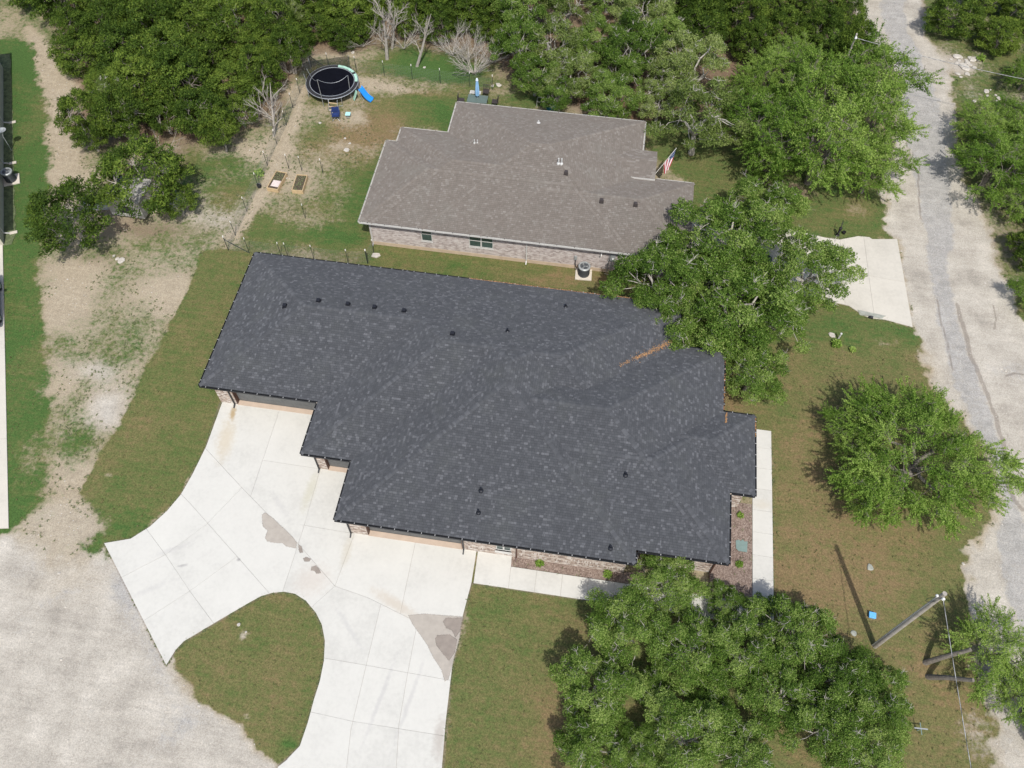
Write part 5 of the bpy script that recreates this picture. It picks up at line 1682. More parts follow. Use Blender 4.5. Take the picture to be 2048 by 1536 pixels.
camp_chair(673, 238, 0.2, M['navy'], 'navy blue folding chair on the dirt in front of the trampoline', 1.1)
r = empty('camp_stool', (*g(697, 234), 0), 0.1, 'small pale aqua stool right of the navy folding chair', 'stool')
mb = MB(); mb.box(-0.2, 0.2, -0.2, 0.2, 0.3, 0.34); mb.build('seat', M['aqua'], r)
for sx, sy in ((-1, -1), (1, -1), (1, 1), (-1, 1)):
    mb = MB(); mb.tube([(sx * .17, sy * .17, 0.3), (-sx * .17, sy * .2, 0)], 0.012, 5); mb.build('leg', M['silver'], r)

# ------------------------------------------------------------------ patio set
x, y = g(955, 198, 0.7)
tb = empty('patio_table', (x, y, 0), 0.02, 'grey green glass patio table under a closed blue umbrella', 'table')
mb = MB(); mb.box(-0.82, 0.82, -0.48, 0.48, 0.70, 0.72); mb.build('tabletop', simple('grey_green_glass', (0.12, 0.16, 0.14), 0.2, 0.1, 2), tb, bevel=0.01)
for sx, sy in ((-1, -1), (1, -1), (1, 1), (-1, 1)):
    mb = MB(); mb.tube([(sx * .74, sy * .4, 0.7), (sx * .78, sy * .43, 0)], 0.022, 6); mb.build('leg', M['vent_brown'], tb)
ubx, uby = g(955, 192, 0.72)
um = empty('patio_umbrella', (x, y + 0.05, 0), 0, 'closed sky blue umbrella standing through the patio table', 'umbrella')
mb = MB(); mb.tube([(0, 0, 0), (0, 0, 2.65)], 0.02, 8); mb.build('pole', M['silver'], um)
mb = MB(); n = 16; prof = [(0.05, 0.95), (0.16, 1.05), (0.17, 1.4), (0.15, 1.8), (0.10, 2.35), (0.05, 2.55), (0.02, 2.62)]
vs = []; fs = []
for r_, z in prof:
    for k in range(n): q = r_ * (1.0 if k % 2 else 0.72); vs.append((q * math.cos(2 * PI * k / n), q * math.sin(2 * PI * k / n), z))
for i in range(len(prof) - 1):
    for k in range(n): fs.append((i * n + k, i * n + (k + 1) % n, (i + 1) * n + (k + 1) % n, (i + 1) * n + k))
fs.append(tuple(range(n - 1, -1, -1))); fs.append(tuple((len(prof) - 1) * n + k for k in range(n)))
mb.add(vs, fs); mb.build('canopy', M['umbrella'], um)
mb = MB(); mb.lathe((0, 0, 2.47), [(0.12, 0), (0.08, 0.14), (0.02, 0.22)], 12); mb.build('top_vent', simple('pale_blue_canvas', (0.6, 0.68, 0.76), .8), um)
for (px, py, rz, lb) in ((922, 200, PI / 2, 'dark metal patio chair left of the glass table'), (990, 203, -PI / 2, 'dark metal patio chair right of the glass table'), (972, 183, 0.0, 'dark metal patio chair behind the glass table')):
    x, y = g(px, py, 0.4)
    r = empty('patio_chair', (x, y, 0), rz, lb, 'chair')
    mb = MB(); mb.box(-0.25, 0.25, -0.25, 0.25, 0.4, 0.43); mb.build('seat', M['vent_brown'], r)
    mb = MB()
    for k in range(5): mb.box(-0.24 + k * 0.11, -0.2 + k * 0.11, 0.23, 0.26, 0.43, 0.86)
    mb.box(-0.26, 0.26, 0.225, 0.265, 0.86, 0.9); mb.build('backrest', M['vent_brown'], r)
    for sx, sy in ((-1, -1), (1, -1), (1, 1), (-1, 1)):
        mb = MB(); mb.tube([(sx * .22, sy * .22, 0.4), (sx * .24, sy * .24, 0)], 0.015, 5); mb.build('leg', M['vent_brown'], r)
x, y = g(947, 184, 0.45)
r = empty('patio_bench', (x, y, 0), 0.02, 'white slatted seat behind the glass patio table', 'bench')
for k in range(2):
    mb = MB(); mb.box(-0.3, 0.62, -0.18 + k * 0.22, -0.03 + k * 0.22, 0.42, 0.45); mb.build('slat', M['white_paint'], r)
for sx in (-0.25, 0.56):
    mb = MB(); mb.box(sx - 0.03, sx + 0.03, -0.16, 0.16, 0, 0.42); mb.build('leg', M['white_paint'], r)
# swing chair and frame under the oaks
x, y = g(1100, 208, 1.0)
r = empty('hanging_swing', (x, y, 0), 0.5, 'teal fabric swing hanging under the oak behind the brown roof', 'swing')
mb = MB(); vs = []; fs = []
for k in range(7):
    an = PI * (1.0 + k / 6)
    for j in range(2): vs.append((0.45 * math.cos(an) * (0.9 if j else 1), -0.3 + 0.6 * j, 1.0 + 0.4 * math.sin(an)))
for k in range(6): fs.append((2 * k, 2 * k + 2, 2 * k + 3, 2 * k + 1))
vs += [(a, b_, c - .02) for a, b_, c in vs]; fs += [(f[3] + 14, f[2] + 14, f[1] + 14, f[0] + 14) for f in fs[:6]]
mb.add(vs, fs); mb.build('seat', M['teal'], r)
mb = MB(); mb.tube([(-0.45, 0, 1.0), (0, 0, 2.9)], 0.012, 5); mb.tube([(0.45, 0, 1.0), (0, 0, 2.9)], 0.012, 5); mb.build('rope', M['silver'], r)
x, y = g(1112, 217, 0.2)
r = empty('feeding_bowl', (x, y, 0), 0.5, 'pale square mat on the red soil beside the teal swing', 'mat')
mb = MB(); mb.box(-0.3, 0.3, -0.2, 0.2, 0, 0.1); mb.build('pad', M['paper'], r, bevel=0.02)
r.name = 'square_mat'
x, y = g(1082, 200, 0.5)
r = empty('garden_stand', (x, y, 0), 0.0, 'pale square wooden stand left of the teal swing', 'stand')
for nm, b in (('b', (-.32, .32, -.32, -.27)), ('b', (-.32, .32, .27, .32)), ('b', (-.32, -.27, -.27, .27)), ('b', (.27, .32, -.27, .27))):
    mb = MB(); mb.box(*b, 0.5, 0.56); mb.build('rail', M['stone_grey'], r)
for sx, sy in ((-1, -1), (1, -1), (1, 1), (-1, 1)):
    mb = MB(); mb.box(sx * .295 - .024, sx * .295 + .024, sy * .295 - .024, sy * .295 + .024, 0, 0.499); mb.build('leg', M['stone_grey'], r)

# ------------------------------------------------------------------ flag on the entry post
hx, hy = 3.52, 47.75
fl = empty('flag', (hx, hy, 1.6), 0, 'united states flag on a white pole angled from the entry of the brown roofed house', 'flag')
tip = Vector((*g(1353, 296, 2.95), 2.95)); root_ = Vector((hx, hy, 1.7)); rl0 = Vector((hx, hy, 1.6))
mb = MB(); mb.tube([root_ - rl0, tip - rl0], 0.02, 6); mb.build('pole', M['white_paint'], fl)
d = (tip - root_)
q0 = root_ + d * 0.42 - rl0; q1 = root_ + d * 0.97 - rl0
nS = 13
cols = []
for i in range(nS):
    mb = MB()
    f0, f1 = i / nS, (i + 1) / nS
    # stripe 0 nearest the pole tip side (union side); cloth droops and gathers to a point
    def pt(f, g_):
        top = q1.lerp(q0, f)
        fold = 0.05 * math.sin(f * 14 + g_ * 3)
        gather = q1.lerp(q0, 0.45 + (f - 0.5) * 0.35)
        p = top.lerp(gather, g_) + Vector((fold, -0.25 * g_, -1.15 * g_ - 0.15 * f * g_))
        return p
    gs = [k / 8 for k in range(9)]
    st0 = 0.42 if i < 7 else 0.0
    gg = [st0 + (1 - st0) * k / 8 for k in range(9)]
    vs = []
    for q in gg: vs += [tuple(pt(f0, q)), tuple(pt(f1, q))]
    mb.add(vs, [(2 * k, 2 * k + 1, 2 * k + 3, 2 * k + 2) for k in range(8)])
    mb.build('stripe', M['flag_red'] if i % 2 == 0 else M['flag_white'], fl)
mb = MB(); vs = []
for k in range(7):
    q = 0.42 * k / 6
    for j in range(5): vs.append(tuple(pt(j / 4 * 7 / nS, q)))
mb.add(vs, [(k * 5 + j, k * 5 + j + 1, (k + 1) * 5 + j + 1, (k + 1) * 5 + j) for k in range(6) for j in range(4)]); canton = mb.build('canton', M['flag_blue'], fl)
mb = MB()
for r_ in range(9):
    for c_ in range(6 if r_ % 2 == 0 else 5):
        q = 0.42 * (r_ + 0.7) / 9.6; f_ = ((c_ + (0.6 if r_ % 2 == 0 else 1.1)) / 6.4) * 7 / nS
        c = pt(f_, q) + Vector((0.0, -0.012, 0.012)); e1 = (pt(f_ + .01, q) - pt(f_, q)).normalized(); e2 = (pt(f_, q + .01) - pt(f_, q)).normalized()
        vs = []
        for k in range(10):
            rr = 0.022 if k % 2 == 0 else 0.009; an = 2 * PI * k / 10
            vs.append(tuple(c + e1 * rr * math.cos(an) + e2 * rr * math.sin(an)))
        mb.add(vs, [tuple(range(10))])
o = mb.build('stars', M['flag_white'], canton); o['kind'] = 'stuff'

# ------------------------------------------------------------------ utility poles and wires
bx, by = g(1750, 1292)
up = empty('utility_pole', (bx, by, 0), 0, 'weathered wooden utility pole on the lawn by the road', 'utility pole', 'utility poles')
PH = 8.65
mb = MB(); mb.tube([(0, 0, -0.1), (0, 0, 3), (0, 0, 6), (0, 0, PH)], [0.14, 0.13, 0.118, 0.105], 14); mb.build('shaft', M['pole_wood'], up)
mb = MB(); mb.tube([(-0.16, 0.02, 0), (-0.15, 0.02, 5), (-0.13, 0.02, PH - 0.5)], 0.03, 8); mb.build('conduit', M['silver'], up)
mb = MB(); mb.lathe((-0.16, 0.02, PH - 0.55), [(0.05, 0), (0.07, 0.05), (0.07, 0.14), (0.03, 0.18)], 10); mb.build('weatherhead', M['ceramic'], up)
mb = MB(); mb.lathe((0.02, -0.17, PH - 0.35), [(0.04, 0), (0.075, 0.04), (0.05, 0.08), (0.075, 0.12), (0.04, 0.17)], 12); mb.build('insulator', M['ceramic'], up)
mb = MB(); mb.tube([(-0.16, 0.02, PH - 0.4)] + [(-0.3 + 0.22 * math.cos(a_), -0.1, PH - 0.75 + 0.3 * math.sin(a_)) for a_ in [PI / 2 + k * 0.5 for k in range(10)]], 0.012, 5); mb.build('drip_loop', M['rubber'], up)


def cable(name, a, b_, sag, label, r=0.016):
    a = Vector(a); b_ = Vector(b_)
    e = empty(name, tuple(a), 0, label, 'cable', 'overhead cables')
    n = 24
    pts = [(b_ - a) * (k / n) - Vector((0, 0, sag * (1 - (2 * k / n - 1) ** 2))) for k in range(n + 1)]
    mb = MB(); mb.tube(pts, r, 6); mb.build('strand', M['cable'], e)
    mb = MB()
    for k in range(n):   # a second wire wound round the first
        for q in range(4):
            pass
    pts2 = []
    m_ = 160
    for k in range(m_ + 1):
        p = (b_ - a) * (k / m_) - Vector((0, 0, sag * (1 - (2 * k / m_ - 1) ** 2)))
        pts2.append(p + Vector((0.02 * math.cos(k * 0.9), 0.02 * math.sin(k * 0.9), 0.02 * math.sin(k * 0.9))))
    mb.tube(pts2, 0.009, 4, False); mb.build('wound_wire', M['rubber'], e)


ex_, ey_ = g(1938, 1560, 7.6)
ax_, ay_ = bx + 0.02, by - 0.2
d_ = Vector((ex_ - ax_, ey_ - ay_, 0)).normalized()
cable('overhead_cable', (ax_, ay_, PH - 0.28), (ax_ + d_.x * 26, ay_ + d_.y * 26, PH - 0.3), 0.5, 'overhead cable running from the utility pole down past the bottom edge')
px_, py_ = g(1712, 72, 5.9)
u2 = empty('utility_pole', (px_, py_, 0), 0, 'utility pole almost hidden in the trees beside the road at top', 'utility pole', 'utility poles')
mb = MB(); mb.tube([(0, 0, -0.1), (0, 0, 6.1)], [0.12, 0.07], 12); mb.build('shaft', M['pole_wood'], u2)
mb = MB(); mb.lathe((0.0, -0.16, 5.75), [(0.05, 0), (0.09, 0.05), (0.06, 0.1), (0.09, 0.15), (0.05, 0.2)], 12); mb.build('insulator', M['ceramic'], u2)
e2_ = g(2080, 165, 5.6)
cable('overhead_cable', (px_, py_ - 0.16, 5.85), (e2_[0] + 4, e2_[1] - 1.0, 5.9), 0.3, 'overhead cable crossing the road at the top right corner')

# ------------------------------------------------------------------ small things on the lawns


def rockobj(name, px, py, s, mat, label, cat='rock', group=None, seed=1, flat=0.35):
    x, y = g(px, py)
    rnd = random.Random(seed)
    r = MB(); n = 9
    vs = []; fs = []
    rad = [s * rnd.uniform(0.7, 1.15) for _ in range(n)]
    for lv, zf in ((1.0, 0.0), (1.02, 0.5), (0.75, 1.0)):
        for k in range(n): vs.append((rad[k] * lv * math.cos(2 * PI * k / n), rad[k] * lv * math.sin(2 * PI * k / n) * 0.8, s * flat * zf * rnd.uniform(0.85, 1.1)))
    for i in range(2):
        for k in range(n): fs.append((i * n + k, i * n + (k + 1) % n, (i + 1) * n + (k + 1) % n, (i + 1) * n + k))
    fs.append(tuple(2 * n + k for k in range(n)))
    r.add(vs, fs)
    o = r.build(name, mat); o.location = (x, y, 0.0); o.rotation_euler = (0, 0, rnd.uniform(0, 6))
    tag(o, label, cat, group)
    return o


x, y = g(1743, 1232)
r = empty('utility_box_lid', (x, y, 0), -0.1, 'light blue plastic meter box on the lawn left of the utility pole', 'utility box')
mb = MB(); mb.box(-0.17, 0.17, -0.15, 0.15, 0, 0.16); mb.build('body', M['blue_box'], r, bevel=0.03)
mb = MB(); mb.box(-0.19, 0.19, -0.17, 0.17, 0.162, 0.20); mb.build('lid', M['blue_box'], r, bevel=0.02)
r.name = 'utility_box'
rockobj('grey_stone', 1740, 1135, 0.24, M['stone_grey'], 'flat grey stone on the lawn above the light blue box', 'stone', seed=3, flat=0.2)
rockobj('grey_stone', 1708, 1266, 0.2, M['stone_grey'], 'flat grey stone on the lawn below the light blue box', 'stone', seed=4, flat=0.2)
rockobj('limestone_rock', 1664, 671, 0.26, M['stone'], 'pale rock on the lawn beside a white pipe', 'rock', seed=6)
x, y = g(1676, 678)
mb = MB(); mb.tube([(0, 0, 0), (0.03, 0.02, 0.55)], 0.055, 10)
r = empty('cleanout_pipe', (x, y, 0), 0, 'short white pipe standing in the lawn below the cream driveway', 'pipe'); mb.build('tube', M['pipe_white'], r)
mb = MB(); mb.lathe((0.03, 0.02, 0.55), [(0.075, 0), (0.075, 0.06), (0.05, 0.08)], 10); mb.build('cap', M['pipe_white'], r)
x, y = g(1834, 1461)
r = empty('survey_marker', (x, y, 0), 0.05, 'thin pale cross shaped marker standing in the lawn near the bottom right', 'marker')
mb = MB(); mb.box(-0.03, 0.03, -0.015, 0.015, 0, 0.5); mb.build('stake', M['green_slate'], r)
mb = MB(); mb.box(-0.34, 0.34, -0.03, 0.03, 0.502, 0.52); mb.build('crossbar', M['steel_light'], r)
mb = MB(); mb.box(-0.02, 0.02, -0.3, 0.3, 0.48, 0.4995); mb.build('crossbar', M['green_slate'], r)
x, y = g(1675, 470)
r = empty('yard_ornament', (x, y, 0), 0.4, 'small black iron hand pump ornament on the lawn above the cream driveway', 'ornament')
mb = MB(); mb.lathe((0, 0, 0), [(0.16, 0), (0.1, 0.06), (0.07, 0.2), (0.09, 0.5), (0.12, 0.62), (0.12, 0.75), (0.05, 0.85)], 12); mb.build('body', M['iron'], r)
mb = MB(); mb.tube([(0, 0, 0.8), (0.22, 0.3, 1.0), (0.32, 0.45, 0.95)], 0.03, 6); mb.build('handle', M['iron'], r)
mb = MB(); mb.tube([(0, 0, 0.6), (-0.15, -0.18, 0.58), (-0.22, -0.26, 0.45)], 0.04, 6); mb.build('spout', M['iron'], r)
x, y = g(1687, 467)
mb = MB(); mb.lathe((0, 0, 0), [(0.11, 0), (0.14, 0.18), (0.12, 0.18), (0.1, 0.12)], 14)
r = empty('small_bucket', (x, y, 0), 0, 'small black pot right of the black iron ornament', 'pot'); mb.build('tub', M['iron'], r)
# lids in the mulch
x, y = g(1483, 1092)
r = empty('access_cover', (x, y, 0.045), 0, 'flat grey green cover lying in the mulch bed beside the walkway', 'cover')
mb = MB(); mb.prism([(-0.33, -0.22), (-0.18, -0.36), (0.30, -0.36), (0.33, 0.3), (0.15, 0.27), (0.05, 0.38), (-0.05, 0.27), (-0.2, 0.33), (-0.35, 0.25)], 0, 0.04); mb.build('sheet', M['green_slate'], r)
rockobj('pale_rubble', 478, 1249, 0.12, M['stone'], 'small pale stone on the bare patch of the island lawn', 'stone', seed=12)
rockobj('pale_rubble', 492, 1264, 0.07, M['stone'], 'tiny white stone on the island lawn beside the bare patch', 'stone', seed=13)
rr = random.Random(4)
for i in range(22):
    px = 1930 + rr.gauss(0, 14); py = 130 + rr.gauss(0, 14)
    sz = rr.uniform(0.14, 0.42) * (1.7 if i == 0 else 1)
    rockobj('limestone_rock', px, py, sz, M['stone'], 'largest pale limestone rock in the rubble beside the road at top right' if i == 0 else 'pale limestone rock among the rubble beside the road at top right', 'rock', 'limestone rubble beside the road', seed=20 + i)
for i in range(8):
    rockobj('limestone_rock', 1985 + rr.gauss(0, 18), 195 + rr.gauss(0, 6), rr.uniform(0.1, 0.28), M['stone'], 'pale limestone rock in the second rubble patch right of the road', 'rock', 'limestone rubble farther right', seed=50 + i)
for i, (px, py) in enumerate([(700, 95), (849, 135), (706, 105), (997, 170), (985, 172), (690, 277), (700, 287), (640, 246), (693, 300), (1590, 388), (235, 518), (228, 512), (243, 521)]):
    rockobj('field_stone', px, py, rr.uniform(0.12, 0.3), M['stone'], ('pale stone above the trampoline at the edge of the woods', 'pale stone behind the fence beside the slender bare trunk', 'pale stone just above the right side of the trampoline', 'pale flat stone by the fence right of the umbrella', 'smaller pale stone right of the umbrella', 'pale stone on the dirt below the pale aqua stool', 'lower pale stone on the dirt below the pale aqua stool', 'pale stone below and left of the navy chair', 'pale stone left of the step in the brown roof', 'pale stone at the foot of a bright elm near the road', 'yellowish stone below the trunks of the spreading juniper', 'left stone below the trunks of the spreading juniper', 'lowest stone below the trunks of the spreading juniper')[i], 'rock', 'loose field stones', seed=80 + i)

# ------------------------------------------------------------------ vehicles and trailer


def car(loc, rz, paint, label, L=4.6, W=1.8):
    r = empty('parked_car', loc, rz, label, 'car', 'parked cars')
    h = L / 2
    prof = [(-h, 0.45), (-h, 0.85), (-h * .9, 0.98), (-h * .62, 1.02), (-h * 0.42, 1.42), (h * 0.10, 1.46), (h * 0.42, 1.02), (h * .86, 0.88), (h, 0.68), (h, 0.4), (h * .8, 0.25), (-h * .85, 0.25)]
    mb = MB()
    w = W / 2; n = len(prof); vs = []; fs = []
    ins = [1.0 if z < 1.03 else 0.80 for _, z in prof]
    for s_ in (-1, 1):
        for (x, z), k in zip(prof, ins): vs.append((x, s_ * w * k, z))
    fs.append(tuple(range(n))); fs.append(tuple(range(2 * n - 1, n - 1, -1)))
    for i in range(n): fs.append((i, i + n, (i + 1) % n + n, (i + 1) % n))
    mb.add(vs, fs); mb.build('body', paint, r, bevel=0.05)
    ww = w * 0.9
    mb = MB(); mb.add([(h * 0.13, -w * .76, 1.44), (h * 0.13, w * .76, 1.44), (h * .40, w * .9, 1.065), (h * .40, -w * .9, 1.065)], [(0, 1, 2, 3)])
    mb.v = [(x + 0.012, y, z + 0.012) for x, y, z in mb.v]; mb.build('windshield', M['car_glass'], r)
    mb = MB(); mb.add([(-h * 0.60, -w * .88, 1.065), (-h * 0.60, w * .88, 1.065), (-h * .435, w * .76, 1.40), (-h * .435, -w * .76, 1.40)], [(0, 1, 2, 3)])
    mb.v = [(x - 0.012, y, z + 0.014) for x, y, z in mb.v]; mb.build('rear_window', M['car_glass'], r)
    for s_ in (-1, 1):
        mb = MB(); mb.add([(-h * .5, s_ * (w * .97), 1.07), (h * .30, s_ * (w * .97), 1.07), (h * 0.07, s_ * (w * .83), 1.39), (-h * .4, s_ * (w * .83), 1.39)], [(0, 1, 2, 3)]); mb.build('side_window', M['car_glass'], r)
        for x in (-h * .62, h * .64):
            mb = MB(); mb.tube([(x, s_ * (w - 0.2), 0.33), (x, s_ * (w + 0.02), 0.33)], 0.33, 20); t_ = mb.build('wheel', M['rubber'], r)
            mb = MB(); mb.tube([(x, s_ * (w - 0.02), 0.33), (x, s_ * (w + 0.03), 0.33)], 0.2, 14); mb.build('rim', M['silver'], t_)
        mb = MB(); mb.obox((h * .96, s_ * w * .72, 0.74), (0.05, 0, 0), (0, 0.16, 0), (0, 0, 0.06)); mb.build('headlight', M['ceramic'], r)
        mb = MB(); mb.obox((h * .25, s_ * (w + 0.08), 1.05), (0.09, 0, 0), (0, 0.08, 0), (0, 0, 0.06)); mb.build('mirror', paint, r)
    return r


x, y = g(1478, 520, 0.8)
car((x, y - 0.3, 0.05), PI, M['car_paint'], 'dark car parked on the driveway, almost hidden under the big oak')
x, y = g(5, 620)
car((x - 1.02, y, 0.05), math.atan2(u.y, u.x), M['car_black'], 'black car parked on the cream drive at the left edge')

x, y = g(262, 443)
tl = empty('camper_trailer', (x, y + 1.2, 0), -0.03, 'dull grey boxy trailer half hidden under the leaning juniper', 'trailer')
# body spans back and left of the visible rear panel
mb = MB(); mb.box(-1.35, 1.25, -1.1, 1.3, 0.35, 1.9); mb.build('body', M['trailer'], tl, bevel=0.06)
mb = MB(); mb.box(-0.5, 0.55, -1.13, -1.102, 0.75, 1.55); w_ = mb.build('window', M['trailer_dark'], tl)
mb = MB(); mb.box(-0.56, 0.61, -1.15, -1.131, 1.55, 1.61); mb.box(-0.56, 0.61, -1.15, -1.131, 0.69, 0.75); mb.box(-0.56, -0.5, -1.15, -1.131, 0.75, 1.55); mb.box(0.55, 0.61, -1.15, -1.131, 0.75, 1.55); mb.build('frame', M['white_paint'], w_)
mb = MB(); mb.box(-1.4, 1.3, -1.16, 1.36, 1.905, 1.97); mb.build('roof', M['trailer'], tl)
for sx in (-1.3, 1.2):
    mb = MB(); mb.tube([(sx - 0.1, 0.2, 0.32), (sx + 0.1, 0.2, 0.32)], 0.32, 16); mb.build('wheel', M['rubber'], tl)
x, y = g(330, 395, 0.6)
tk = empty('stock_tank', (x, y, 0), 0, 'round grey tank with a pale rim under the right side of the juniper', 'tank')
mb = MB(); vs, fs = ring(0.85, 0.9, 0.0, 0.6, 32); mb.add(vs, fs); mb.build('wall', M['trailer'], tk)
mb = MB(); vs, fs = ring(0.83, 0.93, 0.602, 0.66, 32); mb.add(vs, fs); mb.build('rim', M['silver'], tk)
mb = MB(); mb.lathe((0, 0, 0.3), [(0.84, 0), (0.84, 0.01)], 32); mb.build('water', M['trailer_dark'], tk)
x, y = g(215, 395, 0.6)
bt = empty('small_boat', (x, y, 0), 0.25, 'pale upturned hull lying under the juniper beside the grey trailer', 'boat')
mb = MB(); vs = []; fs = []
for k in range(9):
    t_ = k / 8; w = 0.62 * math.sin(PI * min(1, t_ * 0.5 + 0.02) ** 0.9) ** 0.6 if t_ < 1 else 0.05; xx = -1.9 + 3.8 * t_
    w = 0.7 * (1 - abs(2 * t_ - 0.8) ** 2.6 * 0.5) if t_ < .95 else 0.1
    for j in range(7):
        an = PI * j / 6; vs.append((xx, w * math.cos(an), 0.05 + 0.55 * math.sin(an) ** 0.7))
for k in range(8):
    for j in range(6): fs.append((k * 7 + j, k * 7 + j + 1, (k + 1) * 7 + j + 1, (k + 1) * 7 + j))
fs.append(tuple(range(7))); fs.append(tuple(8 * 7 + j for j in range(6, -1, -1)))
mb.add(vs, fs); mb.build('hull', M['steel_light'], bt)
mb = MB(); mb.bar((-1.9, 0, 0.62), (1.8, 0, 0.6), 0.06, 0.06); mb.build('keel', M['white_paint'], bt)

# ------------------------------------------------------------------ vegetation


def leaf_quads(C, D, Lr, Wr, rs, Nn=None):
    """C centres (n,3), D long axis direction (n,3), returns verts"""
    n = len(C)
    D = D / (np.linalg.norm(D, axis=1, keepdims=True) + 1e-9)
    if Nn is None:
        Nn = rs.normal(size=(n, 3)) * 0.5 + np.array([0, 0, 1.0])
    Nn = Nn / (np.linalg.norm(Nn, axis=1, keepdims=True) + 1e-9)
    D = D - Nn * (D * Nn).sum(1, keepdims=True)
    D /= (np.linalg.norm(D, axis=1, keepdims=True) + 1e-9)
    R = Nn
    S = np.cross(D, R); S /= (np.linalg.norm(S, axis=1, keepdims=True) + 1e-9)
    L = rs.uniform(*Lr, n)[:, None]; W = rs.uniform(*Wr, n)[:, None]
    return np.stack([C - D * L, C + S * W, C + D * L, C - S * W], 1).reshape(-1, 3)


def branch_path(a, b_, rnd, wob=0.12, n=4):
    a = Vector(a); b_ = Vector(b_); L = (b_ - a).length
    pts = [a]
    for k in range(1, n):
        t = k / n
        p = a.lerp(b_, t) + Vector((rnd.uniform(-1, 1), rnd.uniform(-1, 1), rnd.uniform(-0.3, 0.8))) * wob * L * math.sin(PI * t)
        pts.append(p)
    pts.append(b_)
    return pts


def make_proto(kind, seed, R, H, lm, bm, nclump, nleaf, lift=0.1):
    rs = np.random.RandomState(seed); rnd = random.Random(seed)
    cl = []
    tries = 0
    ph = rnd.uniform(0, 6)
    lob = rnd.choice([3, 4, 5])
    while len(cl) < nclump and tries < 30000:
        tries += 1
        an = rnd.uniform(0, 2 * PI); el = math.asin(rnd.uniform(-0.15, 1.0))
        if kind == 'juniper': rr = rnd.uniform(0.55, 1.0) ** 0.5
        else: rr = rnd.uniform(0.25, 1.0) ** 0.4
        lumpy = 1 + 0.20 * math.sin(lob * an + ph) + 0.13 * math.sin((lob + 2) * an + ph * 2.3)
        if kind == 'juniper':
            zc = rnd.random() ** 1.15
            prof = math.sqrt(max(0.0, 1 - (zc * 0.96) ** 2.2)) * (0.72 + 0.28 * min(1, zc * 4))
            rad = R * prof * lumpy * rnd.uniform(0.72, 1.0)
            p = (rad * math.cos(an), rad * math.sin(an), lift * H + 0.2 + zc * (H - 0.45 - lift * H))
        else:
            rad = R * math.cos(el) * rr * lumpy
            p = (rad * math.cos(an), rad * math.sin(an), H * 0.50 + math.sin(el) * H * 0.46 * rr + 0.06 * H * math.sin(an * 3 + ph))
        rc = {'oak': 0.74, 'elm': 0.66, 'juniper': 0.50, 'grey': 0.70}[kind] * rnd.uniform(0.7, 1.3) * (R / 3.0) ** 0.35
        if all((p[0] - q[0]) ** 2 + (p[1] - q[1]) ** 2 + 1.4 * (p[2] - q[2]) ** 2 > (0.72 * (rc + q[3]) * (0.66 if kind == 'juniper' else 0.94)) ** 2 for q in cl):
            cl.append((*p, rc))
    Cs = []; Ds = []; vs_ = []; Ns = []
    for (x, y, z, rc) in cl:
        w = rc ** 2 / (0.55 if kind in ('oak', 'grey') else 0.42)
        n = int(nleaf / nclump * w * rnd.uniform(0.8, 1.2)) + 10
        d = rs.normal(size=(n, 3)); d /= np.linalg.norm(d, axis=1, keepdims=True)
        # shell, denser on the upper outer side
        d[:, 2] = np.where(d[:, 2] < -0.2, -d[:, 2], d[:, 2])
        rr = rc * rs.uniform(0.35, 1.0, n) ** 0.5
        # sub-lumps
        sub = 1 + 0.28 * np.sin(d[:, 0] * 7 + x * 3) * np.sin(d[:, 1] * 7 + y * 3 + d[:, 2] * 5)
        c = np.stack([x + d[:, 0] * rr * sub, y + d[:, 1] * rr * sub, z + d[:, 2] * rr * sub * 0.72], -1)
        out = np.array([x, y, 0.0]); out = out / (np.linalg.norm(out) + 1e-6)
        if kind == 'elm':
            # feathery sprays reaching outwards
            k = rs.rand(n) < 0.45
            ns = 7
            sid = rs.randint(0, ns, n)
            sd_ = rs.normal(size=(ns, 3)) * 0.55 + out * 1.0 + np.array([0, 0, 0.25]); sd_ /= np.linalg.norm(sd_, axis=1, keepdims=True)
            tt = rs.uniform(0.1, 1.0, n) ** 0.8
            lin = np.array([x, y, z]) + sd_[sid] * (tt * rc * 2.0)[:, None] + rs.normal(size=(n, 3)) * 0.05
            c = np.where(k[:, None], lin, c)
            dd = np.where(k[:, None], sd_[sid] + rs.normal(size=(n, 3)) * 0.6, d * 0.4 + rs.normal(size=(n, 3)))
        elif kind == 'juniper':
            dd = d * 1.0 + rs.normal(size=(n, 3)) * 0.55 + np.array([0, 0, 0.5])
        else:
            dd = rs.normal(size=(n, 3)) + out * 0.4
        Cs.append(c); Ds.append(dd)
        Ns.append(d * (0.8 if kind != 'juniper' else 0.9) + np.array([0, 0, 0.35]) + rs.normal(size=(n, 3)) * 0.95)
        base = rnd.uniform(0.18, 0.66)
        hgt_ = (c[:, 2] - z) / rc * 0.06
        vs_.append(np.clip(base + rs.normal(size=n) * 0.22 + hgt_ + (rs.rand(n) < 0.08) * 0.4, 0, 1))
    C = np.concatenate(Cs); D = np.concatenate(Ds); v = np.concatenate(vs_); NN = np.concatenate(Ns)
    LW = {'oak': ((0.042, 0.082), (0.025, 0.045)), 'elm': ((0.045, 0.088), (0.022, 0.040)), 'grey': ((0.045, 0.09), (0.025, 0.045)), 'juniper': ((0.06, 0.13), (0.022, 0.042))}[kind]
    V = leaf_quads(C, D, LW[0], LW[1], rs, NN)
    crown = mesh_np(kind + '_crown', V, np.arange(len(V)).reshape(-1, 4), lm, {'v': np.repeat(v, 4)})
    # wood
    mb = MB()
    h0 = H * (0.12 if kind == 'juniper' else 0.26)
    tr_ = 0.055 * R + 0.03
    nst = 1 if kind != 'juniper' else rnd.choice([2, 3, 4])
    stems = []
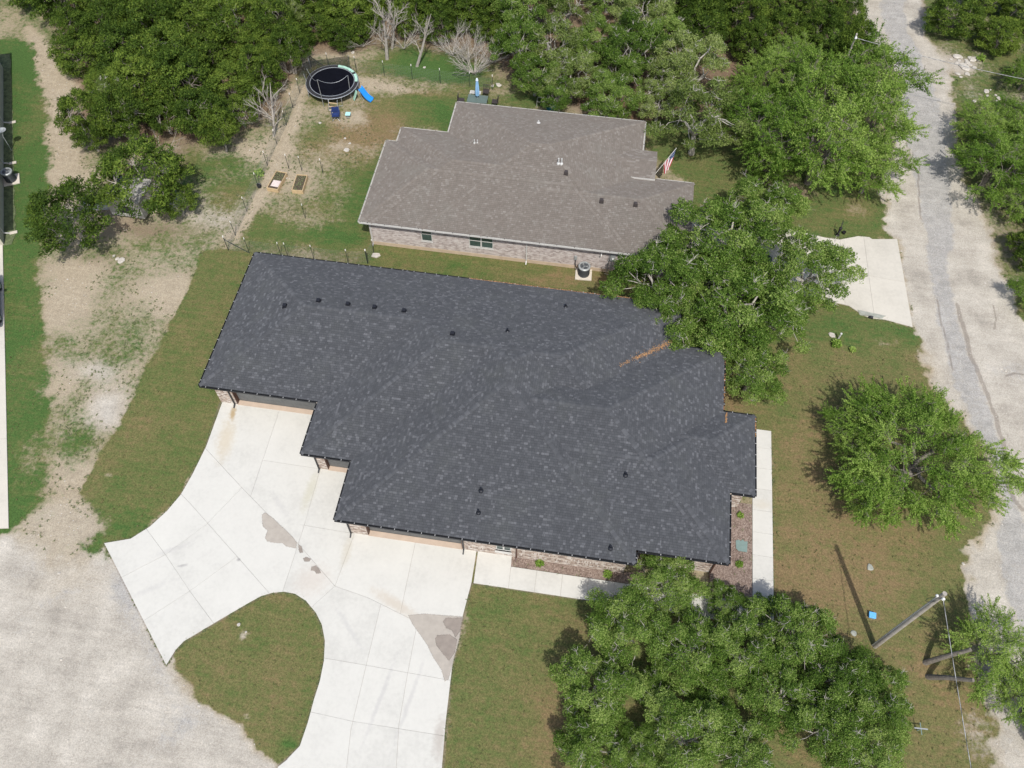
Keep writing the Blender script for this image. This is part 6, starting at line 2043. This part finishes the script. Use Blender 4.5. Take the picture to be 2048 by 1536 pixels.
    for s_ in range(nst):
        an = rnd.uniform(0, 6.28)
        off = 0.0 if nst == 1 else 0.12
        b0 = Vector((off * math.cos(an), off * math.sin(an), -0.1)); t0 = Vector((0.3 * math.cos(an) * (nst > 1) + rnd.uniform(-.15, .15), 0.3 * math.sin(an) * (nst > 1) + rnd.uniform(-.15, .15), h0 + 0.2))
        mb.tube([b0, b0.lerp(t0, 0.5), t0], [tr_ * 1.35 / nst ** .4, tr_ * 1.05 / nst ** .4, tr_ * 0.9 / nst ** .4], 9)
        stems.append(t0)
    nl = 7 if kind != 'juniper' else 5
    limbs = []
    for k in range(nl):
        an = 2 * PI * (k + rnd.uniform(-.3, .3)) / nl
        t0 = rnd.choice(stems)
        e = Vector((R * 0.5 * math.cos(an), R * 0.5 * math.sin(an), H * rnd.uniform(0.5, 0.75)))
        pts = branch_path(t0, e, rnd, 0.15, 4)
        kq = 1.0 if kind != 'juniper' else 0.55
        mb.tube(pts, [tr_ * 0.62 * kq, tr_ * 0.5 * kq, tr_ * 0.42 * kq, tr_ * 0.34 * kq, tr_ * 0.24 * kq], 6)
        limbs.append(pts)
    for (x, y, z, rc) in cl:
        p = Vector((x, y, z))
        best = min((q for l in limbs for q in l[1:]), key=lambda q: (q - p).length)
        if (best - p).length < 0.25 or (kind == 'juniper' and rnd.random() < 0.5): continue
        if kind == 'juniper': p = best.lerp(p, 0.75)
        pts = branch_path(best, p, rnd, 0.12, 3)
        mb.tube(pts, [0.035, 0.026, 0.018, 0.010], 4, False)
        for q in range(4 if kind != 'juniper' else 0):
            d = Vector((rnd.uniform(-1, 1), rnd.uniform(-1, 1), rnd.uniform(0.1, 1.0))) * rc * 1.05
            if rnd.random() < 0.3:
                f0 = p + d * 0.7
                for w_ in range(4):
                    e_ = f0 + Vector((rnd.uniform(-1, 1), rnd.uniform(-1, 1), rnd.uniform(0.0, 1.0))) * 0.42
                    mb.tube([f0, f0.lerp(e_, 0.5) + Vector((rnd.uniform(-.06, .06), rnd.uniform(-.06, .06), 0.03)), e_], [0.014, 0.012, 0.007], 3, False)
            mb.tube([p, p + d * 0.5 + Vector((rnd.uniform(-.08, .08), rnd.uniform(-.08, .08), 0)), p + d], [0.012, 0.010, 0.006], 3, False)
    me = bpy.data.meshes.new(kind + '_trunk')
    me.from_pydata(mb.v, [], mb.f); me.materials.append(bm); me.update()
    return crown, me, R, H


PR = {}
PR['oak'] = [make_proto('oak', s, 3.0, 6.0, M['leaf_oak'], M['bark_mid'], 33, 36000) for s in (1, 2, 3)]
PR['grey'] = [make_proto('grey', s, 3.0, 6.2, M['leaf_greyoak'], M['bark_mid'], 34, 23000) for s in (11, 12)]
PR['elm'] = [make_proto('elm', s, 3.4, 6.6, M['leaf_elm'], M['bark'], 44, 30000) for s in (21, 22)]
PR['bigelm'] = [make_proto('elm', 31, 5.6, 7.0, M['leaf_elm'], M['bark'], 84, 70000)]
PR['juniper'] = [make_proto('juniper', s, 2.4, 4.6, M['leaf_juniper'], M['bark'], 115, 36000) for s in (41, 42, 43)]
PR['jopen'] = [make_proto('juniper', s, 2.4, 4.8, M['leaf_juniper'], M['bark_pale'], 85, 24000, 0.36) for s in (44, 45)]
TC = [0]


def tree(px, py, rpx, kind, label, group=None, hs=1.0, which=None, zc=None, cat='tree', rz=None, name=None):
    """px,py,rpx: where the middle of the crown stands and how wide it is"""
    i = TC[0]; TC[0] += 1
    rnd = random.Random(i * 13 + 5)
    pr = PR[kind]
    cr_, tk_, R, H = pr[which if which is not None else i % len(pr)]
    v = ray(px, py)
    zz = 3.0
    for _ in range(3):
        k = (zz - CAM_H) / v.z; depth = k * v.length; r_m = rpx * (k * FPX) / FPX
        # metres per pixel at that distance
        mpp = k
        r_m = rpx * mpp
        s = r_m / R
        zz = (H * (0.42 if kind == 'juniper' else 0.62 if kind == 'jopen' else 0.55)) * s * hs if zc is None else zc
    x, y = g(px, py, zz)
    nm = name or {'oak': 'live_oak', 'grey': 'grey_oak', 'elm': 'elm_tree', 'bigelm': 'elm_tree', 'juniper': 'juniper_tree', 'jopen': 'juniper_tree'}[kind]
    r = empty(nm, (x, y, 0), rnd.uniform(0, 6.28) if rz is None else rz, label, cat, group)
    r.scale = (s, s, s * hs)
    c = link(tk_, 'trunk', r); c2 = link(cr_, 'crown', r)
    return r


ORD = ['first', 'second', 'third', 'fourth', 'fifth', 'sixth', 'seventh', 'eighth', 'ninth', 'tenth']


VR = random.Random(2024)


def vary(kind, mix=0.2):
    u_ = VR.random()
    if u_ < mix: kind = VR.choice(['grey', 'oak', 'elm'])
    return kind, VR.uniform(0.78, 1.22), VR.uniform(0.7, 1.3)


def rows(lst, what, where, gap=26):
    """(item, label) with row and place in the row, rows counted from the bottom of the picture"""
    q = sorted(lst, key=lambda a: -a[1]); rws = []
    for a in q:
        if rws and abs(rws[-1][0][1] - a[1]) < gap: rws[-1].append(a)
        else: rws.append([a])
    out = []
    for i, r_ in enumerate(rws):
        r_.sort(key=lambda a: a[0])
        rn = 'front row' if i == 0 else ORD[i] + ' row'
        for j, a in enumerate(r_): out.append((a, '%s %s from the left, %s, %s' % (ORD[j], what, rn, where)))
    return out


# junipers of the woodland, top left
gl = 'junipers in the woodland left of the trampoline'
for a, k, lb in (((285, 18, 46), 'elm', 'blue green broadleaf tree among the junipers at the top left'), ((232, 208, 44), 'grey', 'paler grey green tree at the lower left of the juniper woodland'), ((560, 25, 40), 'grey', 'grey green tree among the junipers above the trampoline'), ((350, 130, 38), 'oak', 'oak hidden in the middle of the juniper woodland')):
    tree(*a, k, lb, None, hs=1.25)
jun = [(125, -10, 55), (215, -20, 55), (310, -15, 60), (400, -20, 55), (490, -10, 60), (575, -15, 55), (60, -45, 50),
       (135, 55, 50), (215, 50, 58), (300, 45, 60), (385, 45, 58), (470, 40, 58), (545, 50, 55), (175, 105, 48), (255, 115, 58), (345, 110, 60), (430, 105, 58), (510, 105, 52), (570, 90, 40),
       (205, 170, 50), (290, 175, 60), (375, 175, 58), (455, 170, 55), (520, 160, 42), (175, 225, 46), (215, 245, 42), (250, 232, 48), (330, 235, 52), (405, 232, 52), (470, 225, 42), (170, 270, 34), (440, 250, 35)]
for a, lb in rows(jun, 'juniper', 'dense woodland left of the trampoline'): v_ = vary('juniper', 0.0); tree(a[0] + VR.uniform(-14, 14), a[1] + VR.uniform(-9, 9), a[2] * v_[1], 'jopen' if (a[1] > 215 or VR.random() < 0.3) else 'juniper', lb, gl, hs=v_[2])
tree(278, 352, 92, 'jopen', 'large juniper standing over the dull grey trailer', hs=0.8, which=1)
tree(352, 398, 42, 'jopen', 'small sparse juniper right of the grey trailer', hs=0.8, which=0)
tree(135, 435, 80, 'jopen', 'low spreading juniper with pale trunks beside the green lawn at left', hs=0.85, which=0)
gl2 = 'junipers along the top edge behind the bare trees'
for a, lb in rows([(630, -20, 50), (700, -25, 55), (780, -35, 50), (860, -30, 50), (940, -20, 52), (1010, -25, 50), (640, 45, 42), (700, 35, 45), (610, 75, 30), (745, 10, 38), (870, 5, 40), (935, 25, 40), (985, 30, 42), (905, 20, 30), (960, 60, 30), (688, 66, 38), (738, 48, 36), (812, 30, 40), (868, 52, 34), (1003, 78, 36), (1025, 40, 40)], 'juniper', 'woods behind the bare pale trees'):
    v_ = vary('juniper', 0.0); tree(a[0] + VR.uniform(-10, 10), a[1], a[2] * v_[1], v_[0], lb, gl2, hs=v_[2])
gl3 = 'junipers along the top edge left of the road'
for a, lb in rows([(1340, 0, 55), (1420, -5, 55), (1400, 60, 50), (1480, 30, 52), (1500, 90, 45), (1560, 10, 50), (1560, 70, 40), (1630, 20, 45), (1650, 70, 40), (1690, 30, 38), (1705, 90, 32), (1350, -50, 50), (1450, -60, 50), (1600, -50, 50)], 'olive juniper', 'top edge woods left of the road'):
    v_ = vary('juniper', 0.0); tree(a[0] + VR.uniform(-10, 10), a[1], a[2] * v_[1], v_[0], lb, gl3, hs=v_[2])
gl4 = 'oaks in the woods behind the brown roof'
for a, lb in rows([(1060, 20, 55), (1140, 0, 60), (1220, -10, 60), (1290, 20, 58), (1040, 90, 45), (1110, 85, 58), (1190, 80, 58), (1265, 95, 55), (1330, 75, 45), (1070, 150, 42), (1140, 155, 50), (1150, 105, 45), (1240, 150, 48)], 'oak', 'woods directly behind the brown roof'):
    v_ = vary('oak', 0.0); tree(a[0] + VR.uniform(-10, 10), a[1], a[2] * v_[1], 'oak' if int(a[0]) % 3 else 'grey', lb, gl4, hs=v_[2])
tree(1115, 190, 40, 'oak', 'small bright oak beside the teal swing, at the back edge of the brown roof')
tree(1215, 200, 52, 'oak', 'oak overhanging the back edge of the brown roof')
tree(1318, 205, 45, 'grey', 'greyish oak at the back right corner of the brown roof')
tree(1385, 135, 72, 'grey', 'broad pale grey green oak at the top, right of the brown roof')
tree(1345, 165, 50, 'grey', 'small grey oak between the brown roof corner and the broad grey oak')
tree(1400, 235, 82, 'grey', 'grey green oak standing beside the flag')
# bright trees in front of the brown roofed house
for a, lb in rows([(1545, 265, 82), (1645, 290, 92), (1735, 235, 88), (1640, 185, 92), (1735, 155, 75), (1560, 150, 62), (1745, 335, 70), (1515, 170, 45), (1590, 105, 40), (1545, 322, 52), (1500, 215, 45), (1690, 110, 45)], 'bright elm', 'group between flag and road', 40):
    v_ = vary('elm', 0.0); tree(a[0], a[1], a[2] * v_[1] ** 0.5, 'elm', lb, 'bright elms between the flag and the road')
tree(1700, 116, 44, 'juniper', 'tall juniper hiding the utility pole beside the road at the top', None, hs=1.7)
# oaks over the driveway
for a, lb in (((1325, 560, 88), 'oak crown reaching over the right end of the charcoal roof'), ((1440, 480, 95), 'oak overhanging the lower right corner of the brown roof'), ((1530, 430, 72), 'smaller oak in front of the garage of the brown roofed house'), ((1620, 545, 84), 'thin crowned oak spreading over the cream driveway'),
              ((1470, 620, 100), 'oak in the middle of the clump between the two houses'), ((1340, 645, 70), 'oak touching the back slope of the charcoal roof beside the leaf filled valley'), ((1555, 635, 70), 'oak on the lawn edge below the cream driveway'), ((1505, 745, 62), 'lowest oak of the clump, just right of the charcoal roof'), ((1425, 690, 45), 'small oak leaning onto the corner of the charcoal roof'), ((1400, 560, 70), 'oak between the brown roof and the charcoal roof')):
    tree(*a, 'oak', lb, 'oaks over the driveway', hs=0.95)
tree(1838, 922, 152, 'bigelm', 'large feathery bright green elm on the east lawn beside the road', hs=0.75, which=0)
tree(1715, 870, 60, 'elm', 'small elm on the left side of the large feathery elm', hs=0.7)
tree(1740, 990, 55, 'elm', 'small elm at the lower left of the large feathery elm', hs=0.7)
# front oaks
gl5 = 'live oaks in the front lawn clump'
fo = [((1330, 1165, 68), 'live oak standing between the front brick wall and the walkway'), ((1450, 1205, 42), 'sparse live oak at the mulch bed corner by the walkway'), ((1520, 1222, 32), 'twiggy live oak over the end of the walkway'), ((1250, 1262, 82), 'live oak at the upper left of the front lawn clump'), ((1195, 1385, 85), 'live oak at the left edge of the front lawn clump'), ((1180, 1495, 75), 'live oak at the bottom left of the front lawn clump'),
      ((1375, 1295, 82), 'live oak below the walkway in the front clump'), ((1490, 1310, 75), 'live oak in the upper middle of the front clump'), ((1595, 1270, 80), 'live oak at the upper right of the front clump near the blue box'), ((1560, 1385, 78), 'live oak in the centre of the front clump'), ((1375, 1470, 88), 'live oak at the bottom middle of the front clump'), ((1490, 1510, 70), 'live oak cut by the bottom edge, right of the middle one'), ((1678, 1362, 78), 'live oak on the right of the front clump below the utility pole'), ((1755, 1405, 72), 'rightmost live oak of the front clump'), ((1660, 1455, 80), 'live oak at the lower right of the front clump'), ((1740, 1510, 70), 'live oak cut by the bottom edge at the right'), ((1425, 1395, 45), 'shaded live oak filling the middle gap of the front clump'), ((1300, 1375, 48), 'small live oak left of the gap in the front clump'), ((1280, 1510, 60), 'live oak cut by the bottom edge, left of the middle one')]
for a, lb in fo: tree(a[0], a[1], a[2] * 0.93, 'oak', lb, gl5, hs=0.85)
# right edge
tree(1995, 1305, 76, 'elm', 'dark leaning elm over the road at the lower right', hs=0.8)
tree(2040, 1385, 55, 'elm', 'elm cut by the right edge below the leaning elm', hs=0.8)
for a, k, lb in (((1990, 330, 75), 'elm', 'bushy bright tree on the right verge of the road'), ((1965, 255, 52), 'elm', 'small bright tree at the top of the right verge'), ((2035, 240, 50), 'elm', 'bright tree cut by the right edge near the rubble'), ((2040, 400, 50), 'elm', 'bright tree cut by the right edge lower on the verge'), ((2060, 300, 70), 'elm', 'bright tree mostly outside the right edge'), ((1905, 35, 52), 'juniper', 'dense juniper at the top right beside the road'), ((1998, 75, 42), 'juniper', 'rounded juniper right of the limestone rubble'), ((1975, -10, 50), 'juniper', 'juniper cut by the top edge at the right'), ((2050, 20, 50), 'juniper', 'juniper in the top right corner'), ((2055, 150, 40), 'elm', 'low bush at the right edge under the cable'), ((2065, 500, 45), 'juniper', 'dark bush at the right edge beside the wide road'), ((2070, 590, 40), 'elm', 'low bush at the right edge where the road widens')):
    tree(*a, k, lb, None, hs=0.8)
# a few outside the frame so the woods go on
for a in [(-60, -60, 55), (2140, -60, 60), (2150, 80, 60), (2160, 200, 60), (1740, -60, 50), (2130, 420, 60), (2120, 1450, 60), (1150, -80, 60), (1050, -80, 60), (250, -90, 60), (350, -90, 60), (450, -90, 60), (550, -90, 60), (650, -90, 60), (750, -95, 60), (850, -95, 60), (950, -90, 60), (1250, -85, 60), (1550, -110, 60), (150, -85, 55)]:
    tree(a[0], a[1], a[2], 'juniper', 'juniper just outside the frame of the photo', 'junipers round the outside of the frame')


# bare trees
def bare(px, py, toppx, label, seed, spread=0.5, thick=0.11, n=6, fan=False, hh=4.5, bk='bark_pale'):
    x, y = g(px, py)
    rnd = random.Random(seed)
    tx_, ty_ = g(*toppx, hh)
    r = empty('bare_tree', (x, y, 0), 0, label, 'bare tree', 'bare pale trees and brush at the edge of the woods')
    tv = Vector((tx_ - x, ty_ - y, hh))
    mb = MB(); mt = MB()
    if not fan: mt.tube([(0, 0, -0.05), tv * 0.35 + Vector((0.05, 0, 0)), tv * 0.7, tv], [thick, thick * .75, thick * .5, thick * .15], 7)

    def grow(p, d, L, rad, dep):
        q = p + d * L
        mid = p.lerp(q, 0.5) + Vector((rnd.uniform(-1, 1), rnd.uniform(-1, 1), rnd.uniform(-.3, .6))) * L * 0.08
        mb.tube([p, mid, q], [rad, rad * .8, rad * .55], 4, False)
        if dep <= 0: return
        for k in range(rnd.choice([2, 3, 3])):
            dd = (d + Vector((rnd.uniform(-1, 1), rnd.uniform(-1, 1), rnd.uniform(-.4, .7))) * 0.6).normalized()
            grow(p.lerp(q, rnd.uniform(0.4, 1.0)), dd, L * rnd.uniform(0.55, 0.75), rad * 0.55, dep - 1)
    for k in range(n):
        an = 2 * PI * k / n + rnd.uniform(-.4, .4)
        t_ = rnd.uniform(0.15, 0.8) if not fan else 0.03
        p = tv * t_
        d = (Vector((math.cos(an), math.sin(an), 0)) * spread + Vector((0, 0, 0.7 if not fan else 0.5)) + tv.normalized() * 0.3).normalized()
        grow(p, d, (1.3 if not fan else 1.5) * rnd.uniform(0.7, 1.1), 0.045 if not fan else 0.024, 3)
    if not fan: mt.build('trunk', M['bark_pale'], r)
    mb.build('branches', M[bk], r)


bare(774, 118, (765, 15), 'pale bare tree with forked limbs right of the trampoline', 1, 0.6, 0.16, 9, hh=4.8)
bare(784, 97, (790, 20), 'second pale bare tree just behind the forked one', 2, 0.6, 0.12, 7, hh=3.8)
bare(834, 132, (862, 28), 'slender pale bare trunk leaning right behind the fence', 3, 0.45, 0.14, 5, hh=5.0)
bare(948, 150, (950, 40), 'dense fan of brown bare brush behind the closed umbrella', 4, 1.0, 0.1, 26, True, 4, 'bark_mid')
bare(935, 125, (930, 30), 'grey bare brush left of the fan of brown brush', 7, 0.8, 0.1, 16, True, 4, 'bark_mid')
bare(905, 112, (900, 30), 'tall grey bare brush between the slender trunk and the umbrella', 31, 0.9, 0.08, 14, True, 4, 'bark_mid')
bare(985, 128, (990, 50), 'brown bare brush at the woodland edge right of the umbrella', 32, 0.9, 0.08, 14, True, 4, 'bark_mid')
bare(808, 100, (812, 30), 'thin bare saplings between the two pale bare trees', 33, 0.7, 0.08, 10, True, 4, 'bark_mid')
bare(727, 95, (725, 40), 'tangle of drooping grey branches at the woodland edge above the trampoline', 5, 1.0, 0.08, 9, True, 3)
bare(548, 272, (540, 165), 'pale dead juniper reaching over the fence left of the trampoline', 6, 0.9, 0.12, 12, hh=4)
bare(505, 250, (520, 180), 'smaller pale dead branches left of the dead juniper', 8, 0.9, 0.08, 8, True, 3)
bare(580, 150, (590, 70), 'grey bare branches behind the left side of the trampoline', 9, 0.8, 0.08, 9, True, 3)
bare(325, 312, (318, 290), 'pale splayed twigs on the ground behind the large juniper', 10, 1.0, 0.06, 7, True, 2)
bare(1285, 225, (1290, 170), 'bare twigs on the red soil at the corner of the brown roof', 12, 0.8, 0.06, 6, True, 2)
# leaning trunks of the lower right elm
for px, py, qx, qy, lb in ((1850, 1325, 1910, 1308, 'leaning dark trunk reaching to the lower right elm'), (1855, 1353, 1915, 1358, 'lower leaning trunk reaching to the lower right elm')):
    a = Vector((*g(px, py), 0)); b_ = Vector((*g(qx, qy, 1.6), 1.6)); b_ = a + (b_ - a) * 1.5
    r = empty('leaning_trunk', tuple(a), 0, lb, 'tree trunk'); mb = MB()
    mb.tube([(0, 0, -.1), (b_ - a) * 0.4 + Vector((0, 0, .1)), b_ - a], [0.16, 0.13, 0.1], 9); mb.build('bark', M['bark'], r)


# small plants
def plant_mesh(seed, n=70, R=0.3, H=0.35, blade=False):
    rs = np.random.RandomState(seed)
    an = rs.uniform(0, 2 * PI, n); el = rs.uniform(0.2, 1.3, n)
    d = np.stack([np.cos(an) * np.cos(el), np.sin(an) * np.cos(el), np.sin(el)], -1)
    rr = rs.uniform(0.3, 1, n)[:, None]
    C = d * rr * np.array([R, R, H])
    V = leaf_quads(C, d + rs.normal(size=(n, 3)) * 0.3, (0.05, 0.10) if not blade else (0.1, 0.16), (0.02, 0.04) if not blade else (0.008, 0.014), rs)
    return mesh_np('foliage', V, np.arange(4 * n).reshape(-1, 4), M['leaf_elm'], {'v': np.repeat(rs.uniform(0.3, 1.0, n), 4)})


pm = [plant_mesh(s, 240, 0.28, 0.3) for s in (1, 2)]
for i, (px, py, s, lb) in enumerate([(1079, 1128, 1.05, 'bright small shrub in the mulch right of the front window'), (1215, 1150, 1.1, 'darker small shrub in the mulch near the front oak'), (1480, 1032, 0.85, 'small grassy shrub in the side mulch bed above the grey green cover'), (1478, 1130, 0.9, 'small grassy shrub in the side mulch bed below the grey green cover'), (1672, 690, 1.4, 'leafy plant at the foot of the white pipe'), (1704, 701, 0.9, 'smaller leafy plant right of the white pipe'), (545, 118, 1.6, 'low bright weed at the woodland edge left of the trampoline'), (683, 88, 2.2, 'low bright bush at the woodland edge above the trampoline'), (520, 350, 1.5, 'green weed growing against the fence beside the black bucket'), (1960, 120, 1.6, 'low bush beside the limestone rubble')]):
    x, y = g(px, py)
    r = empty('small_shrub', (x, y, 0.04), i, lb, 'shrub'); r.scale = (s, s, s)
    link(pm[i % 2], 'foliage', r)
    mb = MB(); mb.tube([(0, 0, -.05), (0.01, 0, .12)], 0.012, 5); mb.build('stem', M['bark_dark'], r)

# weeds over the rough ground, grass tufts over the lawns
rs = np.random.RandomState(99)


def tufts(name, px, py, size, nb, lmat, vr, label=None):
    n = len(px)
    a = rs.uniform(0, 2 * PI, (n, nb)); rr = rs.uniform(0.0, 1.0, (n, nb)) * size[:, None]
    C = np.stack([px[:, None] + np.cos(a) * rr, py[:, None] + np.sin(a) * rr, rs.uniform(0.01, 0.09, (n, nb)) * (size[:, None] / 0.15)], -1).reshape(-1, 3)
    D = np.stack([np.cos(a), np.sin(a), rs.uniform(0.2, 1.6, (n, nb))], -1).reshape(-1, 3)
    V = leaf_quads(C, D, (0.03, 0.07), (0.012, 0.026), rs)
    me = mesh_np(name, V, np.arange(len(V)).reshape(-1, 4), lmat, {'v': rs.uniform(vr[0], vr[1], len(C)).repeat(4)})
    o = link(me, name)
    tag(o, label, 'weeds' if 'weed' in name else 'grass', kind='stuff')


def sample(n, cond):
    x = rs.uniform(-50, 40, n); y = rs.uniform(5, 75, n)
    ix = ((x - X0) / CELL).astype(int); iy = ((y - Y0) / CELL).astype(int)
    ok = cond(zone[iy, ix], cover[iy, ix], crk[iy, ix]) & (rs.rand(n) < 1)
    return x[ok], y[ok]


x, y = sample(34000, lambda z, c, k: ((z == 0) | (z == 3)) & (c > 0.18) & (c < 0.75))
k = vn = vnoise(x, y, 5, 0.8) > 0.42
x, y = x[k], y[k]
inh = (x > -22) & (x < 10) & (y > 17.5) & (y < 34.5) | (x > -16) & (x < 6) & (y > 39.5) & (y < 52)
x, y = x[~inh], y[~inh]
din = inpoly(x, y, dout) | inpoly(x, y, walk) | inpoly(x, y, nd) | inpoly(x, y, lw)
x, y = x[~din], y[~din]
tufts('weeds', x, y, rs.uniform(0.04, 0.15, len(x)), 9, M['leaf_weed'], (0.1, 0.8), 'small green weeds dotted over the bare rough field')
x, y = sample(9000, lambda z, c, k: (z == 1) & (c > 0.5))
inh = (x > -22) & (x < 9) & (y > 17.5) & (y < 34.5) | (x > -16) & (x < 6) & (y > 39.5) & (y < 52)
x, y = x[~inh], y[~inh]
din = inpoly(x, y, dout) | inpoly(x, y, walk) | inpoly(x, y, nd) | inpoly(x, y, lw)
x, y = x[~din], y[~din]
M['grass_blade'] = leaf_mat('mown_grass_blade', (0.19, 0.16, 0.085), (0.16, 0.165, 0.07), (0.12, 0.16, 0.05), 0.3)
tufts('grass_tufts', x, y, rs.uniform(0.04, 0.08, len(x)), 6, M['grass_blade'], (0.0, 1.0), 'short mown grass tufts over the lawns')
ex_x = []; ex_y = []
for pl in (gp(DRV[:18]), gp(DRV[8:28]), gp([(943, 1166), (1250, 1212), (1500, 1245)]), gp([(1543, 863), (1547, 1240)]), gp([(943, 1166), (925, 1235), (905, 1330), (892, 1440), (884, 1536)]), gp([(1650, 478), (1700, 476), (1716, 473), (1738, 475)]), gp([(1825, 655), (1770, 640), (1741, 637), (1697, 612)])):
    for i in range(len(pl) - 1):
        L = math.hypot(pl[i + 1][0] - pl[i][0], pl[i + 1][1] - pl[i][1]); n = int(L * 14)
        t_ = rs.rand(n)
        ex_x.append(pl[i][0] + (pl[i + 1][0] - pl[i][0]) * t_ + rs.normal(size=n) * 0.05); ex_y.append(pl[i][1] + (pl[i + 1][1] - pl[i][1]) * t_ + rs.normal(size=n) * 0.05)
x = np.concatenate(ex_x); y = np.concatenate(ex_y)
k = fbm(x, y, 9, 1.2, 2) > 0.42
x, y = x[k], y[k]
tufts('grass_edge', x, y, rs.uniform(0.04, 0.09, len(x)), 7, M['leaf_weed'], (0.0, 0.6), 'ragged grass growing over the edges of the concrete')
# loose stones on the gravel yard and the road
x = rs.uniform(-50, 40, 26000); y = rs.uniform(3, 75, 26000)
ix = ((x - X0) / CELL).astype(int); iy = ((y - Y0) / CELL).astype(int)
zz_ = zone[iy, ix]
k = ((zz_ == 2) | (zz_ == 5) | ((zz_ == 0) & (cover[iy, ix] < 0.3)) | ((zz_ == 3) & (cover[iy, ix] < 0.25))) & (vnoise(x, y, 15, 0.6) > 0.35) & (asp[iy, ix] < 0.6)
k &= ~(inpoly(x, y, dout) | inpoly(x, y, walk) | inpoly(x, y, nd) | inpoly(x, y, lw)) & ~((x > -22.5) & (x < 10.5) & (y > 17) & (y < 35)) & ~((x > -16.2) & (x < 6.2) & (y > 39.2) & (y < 52.2))
x, y = x[k], y[k]; n = len(x)
s_ = rs.uniform(0.012, 0.045, n) * (1 + (rs.rand(n) < 0.04) * 1.2); an = rs.uniform(0, PI, n)
vs = []
for q, (dx, dy, dz) in enumerate([(-1, -.7, 0), (1, -.6, 0), (.9, .8, 0), (-.8, .7, 0), (0.1, 0.0, 0.9)]):
    vs.append(np.stack([x + s_ * (dx * np.cos(an) - dy * np.sin(an)), y + s_ * (dx * np.sin(an) + dy * np.cos(an)), dz * s_ + 0.0], -1))
V = np.stack(vs, 1).reshape(-1, 3)
b0 = np.arange(n)[:, None, None] * 5
F = (b0 + np.array([[0, 1, 4], [1, 2, 4], [2, 3, 4], [3, 0, 4]])[None]).reshape(-1, 3)
me = mesh_np('gravel_stones', V, F, M['stone'])
o = link(me, 'gravel_stones'); tag(o, 'small loose stones scattered over the gravel yard, dirt and road edges', 'gravel', kind='stuff')
print('objects', len(bpy.data.objects))
